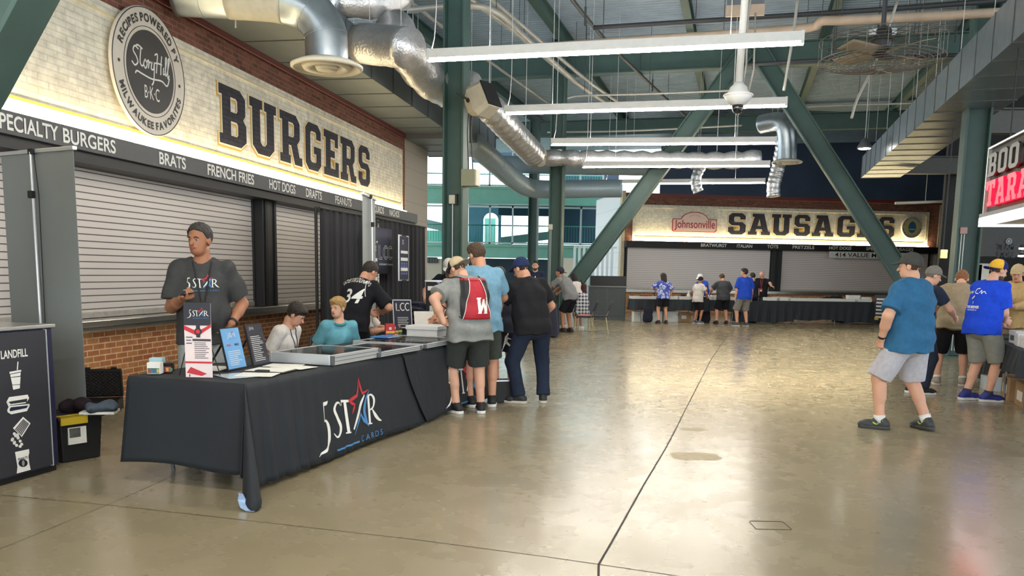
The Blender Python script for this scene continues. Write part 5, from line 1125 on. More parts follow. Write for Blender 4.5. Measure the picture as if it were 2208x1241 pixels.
def banner_parts(t, w, h, lean):
    mb = MB(); mb.grid(lambda u, v: (w * u - lean * v * 0, .012 * math.sin(PI * u) * (1 - v) , .09 + (h - .09) * v), 8, 20); mb.build('sheet', BBACK, t, solid=.003)
    MB().lo_hi((-.02, -.02, h - .005), (w + .02, .02, h + .025)).build('top_rail', ALU, t, bevel=.004); MB().lo_hi((-.03, -.09, 0), (w + .03, .09, .09)).build('base_cassette', ALU, t, bevel=.02)
    MB().tube([(w * .5, -.045, .08), (w * .48, -.035, h)], .012, 10).build('support_pole', ALU, t); MB().box((w * .482, -.05, h - .34), (.05, .04, .06)).build('pole_clip', BLACK, t, bevel=.006); MB().box((w * .48, -.03, h + .005), (.06, .03, .05)).build('hook', BLACK, t, bevel=.006)
    MB().tube([(w * .5 + .03, -.04, h - .02), (w * .5 + .05, -.03, h - .34), (w * .53, -.025, h * .45), (w * .5 + .03, -.03, .1)], .004, 6).build('elastic_cord', BLACK, t)
banner_parts(t, w, 2.46, .1)
q1 = D(783, 690, 10.35); aim = math.atan2(q1.y, q1.x); t = thing('rollup_banner', 'grey back of a slim roll-up banner seen edge on beside the booth drape', 'banner', (q1.x, q1.y, 0), aim - .20); banner_parts(t, .84, 2.47, .0)
# open equipment case on the floor
q = D(200, 850, 8.75); t = thing('equipment_case', 'open black equipment case with foam lining on the floor by the brick wall', 'case', (q.x + .02, q.y, 0), .25); t.scale = (.74, .74, .74)
MB().lo_hi((-.24, 0, 0), (.30, .40, .02)).lo_hi((-.24, 0, 0), (-.22, .40, .16)).lo_hi((.28, 0, 0), (.30, .40, .16)).lo_hi((-.24, 0, 0), (.30, .02, .16)).lo_hi((-.24, .38, 0), (.30, .40, .16)).build('base', BLACK, t)
MB().at(Matrix.Translation((0, .40, .16)) @ Matrix.Rotation(.2, 4, 'X')).lo_hi((-.24, 0, 0), (.30, .09, .42)).build('lid', BLACK, t, bevel=.015)
foam = MB().at(Matrix.Translation((0, .40, .16)) @ Matrix.Rotation(.2, 4, 'X')); foam.grid(lambda u, v: (-.21 + .48 * u, -.012 - .012 * math.sin(u * 50) * math.sin(v * 44), .03 + .36 * v), 48, 44); foam.build('foam', mat('foam_grey', (46, 46, 48), .9, var=.1), t)
MB().at(Matrix.Translation((0, .40, .16)) @ Matrix.Rotation(.2, 4, 'X')).lo_hi((-.2, .03, .42), (-.12, .06, .45)).lo_hi((.16, .03, .42), (.24, .06, .45)).build('latch', DARK, t)
for x in (-.1, .16): MB().lo_hi((x, -.015, .1), (x + .06, .0, .16)).build('latch', DARK, t)
o = MB().lo_hi((-.12, -.1, 0), (.12, .1, .06)).build('wrapped_parcel', DARK, bevel=.02); o.location = (q.x + .09, q.y + .16, .02); o.scale = (.7, .7, .7); tag(o, 'dark bundle lying in the open equipment case', 'bundle')
o = MB().lo_hi((-.06, -.045, 0), (.06, .045, .03)).build('paper_bag', PAPER, bevel=.012); o.location = (q.x + .10, q.y + .14, .064); tag(o, 'small white packet in the open equipment case', 'packet')
# black flight case between the shoppers' feet
q = H(1095, 868); t = thing('carry_case', 'black metal edged carry case on the floor between two shoppers', 'case', (q.x, q.y, 0), .3)
MB().lo_hi((-.19, 0, 0), (.06, .22, .27)).build('shell', BLACK, t, bevel=.008)
for x in (-.19, .06): MB().lo_hi((x - .008, -.006, 0), (x + .008, .01, .275)).build('edge_trim', ALU, t)
MB().lo_hi((-.19, -.006, .262), (.06, .01, .276)).build('top_trim', ALU, t)

# ------------------------------------------------------------------ draped booth beyond the near tables
DRAPE = mat('black_drape', (34, 34, 37), .85, var=.12, scale=4, stretch=(6, 6, .3)); DNAVY = mat('dark_navy_print', (38, 40, 60), .6, var=.06)
def drape(s0, s1, n0, n1, label, seed, z1=2.40):
    t = thing('pipe_and_drape', label, 'drape', BO.w(s0, 0, 0), BO.r, 'black drapes behind the booth'); L = s1 - s0; r = random.Random(seed); ph = [r.uniform(0, 6) for _ in range(4)]
    def f(u, v): x = L * u; w = .026 * math.sin(x * 27 + ph[0] + math.sin(x * 5 + ph[1])) + .014 * math.sin(x * 49 + ph[2]); return (x, -(n0 + (n1 - n0) * u) + w * (.55 + .45 * (1 - v)), .02 + (z1 - .02) * v)
    MB().grid(f, int(L * 60), 6).build('curtain', DRAPE, t, smooth=True, solid=.004)
    MB().tube([(-.02, -n0 - .0, z1 + .012), (L + .02, -n1, z1 + .012)], .018, 8).build('top_rail', DARK, t)
    for x, n in ((.03, n0), (L, n1)): MB().tube([(x, -n + .07, .01), (x, -n + .07, z1 + .03)], .022, 10).build('upright', ALU if x > 2.5 else DARK, t); MB().lo_hi((x - .2, -n - .1, 0), (x + .2, -n + .25, .012)).build('foot_plate', DARK, t)
    return t
drape(2.78, 5.0, .46, .54, 'black drape in front of the shutter, left of the edge on banner', 1); drape(5.04, 7.66, .56, .62, 'black drape at the booth, right of the edge on banner', 2)
dp = Fr(BO.w(0, .50, 0).to_2d()[:], BO.d)
def on_drape(name, label, x0, x1, y0, y1, n, cat):
    a = BO.px(x0, y0, n); b = BO.px(x1, y1, n); t = thing(name, label, cat, BO.w(a[0], n, b[1]), BO.r); return t, b[0] - a[0], a[1] - b[1]
t, w, h = on_drape('hanging_banner', 'dark navy cloth banner lettered LCC on the drape', 800, 845, 487, 590, .70, 'banner')
MB().grid(lambda u, v: (w * u, .01 * math.sin(u * 9), h * v), 16, 4).build('cloth', DNAVY, t, smooth=True, solid=.003)
def lcc(t, x, y, z, hh, m=WTXT, sx=None):
    for g in (0, 1):
        q = .028 if hh > .3 else .02; e = g * .16
        L = [['L', (.0 + e, 1, q), (.0 + e, .0 + e * .8, q), (.45, .0 + e * .8, q)]]
        for c in (.82, 1.42): L.append([(c + .32, .86 - e * .4, q), (c + .05, 1 - e, q), (c - .25 + e, .7, q), (c - .25 + e, .3, q), (c + .05, .0 + e, q), (c + .32, .14 + e * .4, q)])
        me = strokes_mesh([[(p if p == 'L' else (p[0] * (sx or hh * .62), p[1] * hh, p[2] * hh * (1.9 if sx else 2.2))) for p in s_] for s_ in L]); letter(me, 'lettering', m, t, x, y - .0005 * g, z)
lcc(t, w * .30, -.018, h * .32, h * .30, sx=w * .66 / 1.74); letter(fit(text_mesh('E COUNTY CARDS', 1, .01), w * .66, h * .035), 'small_lettering', WTXT, t, w * .33, -.018, h * .19)
def lcc_poster(name, label, x0, x1, y0, y1, n, cat='poster'):
    t, w, h = on_drape(name, label, x0, x1, y0, y1, n, cat); MB().lo_hi((0, 0, 0), (w, .02, h)).build('frame', ALU, t, bevel=.008); MB().lo_hi((w * .08, -.004, h * .03), (w * .92, .002, h * .97)).build('print', DNAVY, t)
    lcc(t, w * .30, -.006, h * .80, h * .10); mb = MB()
    for zz, n_, hh in ((.60, 2, .06), (.44, 1, .07), (.22, 1, .07)): mb.lo_hi((w * .16, -.006, h * zz), (w * .84, -.004, h * (zz + hh)))
    mb.build('white_blocks', INKW, t); mb = MB()
    for i in range(3):
        for zz in (.36, .30, .14): mb.lo_hi((w * (.18 + .23 * i), -.006, h * zz), (w * (.34 + .23 * i), -.004, h * (zz + .045)))
    mb.build('blue_blocks', mat('print_violet', (92, 96, 150), .6, var=0), t); MB().lo_hi((w * .3, -.008, h * .975), (w * .7, .01, h * 1.0)).build('clip', BLACK, t); MB().lo_hi((w * .3, -.008, 0), (w * .7, .01, h * .025)).build('clip', BLACK, t)
    MB().tube([(w / 2, .03, 0), (w / 2, .03, -1.0)], .014, 8).build('stand_pole', BLACK, t)
    zf = -t.location.z
    for a in (0, 2.1, 4.2): MB().tube([(w / 2, .03, -.9), (w / 2 + .25 * math.cos(a), .03 + .25 * math.sin(a), zf + .01)], .01, 6).build('stand_leg', BLACK, t)
    return t
lcc_poster('poster_stand', 'tall narrow framed LCC poster on a stand before the drape', 860, 882, 505, 605, .92); lcc_poster('poster_stand', 'framed poster half hidden behind the edge on grey banner', 803, 815, 518, 628, 1.05)
def booth_table(fr, s0, s1, n0, n1, label, drop, m=CLOTH, grp=None, clabel=None, z=TZ):
    folding_table(fr, s0, s1, n0, n1, label, grp, z); t = MB(); zt = z + .006; vs = []
    t.lo_hi((s0 - .015, -n0 - .015, zt - drop), (s1 + .015, -n1 + .015, zt)); o = t.build('tablecloth', m); bm = bmesh.new(); bm.from_mesh(o.data)
    bmesh.ops.delete(bm, geom=[f for f in bm.faces if f.normal.z < -.9], context='FACES'); bmesh.ops.subdivide_edges(bm, edges=[e for e in bm.edges if abs(e.verts[0].co.z - e.verts[1].co.z) < .01], cuts=24)
    for v in bm.verts:
        if v.co.z < zt - .01: k_ = .03 * math.sin(v.co.x * 21 + v.co.y * 17) + .05; cx, cy = (s0 + s1) / 2, -(n0 + n1) / 2; v.co.x += k_ * .4 * (1 if v.co.x > cx else -1); v.co.y += k_ * (1 if v.co.y > cy else -1); v.co.z += .02 * math.sin(v.co.x * 5)
    bm.to_mesh(o.data); bm.free(); o.matrix_world = fr.M(); md = o.modifiers.new('thickness', 'SOLIDIFY'); md.thickness = .004; md.offset = 1; tag(o, clabel, 'tablecloth'); return o
BT = Fr(BO.w(0, 0, 0).to_2d()[:], BO.d)
booth_table(BT, 2.75, 4.1, 2.24, 1.35, 'folding table under the black cloth of the draped booth', .70, clabel='black cloth on the booth table below the LCC easel sign', grp=None)
ztop = TZ + .012
t, w, h = on_drape('easel_sign', 'dark easel sign lettered LCC on the booth table', 849, 887, 641, 700, 1.6, 'sign'); t.location.z = ztop; t.rotation_euler = (0, 0, BO.r - 1.0); w, h = .27, .40; M_ = Matrix.Rotation(-.2, 4, 'X')
MB().at(M_).lo_hi((0, 0, 0), (w, .012, h)).build('frame', ALU, t); MB().at(M_).lo_hi((.012, -.004, .012), (w - .012, 0, h - .012)).build('print', DNAVY, t); MB().beam((w / 2, .03 + h * .16, h * .7), (w / 2, .22, 0), .03, .006).build('prop_leg', BLACK, t)
me = strokes_mesh([['L', (0, .1, .012), (0, 0, .012), (.045, 0, .012)], [(.115, .09, .012), (.085, .1, .012), (.06, .07, .012), (.06, .03, .012), (.085, 0, .012), (.115, .01, .012)], [(.185, .09, .012), (.155, .1, .012), (.13, .07, .012), (.13, .03, .012), (.155, 0, .012), (.185, .01, .012)]])
letter(me, 'lettering', WTXT, t, 0, 0, 0, M_ @ Matrix.Translation((.05, -.006, h * .62))); mb = MB().at(M_); lines(mb, .06, w - .04, h * .1, h * .4, 5, -.005, rnd); mb.build('small_print', INKW, t)
CHNAVY = mat('navy_chair_shell', (44, 46, 66), .45, var=.05); CHLEG = mat('gold_chair_leg', (176, 158, 118), .3, metal=.8, var=.04)
def chair(x, y, yaw, label, grp=None, z0=0, legm=CHLEG):
    """moulded stacking chair facing local +Y"""
    t = thing('stacking_chair', label, 'chair', (x, y, z0), yaw, grp)
    MB().grid(lambda u, v: (-.22 + .44 * u, -.20 + .42 * v, .45 + .02 * math.cos(PI * (u - .5) * 2) * -1 - .03 * (v > .92) * (v - .92) * 10), 10, 10).build('seat', CHNAVY, t, smooth=True, solid=.014)
    def bk(u, v): xx = -.22 + .44 * u; return (xx * (1 - .12 * v * v), -.20 - .09 * v - .03 * math.sin(v * 2) + .05 * (2 * u - 1) ** 2, .52 + .34 * v - .05 * (abs(2 * u - 1) ** 4) * v)
    mb = MB(); mb.grid(bk, 14, 12); o = mb.build('backrest', CHNAVY, t, smooth=True, solid=.014)
    bm = bmesh.new(); bm.from_mesh(o.data); bmesh.ops.delete(bm, geom=[f for f in bm.faces if abs(f.calc_center_median().x) < .05 and .76 < f.calc_center_median().z < .81], context='FACES'); bm.to_mesh(o.data); bm.free()
    for q in (-1, 1):
        MB().tube([(q * .20, .20, 0), (q * .19, .17, .44)], .011, 8).build('leg', legm, t); MB().tube([(q * .20, -.24, 0), (q * .19, -.16, .44), (q * .19, -.22, .60)], .011, 8).build('leg', legm, t); MB().tube([(q * .195, .195, .06), (q * .197, -.225, .06)], .008, 6).build('side_rail', legm, t)
    MB().tube([(-.195, .19, .08), (.195, .19, .08)], .008, 6).build('front_rail', legm, t); return t
q = D(903, 690, 12.5)
for k in range(4): chair(q.x, q.y, -.15, 'navy moulded chair in the stack behind the booth table, beside the LCC easel sign', 'stacked navy chairs at the booth', z0=.085 * k, legm=GREYLEG)
chair(-2.24, 8.13, math.radians(-105), 'navy moulded chair under the dark haired boy', z0=.0); chair(-1.93, 8.98, math.radians(-150), 'navy moulded chair under the fair haired boy'); chair(-2.02, 10.75, math.radians(-88), 'navy moulded chair under the person in jeans', z0=.02)
q = D(943, 700, 12.0); t = thing('display_box', 'tall black display box with gold cards, on the booth table', 'display box', (q.x - .17, q.y, ztop), -.10)
MB().lo_hi((0, 0, 0), (.36, .24, .64)).build('cabinet', BLACK, t, bevel=.006); MB().lo_hi((-.01, -.012, .64), (.37, .25, .665)).build('lid', ALU, t, bevel=.004)
for (x, z, c) in ((.15, .32, (210, 160, 60)), (.06, .05, (206, 182, 50)), (.20, .05, (150, 160, 170))):
    MB().lo_hi((x, -.012, z), (x + .12, .0, z + .25)).build('card_holder', ALU, t); MB().lo_hi((x + .012, -.015, z + .012), (x + .108, -.011, z + .18)).build('gold_card', mat('gold_card_%d' % c[0], c, .4, var=.25, scale=50), t); MB().lo_hi((x + .02, -.015, z + .2), (x + .1, -.011, z + .235)).build('holder_label', PAPER, t)
MB().lo_hi((.03, -.004, .52), (.11, 0, .58)).build('white_badge', WTXT, t); MB().add([(.13, -.006, .66), (.17, -.006, .66), (.37, -.03, .52), (.35, -.03, .48)], [(0, 1, 2, 3)]).build('diagonal_strip', mat('violet_strip', (150, 150, 206), .5), t)
q = D(918, 700, 11.7); o = MB().at(Matrix.Rotation(-.5, 4, 'X')).lo_hi((-.15, 0, 0), (.13, .008, .26)).build('price_sheet', PAPER); o.location = (q.x, q.y - .02, ztop); o.rotation_euler = (0, 0, .25); tag(o, 'white price sheet leaning on the booth table in front of the navy chair', 'paper')
# ------------------------------------------------------------------ far dark table on the left, chairs, grey counter
fa = H(1198, 728); fb = H(1203, 722)
FT = Fr((fa.x - .03, fa.y), (.075, 1.0))
NAVYC = mat('navy_table_cloth', (36, 40, 58), .8, var=.08, scale=6)
booth_table(FT, .05, 2.4, .0, -.76, 'folding table under the far navy cloth', .72, NAVYC, clabel='navy cloth on the far left table beside the leaning man')
letter(fit(text_mesh('CC', 1, .01), .3, .14), 'lettering', WTXT, None, 0, 0, 0) if False else None
for i in range(6):
    t = thing('card_box', 'white card box on the far navy table under the leaning man', 'box', FT.w(.3 + .16 * (i % 3), -.14 - .3 * (i // 3), ztop), FT.r + .05 * i, 'white card boxes on the far navy table'); MB().lo_hi((0, 0, 0), (.13, .26, .14 + .03 * (i % 2))).build('carton', PAPER, t, bevel=.003); MB().lo_hi((.01, .01, .14), (.12, .25, .185 if i % 2 else .155)).build('cards', mat('card_edges', (220, 210, 180), .8, var=.2, scale=90, stretch=(1, 20, 1)), t)
q = H(1252, 720); chair(q.x + .12, q.y + .1, math.radians(80), 'navy moulded chair with gold legs right of the far navy table, nearer of two', 'navy chairs by the grey counter')
chair(q.x + .52, q.y + .35, math.radians(84), 'navy moulded chair with gold legs right of the far navy table, farther of two', 'navy chairs by the grey counter')
o = MB().lo_hi((-.16, -.15, 0), (.16, .15, .03)).build('seat_pad', mat('rose_pad', (206, 130, 130), .7, var=.1), bevel=.01); o.location = (q.x + .10, q.y + .1, .475); o.rotation_euler = (0, 0, 1.3); tag(o, 'pink folded cloth on the seat of the nearer gold legged chair', 'cloth')
def plaid():
    m, nt, b = nt_new('black_white_plaid'); tc = node(nt, 'ShaderNodeTexCoord'); sp = node(nt, 'ShaderNodeSeparateXYZ'); nt.links.new(tc.outputs['Object'], sp.inputs[0]); outs = []
    for ax in (0, 2):
        a = node(nt, 'ShaderNodeMath', operation='MULTIPLY'); a.inputs[1].default_value = 11; nt.links.new(sp.outputs[ax], a.inputs[0]); f = node(nt, 'ShaderNodeMath', operation='FRACT'); nt.links.new(a.outputs[0], f.inputs[0]); g = node(nt, 'ShaderNodeMath', operation='GREATER_THAN'); g.inputs[1].default_value = .5; nt.links.new(f.outputs[0], g.inputs[0]); outs.append(g)
    s_ = node(nt, 'ShaderNodeMath', operation='ADD'); nt.links.new(outs[0].outputs[0], s_.inputs[0]); nt.links.new(outs[1].outputs[0], s_.inputs[1]); r = node(nt, 'ShaderNodeMapRange'); r.inputs[1].default_value = 0; r.inputs[2].default_value = 2; nt.links.new(s_.outputs[0], r.inputs[0])
    mx = node(nt, 'ShaderNodeMix', data_type='RGBA'); mx.inputs[6].default_value = rgb(206, 206, 210); mx.inputs[7].default_value = rgb(44, 44, 50); nt.links.new(r.outputs[0], mx.inputs[0]); nt.links.new(mx.outputs[2], b.inputs['Base Color']); b.inputs['Roughness'].default_value = .9; return m
f = Fld((-.28, -.2, -.4), (.28, .2, .4), .014); f.ecap((0, 0, -.3), (0, 0, .2), (1, 0, 0), (.19, .07), (.15, .05), .03); f.noise(.02, 1.2, 1.0, .1); o = finish(f.mesh('plaid_jacket'), 'plaid_jacket', plaid()); q2 = D(1256, 650, q.y + .75); o.location = (q2.x, q2.y, .80); o.rotation_euler = (0, 0, .4); tag(o, 'black and white plaid jacket hung on a chair behind the woman in white', 'jacket')
chair(q2.x + .02, q2.y + .22, math.radians(180), 'navy moulded chair behind the woman in white, plaid jacket over its back')
a, b = H(1267, 688), H(1347, 690); t = thing('waste_station', 'dark grey waste station left of the end shutters', 'bin', (a.x, a.y, 0), math.atan2(b.y - a.y, b.x - a.x)); w = (b - a).length
GRC = mat('grey_station_panel', (74, 80, 80), .5, var=.06)
MB().lo_hi((0, 0, .0), (w, .7, 1.12)).build('cabinet', GRC, t, bevel=.01); MB().lo_hi((-.03, -.04, 1.12), (w + .03, .74, 1.16)).build('counter_top', mat('grey_worktop', (120, 122, 118), .4, metal=.3), t, bevel=.006); MB().lo_hi((.03, .3, 1.16), (w - .02, .7, 1.50)).build('back_panel', DARK, t, bevel=.01)
for k in range(2): MB().lo_hi((.06 + k * w * .5, -.012, .12), (w * .5 - .03 + k * w * .5, .0, 1.08)).build('door', mat('grey_door', (66, 72, 72), .5), t, bevel=.004)
# ------------------------------------------------------------------ tables along the end stand
SA = [SO.px(x, 642, 1.3)[0] for x in (1362, 1890)]
for i in range(5):
    s0 = SA[0] + i * 1.83; dr = .36 if i < 2 else (.70 if i in (2, 4) else .62)
    booth_table(SO, s0, s0 + 1.79, 1.75, 1.0, 'folding table under black cloth along the end stand', dr, clabel='black tablecloth at the end stand, table %s' % ('farthest left by the grey station', 'behind the woman in tie dye', 'behind the man in royal blue', 'right of the bald man', 'farthest right near the large man')[i], grp='folding tables along the end stand')
def end_box(x, y, w, h, m, label, nm='card_box', n=1.4, dd=.3, cat='box'):
    s_, z = SO.px(x, y, n); t = thing(nm, label, cat, SO.w(s_, n, ztop), SO.r); MB().lo_hi((-w / 2, 0, 0), (w / 2, dd, h * .8)).build('carton', m, t, bevel=.004); MB().lo_hi((-w / 2 - .004, -.004, h * .75), (w / 2 + .004, dd + .004, h)).build('lid', m, t); return t
EB = [(1378, .5, .09), (1398, .55, .09), (1450, .5, .09), (1475, .45, .10), (1508, .4, .09), (1528, .4, .12), (1545, .35, .15), (1578, .4, .1), (1668, .45, .11), (1690, .5, .12), (1715, .5, .1), (1742, .45, .1), (1770, .5, .1), (1800, .5, .1), (1830, .5, .09), (1866, .5, .1)]
for i, (x, w, h) in enumerate(EB):
    s_ = SO.px(x, 642, 1.4)[0]
    if (s_ - SA[0]) % 1.83 > 1.79 - w / 2 or (s_ - SA[0]) % 1.83 < w / 2: pass
    end_box(x, 642, w, h, PAPER if i % 3 else mat('box_offwhite', (226, 224, 220), .7, var=.05), 'low white card box on the tables along the end stand', dd=.35).__setitem__('group', 'low white card boxes on the end tables')
end_box(1843, 632, .42, .22, PAPER, 'tall white box at the right of the end tables', n=1.15, dd=.2); end_box(1869, 634, .36, .16, PAPER, 'white box right of the tall white box on the end tables', n=1.15, dd=.2)
end_box(1474, 628, .16, .16, BLACK, 'small black box on the end tables left of the boy in white', 'black_box', 1.15, .1)
t = thing('spray_bottle', 'clear bottle on the end tables beside the black box', 'bottle', SO.w(SO.px(1485, 630, 1.15)[0], 1.15, ztop), SO.r); MB().lathe((0, 0, 0), [(.05, 0), (.055, .02), (.055, .17), (.02, .22), (.02, .25)], 14).build('bottle', mat('cloudy_plastic', (190, 200, 190), .3, var=.05), t, smooth=True); MB().lathe((0, 0, 0), [(.024, .25), (.024, .29), (.0, .295)], 12).build('cap', WHITE, t)
f = Fld((-.3, -.2, -.1), (.3, .2, .2), .015); f.ecap((-.14, 0, .04), (.14, 0, .04), (0, 1, 0), (.08, .05), (.09, .06), .02); f.noise(.02, 1, 4); o = finish(f.mesh('red_cloth'), 'red_cloth', cloth('red_cloth', (140, 40, 44))); o.location = SO.w(SO.px(1393, 630, 1.2)[0], 1.15, ztop + .02); tag(o, 'dark red cloth lying on the end tables at left', 'cloth')
f = Fld((-.5, -.2, -.1), (.5, .2, .25), .015); f.ecap((-.3, 0, .05), (.25, 0, .07), (0, 1, 0), (.09, .05), (.11, .09), .02); f.noise(.025, 1, 2); o = finish(f.mesh('duffel_bag'), 'duffel_bag', cloth('black_bag', (36, 36, 42))); o.location = SO.w(SO.px(1795, 637, 1.15)[0], 1.12, ztop + .02); o.rotation_euler = (0, 0, SO.r); tag(o, 'black bag lying on the end tables under VALUE MENU', 'bag')
f = Fld((-.2, -.2, -.1), (.2, .2, .25), .012); f.cap((-.08, 0, .03), (.03, 0, .1), .05, .03, .02); o = finish(f.mesh('cord_coil'), 'cord_coil', cloth('rust', (130, 66, 56))); o.location = SO.w(SO.px(1771, 637, 1.15)[0], 1.15, ztop + .01); tag(o, 'rust coloured coil beside the black bag on the end tables', 'cord')
for i, (x, w, h, m, lab) in enumerate(((1378, .36, .34, PAPER, 'white box on the floor under the leftmost end table'), (1412, .5, .36, PAPER, 'white box on the floor behind the woman in tie dye'), (1447, .5, .36, PAPER, 'white box on the floor right of the woman in tie dye'), (1477, .42, .32, mat('kraft_board', (164, 130, 92), .8, var=.06), 'brown box on the floor left of the boy in white'), (1648, .5, .10, PAPER, 'flat clear box on the floor by the shoes of the bald man'))):
    s_, z = SO.px(x, 690, 1.35); t = thing('floor_box', lab, 'box', SO.w(s_, 1.35, 0), SO.r); MB().lo_hi((-w / 2, 0, 0), (w / 2, .3, h)).build('carton', m, t, bevel=.006); MB().lo_hi((-w * .3, -.002, h * .35), (w * .1, 0, h * .7)).build('label', INKW, t); MB().lo_hi((-w / 2, .14, h), (w / 2, .16, h + .002)).build('tape', mat('tape_tan', (190, 170, 130), .4), t)
s_, z = SO.px(1394, 690, 1.9); f = Fld((-.25, -.2, -.02), (.25, .2, .6), .014); f.ecap((0, 0, .1), (0, 0, .42), (1, 0, 0), (.16, .1), (.14, .09), .03); f.noise(.012, 1, 2); o = finish(f.mesh('backpack'), 'backpack', cloth('black_pack', (38, 40, 52))); w_ = SO.w(s_, 2.05, 0); o.location = (w_.x, w_.y, .02); tag(o, 'black backpack standing on the floor left of the woman in tie dye', 'backpack')
q = H(1882, 700); t = thing('standing_banner', 'narrow black upright sign with white lettering left of the large man in blue', 'banner', (q.x, q.y, 0), -1.1); MB().lo_hi((0, 0, .16), (.55, .03, 1.02)).build('panel', NIGHT, t); mb = MB()
for k in range(6): mb.lo_hi((.08, -.004, .25 + k * .12), (.45, 0, .31 + k * .12))
mb.build('white_print', INKW, t); MB().lo_hi((.05, -.005, .18), (.2, 0, .28)).build('yellow_print', YEL, t); MB().tube([(.27, .03, 1.0), (.27, .3, 0)], .012, 6).build('stand_leg', BLACK, t); MB().tube([(.1, .01, .18), (.1, .0, 0)], .012, 6).build('stand_leg', BLACK, t); MB().tube([(.45, .01, .18), (.45, .0, 0)], .012, 6).build('stand_leg', BLACK, t)
# ------------------------------------------------------------------ tables at right
RT = Fr((6.549, 11.21), (-.66, -1.67))
booth_table(RT, -.02, 1.81, -.0, -.76, 'folding table at the right edge beside the man in cobalt blue', .30, clabel='short black cloth on the table at the right edge')
booth_table(RT, -2.5, -.62, -.1, -.86, 'folding table between the two men at right', .66, clabel='long black cloth on the table behind the man in khaki')
KRAFT = mat('kraft_board', (164, 130, 92), .8, var=.06)
def rbox(s_, n, z, w, d, h, m, label, rz=0, nm='card_box', lid=True, grp=None, deco=None):
    t = thing(nm, label, 'box', RT.w(s_, n, z), RT.r + rz, grp); MB().lo_hi((-w / 2, 0, 0), (w / 2, d, h)).build('carton', m, t, bevel=.004)
    if lid: MB().lo_hi((-w / 2 - .006, -.006, h * .72), (w / 2 + .006, d + .006, h + .004)).build('lid', m, t, bevel=.003)
    if deco: MB().lo_hi((-w * .25, -.0075, h * .25), (w * .2, -.004, h * .65)).build('label', deco, t)
    return t
rbox(.55, -.08, ztop, .36, .34, .16, WHITE, 'white card box nearest the hand of the man in cobalt blue', .05, deco=INK); rbox(.98, -.05, ztop, .30, .40, .15, WHITE, 'white card box second along the right hand table', -.04); rbox(1.34, -.06, ztop, .34, .38, .14, WHITE, 'white card box third along the right hand table', .03); rbox(1.66, -.04, ztop, .24, .4, .15, WHITE, 'white card box at the picture edge on the right hand table', 0)
rbox(.20, -.20, ztop, .22, .3, .13, KRAFT, 'brown carton at the far end of the right hand table', .1); rbox(.95, -.5, ztop, .3, .2, .36, mat('violet_cover', (86, 84, 120), .5, var=.3, scale=20), 'tall violet printed box at the back of the right hand table', 0, lid=False, deco=INKW); rbox(1.32, -.52, ztop, .28, .2, .46, PAPER, 'tall white box at the back of the right hand table', 0); rbox(.62, -.5, ztop, .26, .2, .25, mat('crimson_print', (130, 40, 48), .5, var=.2), 'crimson printed box at the back of the right hand table', 0, lid=False, deco=INKW)
t = thing('spray_bottle', 'clear bottle on the right hand table before the man in tan', 'bottle', RT.w(.85, -.32, ztop), 0); MB().lathe((0, 0, 0), [(.045, 0), (.05, .02), (.05, .2), (.018, .27), (.018, .3)], 14).build('bottle', mat('cloudy_plastic', (190, 200, 190), .3, var=.05), t, smooth=True); MB().lathe((0, 0, 0), [(.022, .3), (.022, .34), (.0, .345)], 12).build('cap', WHITE, t)
rbox(.15, -.12, 0, .62, .45, .30, KRAFT, 'brown carton on the floor under the right hand table, nearer the shoes', .0, 'floor_box', False, deco=PAPER); rbox(.95, -.16, 0, .66, .45, .30, KRAFT, 'brown carton on the floor under the right hand table, by its leg', .02, 'floor_box', False, deco=PAPER); rbox(1.7, -.14, 0, .6, .45, .34, KRAFT, 'brown carton on the floor at the picture edge', 0, 'floor_box', False, deco=PAPER)
rbox(-.70, .02, 0, .36, .3, .20, mat('pale_blue_box', (196, 208, 216), .6, var=.04), 'pale box on the floor behind the shoes of the man in cobalt blue', .1, 'floor_box', False)
chair_s = RT.w(-1.6, -1.25, 0); chair(chair_s.x, chair_s.y, 2.6, 'dark chair behind the table at right', legm=GREYLEG)
# ------------------------------------------------------------------ lit sign canopy at the right edge
fe = D(2121, 480, 13.0); SG = Fr((fe.x, fe.y), (-math.cos(KA), -math.sin(KA)))
NEON = mat('red_neon_face', (255, 40, 60), .4, var=0, emit=(255, 10, 36), es=2.2); CANL = mat('white_canopy_light', (255, 255, 255), .4, var=0, emit=(246, 250, 255), es=4)
t = thing('canopy_sign', 'dark canopy sign with grey letters over glowing red letters at the right edge', 'sign', (fe.x, fe.y, 0), SG.r)
zt = SG.px(2137, 318)[1]; zl = SG.px(2121, 470)[1]; zu = zl - .13
MB().lo_hi((.06, .02, zl), (5.0, .3, zt)).build('back_panel', mat('sign_black', (34, 34, 36), .6, var=.05), t); MB().lo_hi((0, -.03, zt - .03), (5.0, .32, zt)).build('top_trim', ALU, t); MB().lo_hi((0, -.03, zl), (.04, .32, zt)).build('end_trim', ALU, t)
MB().lo_hi((-.05, -.06, zl - .0), (5.0, 2.4, zl + .06)).build('ledge', GREYLEG, t); MB().lo_hi((-.05, -.06, zu), (5.0, -.02, zl)).build('front_light', CANL, t); MB().lo_hi((-.05, -.02, zu), (-.01, 2.4, zl)).build('end_light', CANL, t); MB().lo_hi((0, 0, zu + .03), (5.0, 2.38, zl - .01)).build('soffit', CREAM, t)
gz0, gz1 = SG.px(2150, 378)[1], SG.px(2150, 330)[1]; x = SG.px(2141, 350)[0]
for ch in 'BOO': letter(slab_mesh(ch, .42, gz1 - gz0, .02), 'grey_letter', mat('letter_pewter', (84, 86, 82), .4, metal=.3), t, x, -.04, gz0); x += .5
rz0, rz1 = SG.px(2160, 440)[1], SG.px(2160, 386)[1]; x = SG.px(2139, 430)[0]
for ch in 'TARA': letter(slab_mesh(ch, .44, rz1 - rz0, .03), 'red_letter', NEON, t, x, -.06, rz0); x += .50
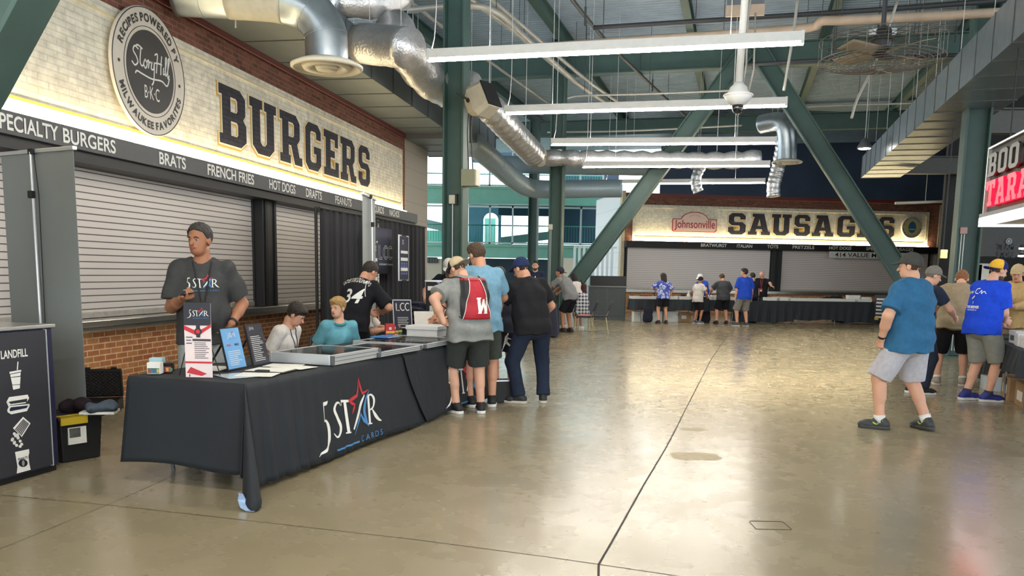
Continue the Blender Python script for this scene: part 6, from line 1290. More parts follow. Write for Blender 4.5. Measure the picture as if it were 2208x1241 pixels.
for x in (.4, 2.2): MB().tube([(x, .15, zt), (x, .15, CZT)], .012, 6).build('hanger_rod', DARK, t)
# dim store front beyond
for body, y0, zoff in (('TEAM', 528, 0), ('STORE', 545, 0)):
    q = D(2150, y0 + 10, 20.57); me = fit(text_mesh(body, 1, .03), .42 if body == 'TEAM' else .44, .15); o = letter(me, 'store_lettering', mat('store_letter', (24, 24, 26), .5), None, q.x, q.y, q.z); tag(o, 'dark raised lettering %s on the dim store front' % body, 'lettering')
q = D(2128, 490, 20.6); w_ = 3.2
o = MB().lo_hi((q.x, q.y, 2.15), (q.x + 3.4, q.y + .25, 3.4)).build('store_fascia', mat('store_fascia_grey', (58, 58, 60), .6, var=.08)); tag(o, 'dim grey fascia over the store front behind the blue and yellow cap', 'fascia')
q = D(2175, 520, 20.585); t = thing('round_plaque', 'round grey plaque on the dim store fascia', 'plaque', q, 0); disc(.05, .075, -.01, .02, 28).build('ring', GREYLEG, t); disc(0, .035, -.01, .02, 20).build('centre', GREYLEG, t)
for (x, y, w, h, m, lab) in ((2122, 572, 34, 9, CREAM, 'pale shelf edge in the dim store'), (2108, 600, 9, 60, mat('store_teal', (40, 80, 80), .6), 'teal display in the dim store'), (2140, 595, 12, 40, mat('store_green', (50, 90, 60), .6), 'green display in the dim store')):
    a, b = D(x - w / 2, y - h / 2, 24), D(x + w / 2, y + h / 2, 24); o = MB().lo_hi((a.x, 24, 0), (b.x, 24.4, a.z)).build('store_display', m); tag(o, lab, 'display')
    if y - h / 2 < 570: pass
YL = mat('yellow_lit_panel', (255, 236, 120), .5, var=0, emit=(255, 226, 90), es=2.2); a, b = D(2031, 538, 19), D(2042, 556, 19)
t = thing('lit_panel', 'small yellow lit panel left of the dark column at right', 'sign', (a.x, 19, b.z), 0); MB().lo_hi((0, 0, 0), (b.x - a.x, .04, a.z - b.z)).build('face', YL, t); MB().lo_hi((-.01, .04, -.01), (b.x - a.x + .01, .1, a.z - b.z + .01)).build('housing', DARK, t); MB().tube([(.06, .07, a.z - b.z), (.06, .07, CZT - b.z)], .012, 6).build('hanger_rod', DARK, t)
for i, (x, y) in enumerate(((2205, 534), (2203, 550))):
    q = D(x, y, 18); t = thing('store_spotlight', 'small white store light at the right edge, %s' % ('upper', 'lower')[i], 'lamp', q, 0); MB().lathe((0, 0, 0), [(.0, -.04), (.07, -.03), (.07, .0)], 16).build('lens', CANL, t); MB().lathe((0, 0, 0), [(.08, .0), (.08, .06), (.0, .07)], 16).build('can', DARK, t)

# ------------------------------------------------------------------ the people in the hall
def loc(pos, yaw, w):
    a = math.radians(-yaw); dx, dy = w[0] - pos[0], w[1] - pos[1]
    return (dx * math.cos(a) - dy * math.sin(a), dx * math.sin(a) + dy * math.cos(a), w[2])
def gp(x, y): q = H(x, y); return (q.x, q.y)
DKTEE = ('charcoal', (66, 66, 66)); SHOEBK = ((30, 30, 32), (30, 30, 32)); SHOEBW = ((28, 28, 30), (225, 225, 222))
NEAR, MID, FAR = .0075, .009, .013

# man behind the near table
p1 = (-2.63, 7.07); y1 = 200
person('star', 'person in a charcoal star tee standing behind the near table, holding a phone', p1, y1, 1.975, 1.0, 2, head=(-32, 3, 0), twist=0,
       R=(loc(p1, y1, D(393, 643, 6.72)), (.5, -1, -.9), loc((0, 0), y1, (.75, -.45, .12)), (.2, .1, 1)), L=(loc(p1, y1, D(500, 697, 7.0)), (-.7, -1, -.2), (.5, -.4, -.7), (.6, 0, 0)),
       skin='olive', shirt=DKTEE, sleeve=.80, hem=-.10, loose=.008, legs=('pants', 'pale_grey_jean', (150, 152, 150)), hair='buzz', hairc='salt', face=True, vox=NEAR, curl=.75, belly=.02)
# two boys on chairs
p2 = (-2.30, 8.22); y2 = -105
person('boy', 'person, dark haired boy in a white tee seated behind the cases, looking down', p2, y2, 1.60, .80, 10, head=(12, 34, 0), hip=(0, 0, .53), feet=((.09, .36), (-.09, .36)), seat=True,
       R=((.13, .17, .66), (.4, -.8, -.6), None, None), L=((-.13, .17, .66), (-.4, -.8, -.6), None, None), skin='light', shirt=('soft_white', (214, 206, 198)), sleeve=.72, hem=-.06, legs=('shorts', 'navy_short', (40, 44, 60)), hair='boy', hairc='dark', face=True, vox=NEAR)
p3 = (-1.92, 9.10); y3 = -150
person('polo', 'person, fair haired boy in a teal polo seated behind the cases, looking round', p3, y3, 1.60, .80, 4, head=(-52, 2, 0), hip=(0, 0, .53), feet=((.09, .36), (-.09, .36)), seat=True,
       R=((.17, .13, .66), (.4, -.8, -.6), None, None), L=((-.17, .13, .66), (-.4, -.8, -.6), None, None), skin='fair', shirt=('teal_polo', (104, 164, 178)), sleeve=.78, hem=-.06, legs=('shorts', 'navy_short', (40, 44, 60)), hair='boy', hairc='blond', face=True, vox=NEAR)
# man in the numbered jersey, back to us
p4 = (-1.93, 10.05); y4 = -22
person('jersey', 'person in a black jersey numbered 34, back turned, head bent over something', p4, y4, 1.80, 1.05, 22, tilt=5, head=(-18, 40, 0), R=((.20, .34, 1.04), (1, -.4, -.3), (-.7, .6, .1), None), L=((-.05, .42, 1.04), (-1, -.5, -.4), None, None),
       skin='light', shirt=('black_jersey', (32, 32, 36)), sleeve=.85, hem=-.10, loose=.012, legs=('shorts', 'black_short', (30, 30, 34)), hair='buzz', hairc='dark', vox=NEAR)
p5 = (-2.02, 10.75); y5 = -88
person('seated', 'person in jeans seated beyond the man in the numbered jersey, hands on a phone', p5, y5, 1.76, 1.0, 8, head=(0, 25, 0), hip=(0, 0, .56), feet=((.1, .42), (-.1, .42)), seat=True, R=((.08, .36, .80), (1, -.4, -.5), (-.3, .9, 0), (0, 0, 1)), L=((-.05, .42, .80), (-1, -.4, -.5), (.2, .9, 0), (0, 0, 1)),
       skin='light', shirt=('soft_white', (214, 206, 198)), sleeve=.9, hem=-.05, legs=('pants', 'blue_jean', (62, 78, 100)), hair='short', hairc='dark', vox=MID)
# group at the far end of the second table
p6 = (-.98, 13.4); y6 = 160
person('cardman', 'person in black tee and white cap behind the black display box', p6, y6, 1.86, 1.12, 14, head=(15, 34, 0), R=((.34, .30, 1.08), (1, -.3, -.3), (-.5, .8, 0), None), L=((-.30, .34, 1.05), (-1, -.3, -.3), None, None),
       skin='fair', shirt=('black_tee', (34, 34, 37)), sleeve=.72, hem=-.08, legs=('pants', 'dark_jean', (40, 46, 60)), hair='short', hairc='grey', cap=dict(c=(206, 204, 198)), beard='grey', face=True, vox=MID)
p7 = (-.60, 11.35); y7 = 118
person('redman', 'person in a red tee half hidden behind the red backpack', p7, y7, 1.76, 1.1, 18, head=(10, 35, 0), R=((.18, .45, .92), (1, -.3, -.3), None, None), L=((-.12, .48, .92), (-1, -.4, -.2), None, None),
       skin='light', shirt=('bright_red', (184, 30, 44)), sleeve=.7, hem=-.08, legs=('shorts', 'black_short', (30, 30, 34)), hair='short', hairc='dark', vox=MID)
p8 = gp(1008, 890); y8 = 24
person('pack', 'person in a grey tee carrying a red drawstring backpack, leaning over the table', p8, y8, 1.83, 1.20, 15, tilt=-2, head=(22, 40, 0), feet=((.15, -.02), (-.12, .03)), fyaw=(-16, 20), R=((.22, .46, 1.02), (1, -.6, -.3), (-.5, .8, -.1), None), L=(loc(p8, y8, D(956, 694, 8.85)), (-1, -.5, -.1), (.55, .8, -.1), None),
       skin='fair', shirt=('heather_grey', (140, 142, 140)), sleeve=.72, hem=-.13, loose=.016, legs=('shorts', 'slate_short', (56, 60, 58)), leglen=.90, shoes=SHOEBW, hair='buzz', hairc='brown', cap=dict(c=(56, 54, 52), b=(132, 126, 116), back=True, panel=(192, 174, 142), pf=-1), vox=NEAR, belly=.03)
p9 = gp(1036, 876); y9 = 18
person('bluetall', 'person, tall, in a light blue tee behind the man with the red backpack', p9, y9, 1.97, 1.05, 7, head=(20, 26, 0), feet=((.14, 0), (-.12, .02)), fyaw=(-20, 14), R=((.26, .42, 1.12), (1, -.8, -.3), (-.4, .9, 0), None), L=((-.1, .5, 1.1), (-1, -.5, -.3), None, None),
       skin='light', shirt=('powder_blue', (120, 162, 186)), sleeve=.72, hem=-.12, loose=.014, legs=('shorts', 'moss_short', (66, 72, 66)), shoes=SHOEBW, hair='short', hairc='brown', vox=NEAR)
p10 = gp(1143, 868); y10 = 28
person('blacktee', 'person in a black tee, dark jeans and navy cap, back turned, at the table end', p10, y10, 1.83, 1.12, 14, tilt=-3, head=(24, 26, 0), feet=((.16, -.03), (-.14, .02)), fyaw=(-30, 48), R=((.27, .30, 1.0), (1, -.9, -.3), (-.5, .8, -.2), None), L=((-.22, .46, 1.05), (-1, -.5, -.3), None, None),
       skin='light', shirt=('black_tee', (34, 34, 37)), sleeve=.74, hem=-.10, loose=.012, legs=('pants', 'indigo_jean', (36, 44, 62)), shoes=((34, 34, 38), (190, 184, 170)), hair='short', hairc='dark', cap=dict(c=(40, 50, 86)), vox=NEAR, belly=.03)
p11 = gp(1086, 840); y11 = 22
person('jump', 'person in black shorts with a white leaping figure, hidden between two shoppers', p11, y11, 1.72, 1.0, 14, head=(15, 30, 0), feet=((.10, 0), (-.08, .05)), skin='light', shirt=('ink_tee', (40, 42, 52)), hem=-.12, legs=('shorts', 'ink_short', (30, 32, 42)), leglen=.86, shoes=SHOEBK, hair='short', hairc='dark', vox=MID,
       R=((.2, .4, 1.0), (1, -.5, -.3), None, None), L=((-.2, .4, 1.0), (-1, -.5, -.3), None, None))
# further along the left
p12 = (.60, 23.4); y12 = 168
person('smile', 'person smiling in a navy tee, facing us behind the far dark table', p12, y12, 1.95, 1.15, 0, head=(4, 4, 0), R=((.30, .30, 1.42), (1, -.4, -.6), (-.3, .5, .8), None), skin='fair', shirt=('navy_tee', (40, 48, 66)), legs=('pants', 'dark_jean', (40, 46, 60)), hair='buzz', hairc='dark', beard='brown', face=True, vox=.012)
p13 = gp(1224, 716); y13 = 52
person('lean', 'person in a grey tee, black shorts and backward cap leaning over the far dark table', p13, y13, 1.90, 1.05, 36, head=(10, 2, 0), feet=((.12, 0), (-.12, .06)), R=((.22, .72, 1.0), (1, -.3, -.6), None, None), L=((-.2, .75, .98), (-1, -.3, -.6), None, None), skin='tan', shirt=('mid_grey_tee', (128, 128, 128)), sleeve=.7, hem=-.1, loose=.012, legs=('shorts', 'black_short', (30, 30, 34)), shoes=((48, 40, 36), (60, 50, 44)), hair='short', hairc='dark', cap=dict(c=(52, 54, 60), back=True), vox=.011)
p14 = gp(1248, 712); y14 = 48
person('tank', 'person with dark hair in a white sleeveless top with a brown bag on the back', p14, y14, 1.70, .92, 30, head=(10, 12, 0), female=True, R=((.2, .6, 1.0), (1, -.3, -.6), None, None), L=((-.2, .6, 1.0), (-1, -.3, -.6), None, None), skin='tan', shirt=('soft_white', (226, 222, 216)), sleeve=.12, hem=-.12, loose=.012, legs=('shorts', 'black_short', (30, 30, 34)), leglen=.5, shoes=((226, 224, 220), (230, 230, 228)), hair='long', hairc='black', vox=.011)
# shoppers in front of the end stand
p16 = gp(1428, 697); y16 = 12
person('tiedye', 'person with long dark hair in a blue and white tie dye top and black shorts', p16, y16, 1.68, 1.05, 4, head=(20, 12, 0), female=True, feet=((.13, 0), (-.13, 0)), R=((.26, .12, .86), (1, -.4, 0), None, None), L=((-.2, .28, 1.10), (-1, -.6, -.2), None, None), skin='light', shirt=('tie_dye', (120, 130, 190)), sleeve=.85, hem=-.06, loose=.012, legs=('shorts', 'black_short', (30, 30, 34)), leglen=.72, shoes=((44, 34, 32), (60, 48, 44)), hair='long', hairc='dark', vox=FAR)
p17 = gp(1503, 697); y17 = -55
person('capboy', 'person, boy in a white tee and black cap holding a long black bag', p17, y17, 1.58, .9, 4, head=(0, 16, 0), R=((.16, .26, .88), (1, -.6, -.2), None, None), L=((-.14, .25, 1.0), (-1, -.6, -.2), None, None), skin='tan', shirt=('soft_white', (226, 222, 216)), hem=-.12, loose=.018, legs=('shorts', 'black_short', (30, 30, 34)), shoes=((90, 96, 106), (200, 200, 200)), hair='short', hairc='black', cap=dict(c=(44, 42, 40), back=True), vox=FAR)
p18 = D(1521, 590, 29.0); y18 = 120
person('whitecap', 'person in a blue tee and white cap bent over behind the table beside the boy', (p18.x, p18.y), y18, 1.74, 1.0, 22, head=(0, 30, 0), R=((.2, .42, 1.0), (1, -.5, -.3), None, None), L=((-.2, .42, 1.0), (-1, -.5, -.3), None, None), skin='tan', shirt=('royal_tee', (40, 78, 190)), legs=('pants', 'dark_jean', (40, 46, 60)), hair='short', hairc='dark', cap=dict(c=(234, 232, 228)), vox=FAR)
p19 = gp(1556, 698); y19 = 8
person('greyback', 'person in a dark grey tee and black shorts, back turned at the end tables', p19, y19, 1.72, 1.1, 10, head=(5, 30, 0), feet=((.16, 0), (-.18, 0)), R=((.26, .36, .98), (1, -.5, -.2), None, None), L=((-.30, .40, .98), (-1, -.4, -.3), None, None), skin='light', shirt=('grey_slate', (74, 76, 80)), sleeve=.8, hem=-.1, loose=.014, legs=('shorts', 'black_short', (30, 30, 34)), shoes=SHOEBK, hair='short', hairc='brown', vox=FAR)
p20 = gp(1601, 703); y20 = 6
person('royal', 'person in a royal blue tee and grey shorts, back turned, head turned left', p20, y20, 1.87, 1.1, 3, head=(55, 0, 0), feet=((.13, 0), (-.16, .05)), fyaw=(10, 30), skin='light', shirt=('royal_tee', (34, 84, 214)), sleeve=.85, hem=-.1, loose=.02, legs=('shorts', 'ash_short', (128, 124, 116)), leglen=1.0, shoes=((70, 72, 74), (190, 190, 188)), hair='short', hairc='dark', vox=FAR)
p21 = gp(1620, 696); y21 = 20
person('behind', 'person with dark hair hidden behind the royal blue tee, in dark shorts', p21, y21, 1.74, .95, 3, head=(0, 10, 0), skin='light', shirt=('ink_tee', (40, 42, 52)), legs=('shorts', 'ink_short', (30, 32, 42)), shoes=SHOEBK, hair='short', hairc='dark', vox=FAR)
p22 = gp(1637, 692); y22 = 165
person('bald', 'person, bald, in a black tee with a red badge, one hand on the end table', p22, y22, 1.84, 1.08, 3, tilt=-3, head=(-35, 18, 0), feet=((.16, 0), (-.16, .04)), R=((.2, .1, .98), (1, -.5, 0), None, None), L=(loc(p22, y22, D(1679, 636, 27.9)), (-1, -.3, .1), (-.8, .2, -.3), (0, 0, -1)), skin='fair', shirt=('black_tee', (34, 34, 37)), sleeve=.7, hem=-.08, loose=.012, legs=('shorts', 'olive_short', (82, 82, 72)), leglen=1.02, shoes=((170, 160, 158), (225, 220, 216)), hair=None, hairc='brown', beard=None, face=True, vox=FAR)
# right hand side
p23 = gp(1944, 925); y23 = 30
person('bigblue', 'person, large, walking away in a steel blue tee, pale shorts and dark cap', p23, y23, 1.89, 1.27, 1, head=(22, 4, 0), feet=((.19, -.15), (-.20, .12)), fyaw=(-14, 34), heel=(.15, 0), L=(loc(p23, y23, D(1901, 729, 8.5)), (-1, -.5, 0), (.2, .25, -.9), None), R=((.40, .16, .88), (.8, -.9, 0), None, None),
       skin='fair', shirt=('steel_blue', (52, 104, 144)), sleeve=.80, hem=-.13, loose=.018, legs=('shorts', 'pale_lilac', (184, 182, 190)), leglen=.95, shoes=((52, 56, 58), (56, 58, 58)), sock=(226, 224, 220), hair='short', hairc='brown', cap=dict(c=(70, 70, 68)), vox=NEAR, belly=.015)
PEOPLE_CAP = None
p24 = D(1997, 600, 11.3); y24 = -72
person('greycap', 'person in a dark tee and grey cap half hidden behind the large man in blue', (p24.x, p24.y), y24, 1.80, .9, 5, head=(-20, 20, 0), R=((.15, .40, 1.05), (1, -.6, -.2), None, None), skin='fair', shirt=('navy_tee', (40, 48, 66)), legs=('pants', 'dark_jean', (40, 46, 60)), hair='short', hairc='grey', cap=dict(c=(120, 118, 112)), vox=MID, face=True)
p25 = gp(2046, 830); y25 = -24
person('khaki', 'person with ginger hair in a khaki tee and black shorts, bent away from us', p25, y25, 1.88, 1.1, 26, tilt=5, head=(-10, 42, 0), feet=((.17, .0), (-.17, -.06)), R=((.3, .66, .96), (1, -.3, -.3), None, None), L=((-.26, .5, .98), (-1, -.4, -.4), None, None), skin='fair', shirt=('khaki_tee', (154, 142, 118)), sleeve=.8, hem=-.12, loose=.016, legs=('shorts', 'black_short', (30, 30, 34)), leglen=1.0, shoes=((150, 142, 134), (200, 194, 186)), sock=(220, 216, 210), hair='short', hairc='ginger', vox=MID)
p26 = gp(2106, 864); y26 = -68
person('bluecap', 'person in a royal blue printed tee, grey shorts and backward yellow and navy cap', p26, y26, 1.90, 1.08, 11, head=(-16, 18, 0), feet=((.10, .06), (-.12, -.06)), fyaw=(-30, -12), R=(loc(p26, y26, D(2166, 690, 10.75)), (.8, -1, -.2), (.1, .9, -.3), None), L=((-.1, .5, 1.0), (-1, -.5, -.3), None, None),
       skin='fair', shirt=('cobalt_tee', (34, 76, 214)), sleeve=.80, hem=-.10, loose=.016, legs=('shorts', 'stone_short', (140, 142, 136)), leglen=.97, shoes=((36, 44, 124), (214, 214, 214)), sock=(60, 62, 90), hair='short', hairc='brown', cap=dict(c=(34, 44, 112), back=True, panel=(232, 180, 60), pf=-1), beard='brown', face=True, vox=NEAR)
p27 = D(2197, 600, 12.6); y27 = 128
person('hoodie', 'person in a tan hooded top and tan cap at the right edge', (p27.x, p27.y), y27, 1.86, 1.15, 4, head=(10, 14, 0), R=((.12, .34, 1.15), (1, -.4, -.5), (-1, .1, 0), None), L=((-.10, .36, 1.18), (-1, -.4, -.5), (1, .1, 0), None), skin='light', shirt=('tan_hoodie', (190, 160, 112)), sleeve=1.95, hem=-.1, loose=.02, legs=('pants', 'sand_pant', (150, 130, 100)), hair='short', hairc='brown', cap=dict(c=(190, 168, 130)), face=True, vox=MID)

# ------------------------------------------------------------------ ducts, pipes, fan, camera and speakers overhead
def arc(pts, n=8):
    return [Vector(p) for p in catmull([tuple(p) for p in pts], n)]
def ringed(name, label, path, r, m, step, rr, cat='duct', wob=0.0, seed=1, group=None, seam_m=None, parts=True):
    """round duct along a smooth path with raised seams"""
    t = thing(name, label, cat, path[0], 0, group); pts = [p - path[0] for p in path]; rg = random.Random(seed)
    acc = [0]
    for a, b in zip(pts, pts[1:]): acc.append(acc[-1] + (b - a).length)
    def at_(d):
        for i in range(len(pts) - 1):
            if acc[i + 1] >= d: u = (d - acc[i]) / max(1e-6, acc[i + 1] - acc[i]); return pts[i].lerp(pts[i + 1], u)
        return pts[-1]
    if wob:
        n = int(acc[-1] / (step / 4)); ps = [at_(acc[-1] * i / n) for i in range(n + 1)]
        rs = [r * (1 + rr * (abs(math.sin(PI * i / 4)) - .5) + rg.uniform(-wob, wob)) for i in range(n + 1)]; MB().tube(ps, rs, 24).build('body', m, t, smooth=True)
    else:
        MB().tube(pts, r, 28).build('body', m, t, smooth=True); n = int(acc[-1] / step)
        for i in range(1, n + 1):
            d = i * step
            if d + .03 < acc[-1]:
                p, q = at_(d - .012), at_(d + .012); MB().tube([p, q], r * (1 + rr), 28).build('seam', seam_m or m, t, smooth=False)
    for f_ in (.2, .8):
        p = at_(acc[-1] * f_); MB().tube([p + Vector((0, 0, r * .9)), Vector((p.x, p.y, CZT - path[0].z))], .006, 5).build('hanger_rod', HANG, t)
    return t
def diffuser(c, r, label):
    t = thing('ceiling_diffuser', label, 'diffuser', c, 0)
    MB().lathe((0, 0, 0), [(r * .58, .12), (r * .80, .09), (r, .045), (r, .02), (r * .93, .0), (r * .90, .015), (r * .74, .055), (r * .62, .06)], 40).build('rim', CREAM, t, smooth=True)
    MB().lathe((0, 0, 0), [(r * .70, .035), (r * .64, -.005), (r * .42, .02), (r * .40, .05)], 40).build('cone', CREAM, t, smooth=True); MB().lathe((0, 0, 0), [(r * .34, .04), (r * .28, -.01), (r * .02, .0), (0.0, .0)], 32).build('centre', CREAM, t, smooth=True)
    MB().lathe((0, 0, 0), [(0, .075), (r * .62, .075), (r * .62, .07), (0, .07)], 32).build('throat', DARK, t); return t
YD = 10.9
dc = D(705, 150, YD); diffuser(dc, .45, 'large round cream diffuser hanging over the burger stand')
path = arc([dc + Vector((0, 0, .08)), D(704, 100, YD), D(698, 62, YD), D(665, 22, YD), D(610, 2, YD), D(540, -6, YD), D(380, -14, YD)], 10)
sp1 = ringed('spiral_duct', 'grey elbowed round duct feeding the large cream diffuser', path, .265, GALV, .34, .02)
mid = [p for p in path if D(480, 0, YD).x < p.x < D(618, 0, YD).x]; MB().tube([p - path[0] for p in mid], .272, 28).build('cream_sleeve', mat('cream_duct_wrap', (206, 200, 182), .5, var=.06), sp1, smooth=True)
q = D(508, 60, YD + .2); MB().tube([q - path[0], q - path[0] + Vector((.01, 0, .35))], .012, 6).build('hanger_rod', ALU, sp1)
pa = arc([D(360, 90, 18.5), D(540, 92, 18.6), D(620, 120, 18.8), D(690, 160, 19.2)], 8); ringed('spiral_duct', 'bright round duct behind the elbowed one, above the brick cap', pa, .5, GALV, .6, .02)
def rect_duct(name, label, o, rz, L, w, h, z0, m, step, mu=None):
    t = thing(name, label, 'duct', (o[0], o[1], 0), rz); MB().lo_hi((0, 0, z0), (L, w, z0 + h)).build('body', m, t)
    if mu: MB().lo_hi((.0, .01, z0 - .004), (L, w - .01, z0 - .001)).build('underside', mu, t)
    n = int(L / step)
    for i in range(n + 1): x = min(L, i * step); MB().lo_hi((x - .012, -.012, z0 - .012), (x + .012, w + .012, z0 + h + .012)).build('seam_flange', mat('seam_dark', (96, 98, 100), .5, metal=.4, var=.05), t)
    for i in range(0, n + 1, 2):
        for y in (-.02, w + .02): MB().tube([(i * step, y, z0 + h), (i * step, y, CZT)], .006, 5).build('hanger_rod', HANG, t)
    return t
oo = BO.w(1.0, .15, 0); rect_duct('rectangular_duct', 'long dark grey rectangular duct above the burger stand', oo, BO.r, 10.6, 1.2, .66, 4.86, GALVD, 1.22)
oo = BO.w(11.6, .62, 0); rect_duct('rectangular_duct', 'short wide grey duct past the end of the burger stand', oo, BO.r, 3.2, 1.9, .62, 4.75, GALVD, 1.06)
# right hand rectangular duct
e1, e2 = H(2194, 81, 4.9), H(1856, 384, 4.9); dv = (e2 - e1); L = dv.length; ang = math.atan2(dv.y, dv.x); st0 = e1 - dv.normalized() * 5
oo = (st0.x + math.sin(ang) * 1.2, st0.y - math.cos(ang) * 1.2); rect_duct('rectangular_duct', 'long bright galvanised rectangular duct along the right of the hall', oo, ang, L + 5, 1.2, .70, 4.9, GALV, 1.05)
# upper floor beams at right
for (x0, x1, y, Y, lab) in ((2060, 2290, 262, 20.0, 'grey green beam under the floor above, right of the long duct'), (1945, 2150, 356, 28.0, 'grey green beam under the floor above, behind the dark column')):
    p, q = D(x0, y, Y), D(x1, y - 4, Y); q.z = p.z; tag(MB().ibeam(p, q + Vector((2, -.5, 0)), .3, .56, .03, .02).build('floor_beam', mat('beam_grey_green', (92, 92, 88), .5, var=.06)), lab, 'beam', None, 'structure')
p, q = D(1930, 438, 29.4), D(2060, 430, 29.4); tag(MB().tube([p, q + Vector((1, 0, 0))], .05, 8).tube([p.lerp(q, .5), Vector(((p.x + q.x) / 2, p.y, CZT))], .008, 5).build('pipe', CREAM), 'cream pipe above the right end of the end stand', 'pipe')
# foil ducts
ringed('foil_duct', 'crinkled foil duct running along the hall behind the first column', arc([D(846, 60, 14.2), D(915, 160, 15.6), D(985, 205, 17.4)], 10), .33, FOIL, .5, .08, wob=.05, seed=2)
ringed('flexible_duct', 'ribbed silver flexible duct descending behind the booth column', arc([D(1000, 175, 17.6), D(1060, 236, 18.6), D(1110, 290, 20.4), D(1150, 332, 22.6)], 10), .27, FOIL, .34, .34, wob=.012, seed=3)
ringed('foil_duct', 'crinkled foil duct at the top edge left of the first column', arc([D(716, 2, 14.0), D(800, 4, 14.4), D(868, -12, 14.8)], 8), .26, FOIL, .4, .06, wob=.06, seed=4)
ringed('foil_duct', 'foil wrapped duct with an open round end left of the first column', arc([D(770, 92, 13.2), D(830, 98, 13.0), D(884, 104, 12.6)], 6), .29, FOIL, .5, .03, wob=.03, seed=5)
ringed('foil_duct', 'long foil wrapped duct crossing the hall behind the lamps', arc([D(1175, 340, 24.6), D(1300, 342, 24.4), D(1420, 344, 24.2), D(1560, 346, 24.0), D(1640, 340, 23.9)], 10), .22, FOIL, .5, .22, wob=.04, seed=6)
ringed('spiral_duct', 'smooth grey duct crossing just below the long foil duct', arc([D(1062, 354, 27.2), D(1180, 356, 27.0), D(1300, 358, 26.8), D(1420, 360, 26.6)], 6), .27, mat('pale_blue_grey_duct', (160, 178, 188), .45, metal=.2, var=.06), .9, .02)
ringed('spiral_duct', 'smooth grey duct sloping down then crossing past the far columns', arc([D(1010, 302, 21.4), D(1060, 344, 23.4), D(1110, 388, 25.8), D(1140, 404, 27.2), D(1180, 408, 28), D(1260, 407, 28), D(1340, 406, 28)], 8), .29, mat('pale_blue_grey_duct', (160, 178, 188), .45, metal=.2, var=.06), 1.2, .02)
ringed('flexible_duct', 'silver flexible duct hanging below the far diffuser', arc([D(1690, 300, 26.2), D(1680, 350, 26.4), D(1674, 375, 26.5), D(1668, 400, 26.5), D(1668, 424, 26.5)], 6), .20, FOIL, .16, .12, wob=.03, seed=8)
ringed('flexible_duct', 'silver flexible duct hanging over the letter S of the end sign', arc([D(1514, 356, 27), D(1504, 374, 27), D(1500, 395, 27), D(1506, 414, 27)], 6), .16, FOIL, .16, .12, wob=.03, seed=9)
dc2 = D(1697, 352, 25.4); diffuser(dc2, .44, 'round cream diffuser over the middle of the end stand')
ringed('spiral_duct', 'round grey drop duct feeding the far diffuser', arc([dc2 + Vector((0, 0, .08)), D(1698, 310, 25.4), D(1694, 275, 25.4), D(1676, 262, 25.6), D(1640, 268, 26)], 8), .27, GALV, .5, .02)
# pipes: (label, points px, height or depth, radius, material)
WPIPE = mat('pale_conduit', (176, 174, 166), .45, metal=.3, var=.06); TPIPE = mat('buff_pipe_wrap', (186, 166, 146), .6, var=.12, scale=4); DPIPE = mat('dark_iron_pipe', (54, 56, 60), .5, var=.1)
PI_ = [('pale conduit running along the hall near the first column', [(960, -40), (1100, 60), (1240, 176), (1330, 236)], 6.9, .06, WPIPE), ('second pale conduit beside the first one along the hall', [(985, -60), (1120, 50), (1262, 170), (1350, 232)], 6.9, .045, WPIPE),
 ('pale conduit bending from the left behind the first column', [(880, 22), (1000, 12), (1070, 26), (1130, 78), (1240, 176)], 6.7, .06, WPIPE), ('thin pale pipe at the upper left of the first column', [(858, -20), (960, 62), (1080, 150), (1190, 228)], 7.0, .035, WPIPE),
 ('buff wrapped pipe crossing above the nearest lamp', [(1010, 112), (1300, 92), (1560, 74), (1740, 60), (1772, 46), (1815, 44), (1990, 36), (2170, 26)], 6.4, .085, TPIPE),
 ('dark iron pipe crossing the hall at the top', [(1280, 60), (1500, 46), (1720, 32), (1960, 16), (2230, -4)], 6.8, .05, DPIPE), ('dark iron pipe along the hall right of the first lamp middle', [(1218, -20), (1300, 80), (1380, 160), (1440, 216), (1500, 268)], 7.4, .045, DPIPE),
 ('thin pale pipe crossing behind the second lamp', [(1225, 212), (1260, 206), (1400, 202), (1600, 194)], 6.6, .03, WPIPE), ('thin pale pipe crossing low behind the third lamp', [(1180, 285), (1350, 282), (1600, 270)], 6.3, .03, WPIPE),
 ('pale drop pipe sloping across the far upper right', [(1936, 0), (1890, 130), (1850, 210), (1836, 255)], None, .024, WPIPE), ('pale pipe standing near the right lamp ends', [(1720, 0), (1708, 90), (1690, 195)], None, .026, WPIPE), ('pale pipe crossing the ceiling behind the fan', [(1690, 232), (1850, 226), (2010, 222)], 6.6, .03, WPIPE), ('dark pipe crossing under the fan', [(1600, 140), (1800, 128), (2080, 118)], 6.2, .04, DPIPE)]
for lab, pts, z, r, m in PI_:
    P_ = [H(x, y, z) for x, y in pts] if z else [D(x, y, 15.5) for x, y in pts]
    t = thing('ceiling_pipe', lab, 'pipe', P_[0], 0); pp = arc([p - P_[0] for p in P_], 6) if len(P_) > 2 else [p - P_[0] for p in P_]; MB().tube(pp, r, 10).build('pipe', m, t, smooth=True)
    if z:
        for p in P_[1:-1]: MB().tube([p - P_[0], Vector((p.x, p.y, CZT)) - P_[0]], .007, 5).build('hanger', DPIPE, t)
rg = random.Random(11)
for i in range(16):
    a, n = rg.uniform(11, 30), rg.uniform(-4, 9); p = K.w(a, n, 0); hh = rg.uniform(1.0, 2.6)
    t = thing('hanger_rod', 'thin dark hanger rod dropping from the deck', 'rod', (p.x, p.y, CZT - hh), 0, 'thin hanger rods under the deck'); MB().tube([(0, 0, 0), (0, 0, hh)], .009, 6).build('rod', DPIPE, t); MB().tube([(0, 0, 0), (0, 0, .35)], .022, 8).build('turnbuckle', DPIPE, t)
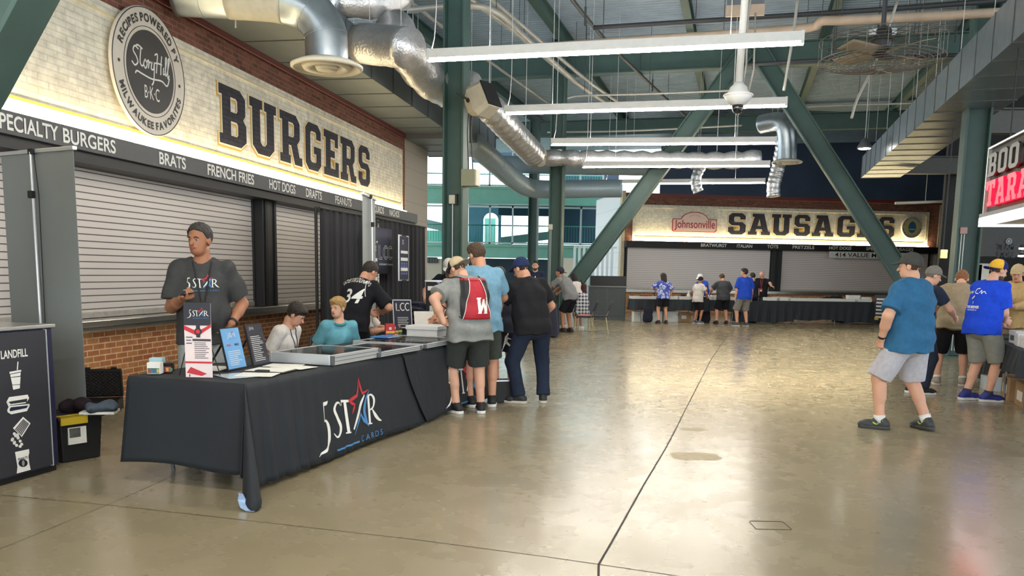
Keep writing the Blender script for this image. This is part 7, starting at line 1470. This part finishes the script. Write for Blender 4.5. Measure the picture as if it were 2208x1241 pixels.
# plate, dome camera, fan, speakers, high bay lamp
t = thing('ceiling_panel', 'small buff panel hanging at the top edge above the dome camera', 'panel', D(1607, 22, 14.5), -.2); MB().lo_hi((-.31, 0, -.09), (.31, .04, .09)).build('face', TPIPE, t); MB().lo_hi((-.3, .02, .09), (.3, .05, .30)).build('upper_panel', GALVD, t); MB().tube([(.2, .03, .3), (.2, .03, CZT - D(1607, 22, 14.5).z)], .008, 6).build('rod', HANG, t)
cp = D(1591, 222, 12.9); t = thing('dome_camera', 'white ceiling dome camera on a long pale pole', 'camera', cp, 0)
MB().tube([(0, 0, .28), (.09, 0, CZT - cp.z)], .055, 14).build('pole', mat('camera_white', (214, 218, 218), .4, var=.03), t, smooth=True); MB().lathe((0, 0, 0), [(.06, .30), (.09, .26), (.13, .22), (.14, .17), (.20, .12), (.21, .10), (.155, .02), (.10, -.03), (.085, -.035)], 28).build('housing', MATS['camera_white'], t, smooth=True)
MB().lathe((0, 0, 0), [(.212, .125), (.222, .11), (.212, .095)], 28).build('ring', WHITE, t, smooth=True); MB().lathe((0, 0, 0), [(.085, -.035), (.082, -.09), (.06, -.135), (.03, -.155), (0, -.16)], 24).build('dome', mat('smoked_dome', (26, 28, 30), .08, var=0, coat=1), t, smooth=True)
MB().tube([(.06, .02, .24), (.10, .02, .55), (.09, .02, 1.2), (.16, .02, 2.0)], .016, 8).build('cable', WPIPE, t, smooth=True); MB().tube([(.16, .05, .14), (.22, .03, .5), (.20, .03, 1.3)], .014, 8).build('cable', WPIPE, t, smooth=True)
fc_ = D(1901, 108, 11.2); t = thing('ceiling_fan', 'large caged ceiling fan with wire guard at upper right', 'fan', fc_, 0)
CAGE = mat('fan_cage_wire', (120, 116, 108), .45, metal=.5, var=.1); RF = .765
for k in range(9):
    r = RF * (1 - k * .1); zz = -.13 - .012 * k; MB().tube([(r * math.cos(2 * PI * i / 48), r * math.sin(2 * PI * i / 48), zz) for i in range(49)], .0055, 5, False).build('guard_ring', CAGE, t); 
    if k % 2 == 0: MB().tube([(r * math.cos(2 * PI * i / 48), r * math.sin(2 * PI * i / 48), .12) for i in range(49)], .005, 5, False).build('guard_ring', CAGE, t)
mb = MB()
for i in range(20): a = 2 * PI * i / 20; c, s_ = math.cos(a), math.sin(a); mb.tube([(c * .06, s_ * .06, -.24), (c * RF * .5, s_ * RF * .5, -.2), (c * RF, s_ * RF, -.13), (c * RF * 1.0, s_ * RF * 1.0, .12), (c * RF * .5, s_ * RF * .5, .13), (c * .1, s_ * .1, .13)], .0045, 4)
mb.build('guard_spokes', CAGE, t)
for k in range(4):
    a = .5 + k * PI / 2; M_ = Matrix.Rotation(a, 4, 'Z'); MB().at(M_).grid(lambda u, v: (.06 + .62 * u, (v - .5) * (.13 + .12 * u), -.02 + .05 * (v - .5) * 2 * (1 - .4 * u)), 8, 4).build('blade', mat('fan_blade_buff', (150, 138, 116), .5, var=.08), t, smooth=True, solid=.006)
MB().lathe((0, 0, 0), [(0, -.1), (.08, -.09), (.09, .02), (.11, .08), (.11, .24), (.07, .28), (0, .28)], 20).build('motor', DARK, t, smooth=True); MB().tube([(0, 0, .26), (0, 0, CZT - fc_.z)], .03, 10).build('down_rod', DPIPE, t); MB().lo_hi((-.16, -.04, .18), (-.05, .04, .26)).lo_hi((.05, -.04, .18), (.16, .04, .26)).build('motor_bracket', ALU, t)
def speaker(c, s_, yaw, label, tilt):
    t = thing('wall_speaker', label, 'speaker', c, yaw); M_ = Matrix.Rotation(tilt, 4, 'X')
    MB().at(M_).add([(x * s_ * w, y * s_, z * s_ * h_) for y, w, h_ in ((-.42, .36, .40), (.05, .42, .46), (.30, .26, .30), (.42, .12, .14)) for x, z in ((-1, -.7), (-.7, -1), (.7, -1), (1, -.7), (1, .7), (.7, 1), (-.7, 1), (-1, .7))], [tuple(range(7, -1, -1)), tuple(range(24, 32))] + [(r * 8 + j, r * 8 + (j + 1) % 8, r * 8 + 8 + (j + 1) % 8, r * 8 + 8 + j) for r in range(3) for j in range(8)]).build('cabinet', mat('speaker_buff', (190, 184, 166), .6, var=.05), t, bevel=.01)
    MB().at(M_).lo_hi((-.33 * s_, -.46 * s_, -.37 * s_), (.33 * s_, -.42 * s_, .37 * s_)).build('grille', BLACK, t); MB().at(M_).box((0, .1 * s_, .02), (.9 * s_, .06, .05)).build('yoke', DARK, t); MB().tube([(-.4 * s_, .1 * s_, 0), (-.7 * s_, .3 * s_, .1)], .02, 8).build('arm', DARK, t); return t
speaker(D(1034, 220, 15.4), .62, 1.0, 'buff horn loudspeaker with black grille on the booth column', -.45); speaker(D(1161, 340, 24.5), .62, -1.2, 'small buff loudspeaker left of the column at the foot of the brace', -.3)
t = thing('access_point', 'white box on the column at the foot of the brace, above head height', 'box', D(1202, 340, 25.6), KA - PI / 2); MB().lo_hi((-.15, -.1, -.24), (.15, .02, .24)).build('case', WHITE, t, bevel=.03); MB().lo_hi((-.06, .02, -.1), (.06, .2, .1)).build('bracket', DARK, t)
for k in range(5): MB().tube([(-.12 + .05 * k, -.03, -.24), (-.12 + .05 * k, -.03, -.28)], .012, 6).build('cable_gland', DARK, t)
hb_ = D(1864, 320, 24); t = thing('high_bay_lamp', 'single round high bay lamp glowing left of the long duct', 'lamp', hb_, 0); MB().lathe((0, 0, 0), [(.20, .0), (.19, .06), (.10, .22), (.05, .28), (0, .28)], 24).build('shade', GREYLEG, t, smooth=True); MB().lathe((0, 0, 0), [(0, -.03), (.15, -.015), (.185, .02)], 24).build('lens', mat('bay_lens', (255, 255, 250), .4, var=0, emit=(255, 250, 240), es=16), t, smooth=True); MB().tube([(0, 0, .28), (0, 0, CZT - hb_.z)], .01, 6).build('cord', HANG, t)

# ------------------------------------------------------------------ prints, bags and small things people carry
def flat_print(key, name, m, me, x, z, back=True, **k): return shirt_print(key, me, name, m, x, z, back, **k)
P = PEOPLE['star']; cz = P['C'][2]
for i, (me, m_) in enumerate(logo_meshes()):
    me.transform(Matrix.Scale(.285 / 1.12, 4)); shirt_print('star', me, ('logo_lettering', 'logo_star', 'logo_swoosh')[i], m_, .155, cz - .06, False, lift=.004 + .001 * i)
# lanyard and badge, phone
def band_on(key, pts, r, m, name, back=False, lift=.006, on='so'):
    """narrow strap laid over a shirt through local (x, z) points"""
    P = PEOPLE[key]; me = P[on].data; bv = BVHTree.FromPolygons([v.co for v in me.vertices], [tuple(p.vertices) for p in me.polygons]); out = []
    for q in catmull([(a, b, 0) for a, b in pts], 8):
        d = Vector((0, 1 if back else -1, 0)); h = bv.ray_cast(Vector((q[0], -d.y * 1.2, q[1])), d)
        if h[0]: out.append(h[0] - d * lift)
    if len(out) > 2: MB().tube(out, r, 6).build(name, m, P['t'])
nz = P['N'][2]; band_on('star', [(.075, nz - .015), (.05, nz - .14), (.012, nz - .36), (.0, nz - .44)], .006, BLACK, 'lanyard'); band_on('star', [(-.075, nz - .015), (-.05, nz - .14), (-.012, nz - .36), (.0, nz - .44)], .006, BLACK, 'lanyard')
me = P['shirt']; bv = BVHTree.FromPolygons([v.co for v in me.vertices], [tuple(p.vertices) for p in me.polygons]); h = bv.ray_cast(Vector((0, 1.2, nz - .50)), Vector((0, -1, 0)))
yy = (h[0].y if h[0] else .15) + .012
MB().lo_hi((-.055, yy, nz - .60), (.055, yy + .006, nz - .44)).build('badge', mat('badge_dark', (40, 34, 40), .4), P['t']); MB().lo_hi((-.05, yy + .006, nz - .54), (.05, yy + .008, nz - .48)).build('badge_band', mat('badge_rose', (170, 60, 80), .5), P['t'])
s0, el, wr, hd, pn_, sg = P['arms'][0]; c = Vector(wr + hd * .10 + pn_ * .030); Rm = Matrix((list(unit(np.cross(pn_, hd))), list(hd), list(pn_))).transposed().to_4x4()
ph = MB().at(Matrix.Translation(c) @ Rm).lo_hi((-.036, -.075, -.005), (.036, .075, .005)).build('mobile_phone', BLACK, P['t'], bevel=.004)
MB().at(Matrix.Translation(c) @ Rm).lo_hi((-.032, -.068, .005), (.032, .068, .0062)).build('phone_screen', mat('screen_dark', (30, 34, 44), .08, var=0), P['t'])
wrist_band('star', 1, BLACK); wrist_band('bigblue', 1, BLACK)
band_on('boy', [(.05, PEOPLE['boy']['N'][2] - .02), (.03, PEOPLE['boy']['N'][2] - .12), (.0, PEOPLE['boy']['N'][2] - .26)], .004, BLACK, 'lanyard'); band_on('boy', [(-.05, PEOPLE['boy']['N'][2] - .02), (-.03, PEOPLE['boy']['N'][2] - .12), (.0, PEOPLE['boy']['N'][2] - .26)], .004, BLACK, 'lanyard')
# polo collar
P = PEOPLE['polo']; N_ = P['N']; TEALD = cloth('teal_collar', (72, 132, 140)); MB().tube([(N_[0] + .072 * math.cos(a), N_[1] + .012 + .066 * math.sin(a), N_[2] - .018 - .03 * max(0, math.sin(a))) for a in [2 * PI * i / 20 for i in range(21)]], .016, 8).build('collar', TEALD, P['t'], smooth=True)
# numbered jersey
P = PEOPLE['jersey']; cz = P['C'][2]
def italic(me, k=.25): me.transform(Matrix.Shear('XZ', 4, (0, 0)) if False else Matrix(((1, k, 0, 0), (0, 1, 0, 0), (0, 0, 1, 0), (0, 0, 0, 1)))); return me
me = italic(fit(text_mesh('34', 1, .018), .215, .17)); shirt_print('jersey', me, 'number', WTXT, -.06, cz - .10, True, lift=.005)
ms = []; word = 'ANTETOKOUNMPO'
for i, ch in enumerate(word):
    a = (i - (len(word) - 1) / 2) * .098; g = fit(text_mesh(ch, 1, .015), .024, .05); g.transform(Matrix.Translation((.30 * math.sin(a), .30 * math.cos(a) - .30, 0)) @ Matrix.Rotation(-a, 4, 'Z') @ Matrix.Translation((-.013, 0, 0))); ms.append(g)
shirt_print('jersey', join_meshes(ms), 'name_lettering', WTXT, .03, cz + .15, True, lift=.005)
band_on('jersey', [(.165, P['N'][2] - .05), (.185, P['C'][2] + .05), (.20, P['C'][2] - .02)], .004, WTXT, 'white_piping', True)
# red drawstring pack
P = PEOPLE['pack']; me = P['shirt']; bv = BVHTree.FromPolygons([v.co for v in me.vertices], [tuple(p.vertices) for p in me.polygons]); zt_ = P['C'][2] + .19; zb2 = P['C'][2] - .24
PR = mat('pack_red', (176, 24, 44), .6, var=.1, scale=20, bump=.4, bscale=30); PK = mat('pack_black', (30, 30, 33), .6, var=.1)
t = thing('drawstring_backpack', 'red and black drawstring backpack with a white W, worn over a grey tee', 'backpack', P['t'].location, P['t'].rotation_euler.z)
def pk(u, v, g=0):
    z = zb2 + (zt_ - zb2) * v; w = .20 - .05 * v ** 2 - .02 * (1 - v) ** 6; x = .035 + (u * 2 - 1) * w
    h = bv.ray_cast(Vector((x, -1.2, z)), Vector((0, 1, 0))); y = h[0].y if h[0] else -.1
    bulge = .012 + .045 * math.sin(PI * min(1, max(0, u))) * (math.sin(PI * min(1, .12 + .8 * v)) ** .6) + .006 * math.sin(u * 40 + 3) * v * v; return (x, y - bulge - g, z)
def strip(u0, u1, nm, m, g=0.0, v0=0, v1=1): MB().grid(lambda u, v: pk(u0 + (u1 - u0) * u, v0 + (v1 - v0) * v, g), 14, 24).build(nm, m, t, smooth=True, solid=.006)
def strip_t(nm, m, ua, ub, g): MB().grid(lambda u, v: pk(ua(v) + (ub(v) - ua(v)) * u, v, g), 14, 24).build(nm, m, t, smooth=True, solid=.005)
strip_t('red_panel', PR, lambda v: .16 * v + .02 * (v < 0), lambda v: 1 - .16 * v, .004); strip_t('black_panel', PK, lambda v: .0, lambda v: .26 * v ** .7 + .02, .010); strip_t('black_panel', PK, lambda v: 1 - .26 * v ** .7 - .02, lambda v: 1.0, .010)
for sgn in (0, 1): MB().tube([Vector(pk((.26 * v ** .7 + .02) if sgn == 0 else 1 - (.26 * v ** .7 + .02), v, .016)) for v in [i / 16 for i in range(17)]], .004, 5).build('white_piping', WTXT, t)
strip(0, 1, 'gathered_top', PR, .012, .95, 1.0)
Wp = [[(0, .9), (.05, 1), (.34, 1), (.30, .9), (.27, .9), (.30, .45), (.46, .9), (.60, .9), (.62, .45), (.78, .9), (.74, .9), (.72, 1), (1.0, 1), (.98, .9), (.92, .9), (.66, .1), (.70, 0), (.42, 0), (.46, .1), (.46, .45), (.28, .1), (.30, 0), (.06, 0), (.10, .1), (.07, .9)]]
me = curve_mesh([[(a * .19, b * .17) for a, b in Wp[0]]]); pm = join_meshes([me]); 
rp_ = [o for o in t.children if o.name.startswith('red_panel')][0]; project(pm, rp_.data, Matrix.Translation((.0, -1, zb2 + .06)) @ UP, (0, 1, 0), .008, .02); finish(pm, 'letter_W', WTXT, t)
for sgn in (-1, 1):
    S_ = P['S'][0 if sgn > 0 else 1]; b0 = Vector(pk(.0 if sgn < 0 else 1.0, .03, .01)); b1 = Vector(pk(.2 if sgn < 0 else .8, .98, .01)); u_ = Vector((S_[0] * .86, S_[1] + .02, S_[2] + .085)); f_ = Vector((S_[0] * 1.12, S_[1] + .16, S_[2] - .16)); MB().tube(arc([b1, u_, f_, Vector((S_[0] * 1.22, S_[1] + .05, (S_[2] + b0.z) / 2 - .06)), b0], 6), .006, 6).build('cord', BLACK, t, smooth=True)
# white leaping figure on the black shorts
P = PEOPLE['jump']; k_, a_ = P['legs'][0][1], P['legs'][0][0]
jm = strokes_mesh([['L', (.0, .30, .02), (.03, .24, .018), (.05, .17, .035), (.045, .11, .03)], ['L', (.045, .12, .028), (.02, .03, .016), (.0, .0, .012)], ['L', (.05, .12, .03), (.11, .06, .018), (.15, .02, .012)], ['L', (.05, .18, .016), (.10, .16, .01)]]); project(jm, P['shorts'].data, Matrix.Translation((-.035, -1, float(k_[2]) + .05)) @ UP, (0, 1, 0), .005, .02); finish(jm, 'leaping_figure', WTXT, P['t'])
# cobalt tee back print
P = PEOPLE['bluecap']; cz = P['C'][2]
me = strokes_mesh([[(.0, .05, .008), (.02, .02, .008), (.05, .05, .008), (.06, .02, .008), (.09, .05, .008)], [(.17, .085, .010), (.13, .075, .010), (.12, .03, .010), (.17, .02, .010)], [(.18, .03, .008), (.20, .06, .008), (.21, .02, .008), (.23, .05, .008), (.26, .02, .008)]]); shirt_print('bluecap', me, 'script_print', WTXT, -.17, cz + .02, True, lift=.005)
me = strokes_mesh([['L', (.02, .0, .012), (.06, .04, .016)], ['L', (.05, -.06, .008), (.05, -.03, .008)]]); shirt_print('bluecap', me, 'motif_print', WTXT, -.11, cz - .03, True, lift=.005)
me = fit(text_mesh('THE BREWER', 1, .03), .20, .035); shirt_print('bluecap', me, 'block_print', WTXT, -.15, cz - .15, True, lift=.005); me = fit(text_mesh('MILWAUKEE, WI', 1, .01), .14, .018); shirt_print('bluecap', me, 'small_print', WTXT, -.12, cz - .18, True, lift=.005)
# navy tee mark, tie dye, bags, shopping bag
me = curve_mesh([[(0, 0), (.05, .12), (.1, 0), (.05, .03)]]); shirt_print('smile', me, 'triangle_print', WTXT, .02, PEOPLE['smile']['C'][2] - .03, False, lift=.006)
def td():
    m, nt, b = nt_new('blue_white_tie_dye'); tc = node(nt, 'ShaderNodeTexCoord'); v = node(nt, 'ShaderNodeTexVoronoi', feature='F1'); v.inputs['Scale'].default_value = 11; nz = node(nt, 'ShaderNodeTexNoise'); nz.inputs['Scale'].default_value = 8; nt.links.new(tc.outputs['Object'], nz.inputs['Vector'])
    ad = node(nt, 'ShaderNodeMix', data_type='RGBA'); ad.inputs[0].default_value = .3; nt.links.new(tc.outputs['Object'], ad.inputs[6]); nt.links.new(nz.outputs['Color'], ad.inputs[7]); nt.links.new(ad.outputs[2], v.inputs['Vector']); r = node(nt, 'ShaderNodeValToRGB'); e = r.color_ramp.elements; e[0].position = .25; e[0].color = rgb(206, 212, 232); e[1].position = .55; e[1].color = rgb(64, 82, 176); nt.links.new(v.outputs['Distance'], r.inputs[0]); nt.links.new(r.outputs[0], b.inputs['Base Color']); b.inputs['Roughness'].default_value = .9; return m
PEOPLE['tiedye']['so'].data.materials[0] = td()
def bag(name, label, w, d, h, m, pos, rz, cat, strap=None, nm='body'):
    f = Fld((-w, -d - .05, -.08), (w, d + .05, h + .1), .014); f.ecap((0, 0, .06), (0, 0, h - .05), (1, 0, 0), (w * .52, d * .5), (w * .42, d * .36), .03); f.noise(.010, 1, 3); t = thing(name, label, cat, pos, rz); finish(f.mesh(nm), nm, m, t)
    if strap: MB().tube(arc([Vector(p) for p in strap], 6), .012, 6).build('strap', m, t, smooth=True)
    return t
P = PEOPLE['tiedye']; q = P['t'].matrix_basis @ Vector(P['arms'][1][2]) if False else None
p_ = gp(1409, 690); z_ = .50; bag('handbag', 'black handbag hanging beside the woman in tie dye', .26, .12, .30, cloth('black_bag', (36, 36, 42)), (p_[0] + .02, p_[1] - .1, z_), .1, 'bag', [(-.08, 0, .26), (.10, .02, .86), (.08, 0, .26)])
p_ = gp(1506, 694); bag('holdall', 'tall black bag standing in front of the boy in the white tee', .42, .30, .78, cloth('black_bag', (36, 36, 42)), (p_[0] + .12, p_[1] - .25, .02), .2, 'bag', [(-.1, 0, .72), (0, 0, .9), (.1, 0, .72)])
P = PEOPLE['tank']; a = math.radians(48); bp_ = P['C'] + np.array((.04, -.19, -.06)); wx = P['t'].location.x + bp_[0] * math.cos(a) - bp_[1] * math.sin(a); wy = P['t'].location.y + bp_[0] * math.sin(a) + bp_[1] * math.cos(a); bag('shoulder_bag', 'dark brown shoulder bag on the back of the woman in white', .22, .16, .38, cloth('brown_leather', (66, 40, 42)), (wx, wy, float(bp_[2]) - .22), a, 'bag', [(-.04, .03, .34), (-.02, .10, .50), (.05, .05, .34)])
# badge of the bald man, bag held by the large man, phone of the seated man, flag patch on camo cap
P = PEOPLE['bald']; band_on('bald', [(.04, P['N'][2] - .03), (.015, P['N'][2] - .2), (0, P['N'][2] - .34)], .006, STRED, 'lanyard'); band_on('bald', [(-.04, P['N'][2] - .03), (-.015, P['N'][2] - .2), (0, P['N'][2] - .34)], .006, STRED, 'lanyard')
me = curve_mesh([[(0, 0), (.08, 0), (.08, .11), (0, .11)]]); shirt_print('bald', me, 'badge', STRED, .04, P['N'][2] - .45, False, lift=.012); me = curve_mesh([[(0, 0), (.06, 0), (.06, .05), (0, .05)]]); shirt_print('bald', me, 'badge_card', WTXT, .03, P['N'][2] - .44, False, lift=.016)
P = PEOPLE['seated']; s0, el, wr, hd, pn_, sg = P['arms'][0]; c = Vector(wr + hd * .10 + pn_ * .03); MB().box(c, (.07, .13, .012)).build('mobile_phone', ALU, P['t'], bevel=.004)
P = PEOPLE['bigblue']; s0, el, wr, hd, pn_, sg = P['arms'][0]; a = P['t'].rotation_euler.z; w_ = Matrix.Translation(P['t'].location) @ Matrix.Rotation(a, 4, 'Z') @ Vector(wr + hd * .08); bag('carrier_bag', 'white carrier bag held by the large man in steel blue', .14, .10, .20, mat('white_film_bag', (222, 226, 228), .35, var=.06), (w_.x, w_.y, w_.z - .22), a, 'bag', [(-.03, 0, .17), (0, 0, .24), (.03, 0, .17)])
for key in ('bigblue',):
    P = PEOPLE[key]
    for o in [c_ for c_ in P['t'].children if c_.name.startswith('shoe')]:
        for q in (-1, 1): me = strokes_mesh([[(-.03, .015, .010), (.0, .0, .012), (.04, .02, .010), (.06, .035, .006)]]); me.transform(Matrix.Translation((q * .047, .03, .055)) @ Matrix.Rotation(q * PI / 2, 4, 'Z') @ UP); finish(me, 'shoe_stripe', mat('volt_yellow', (190, 220, 50), .5, var=0), o)
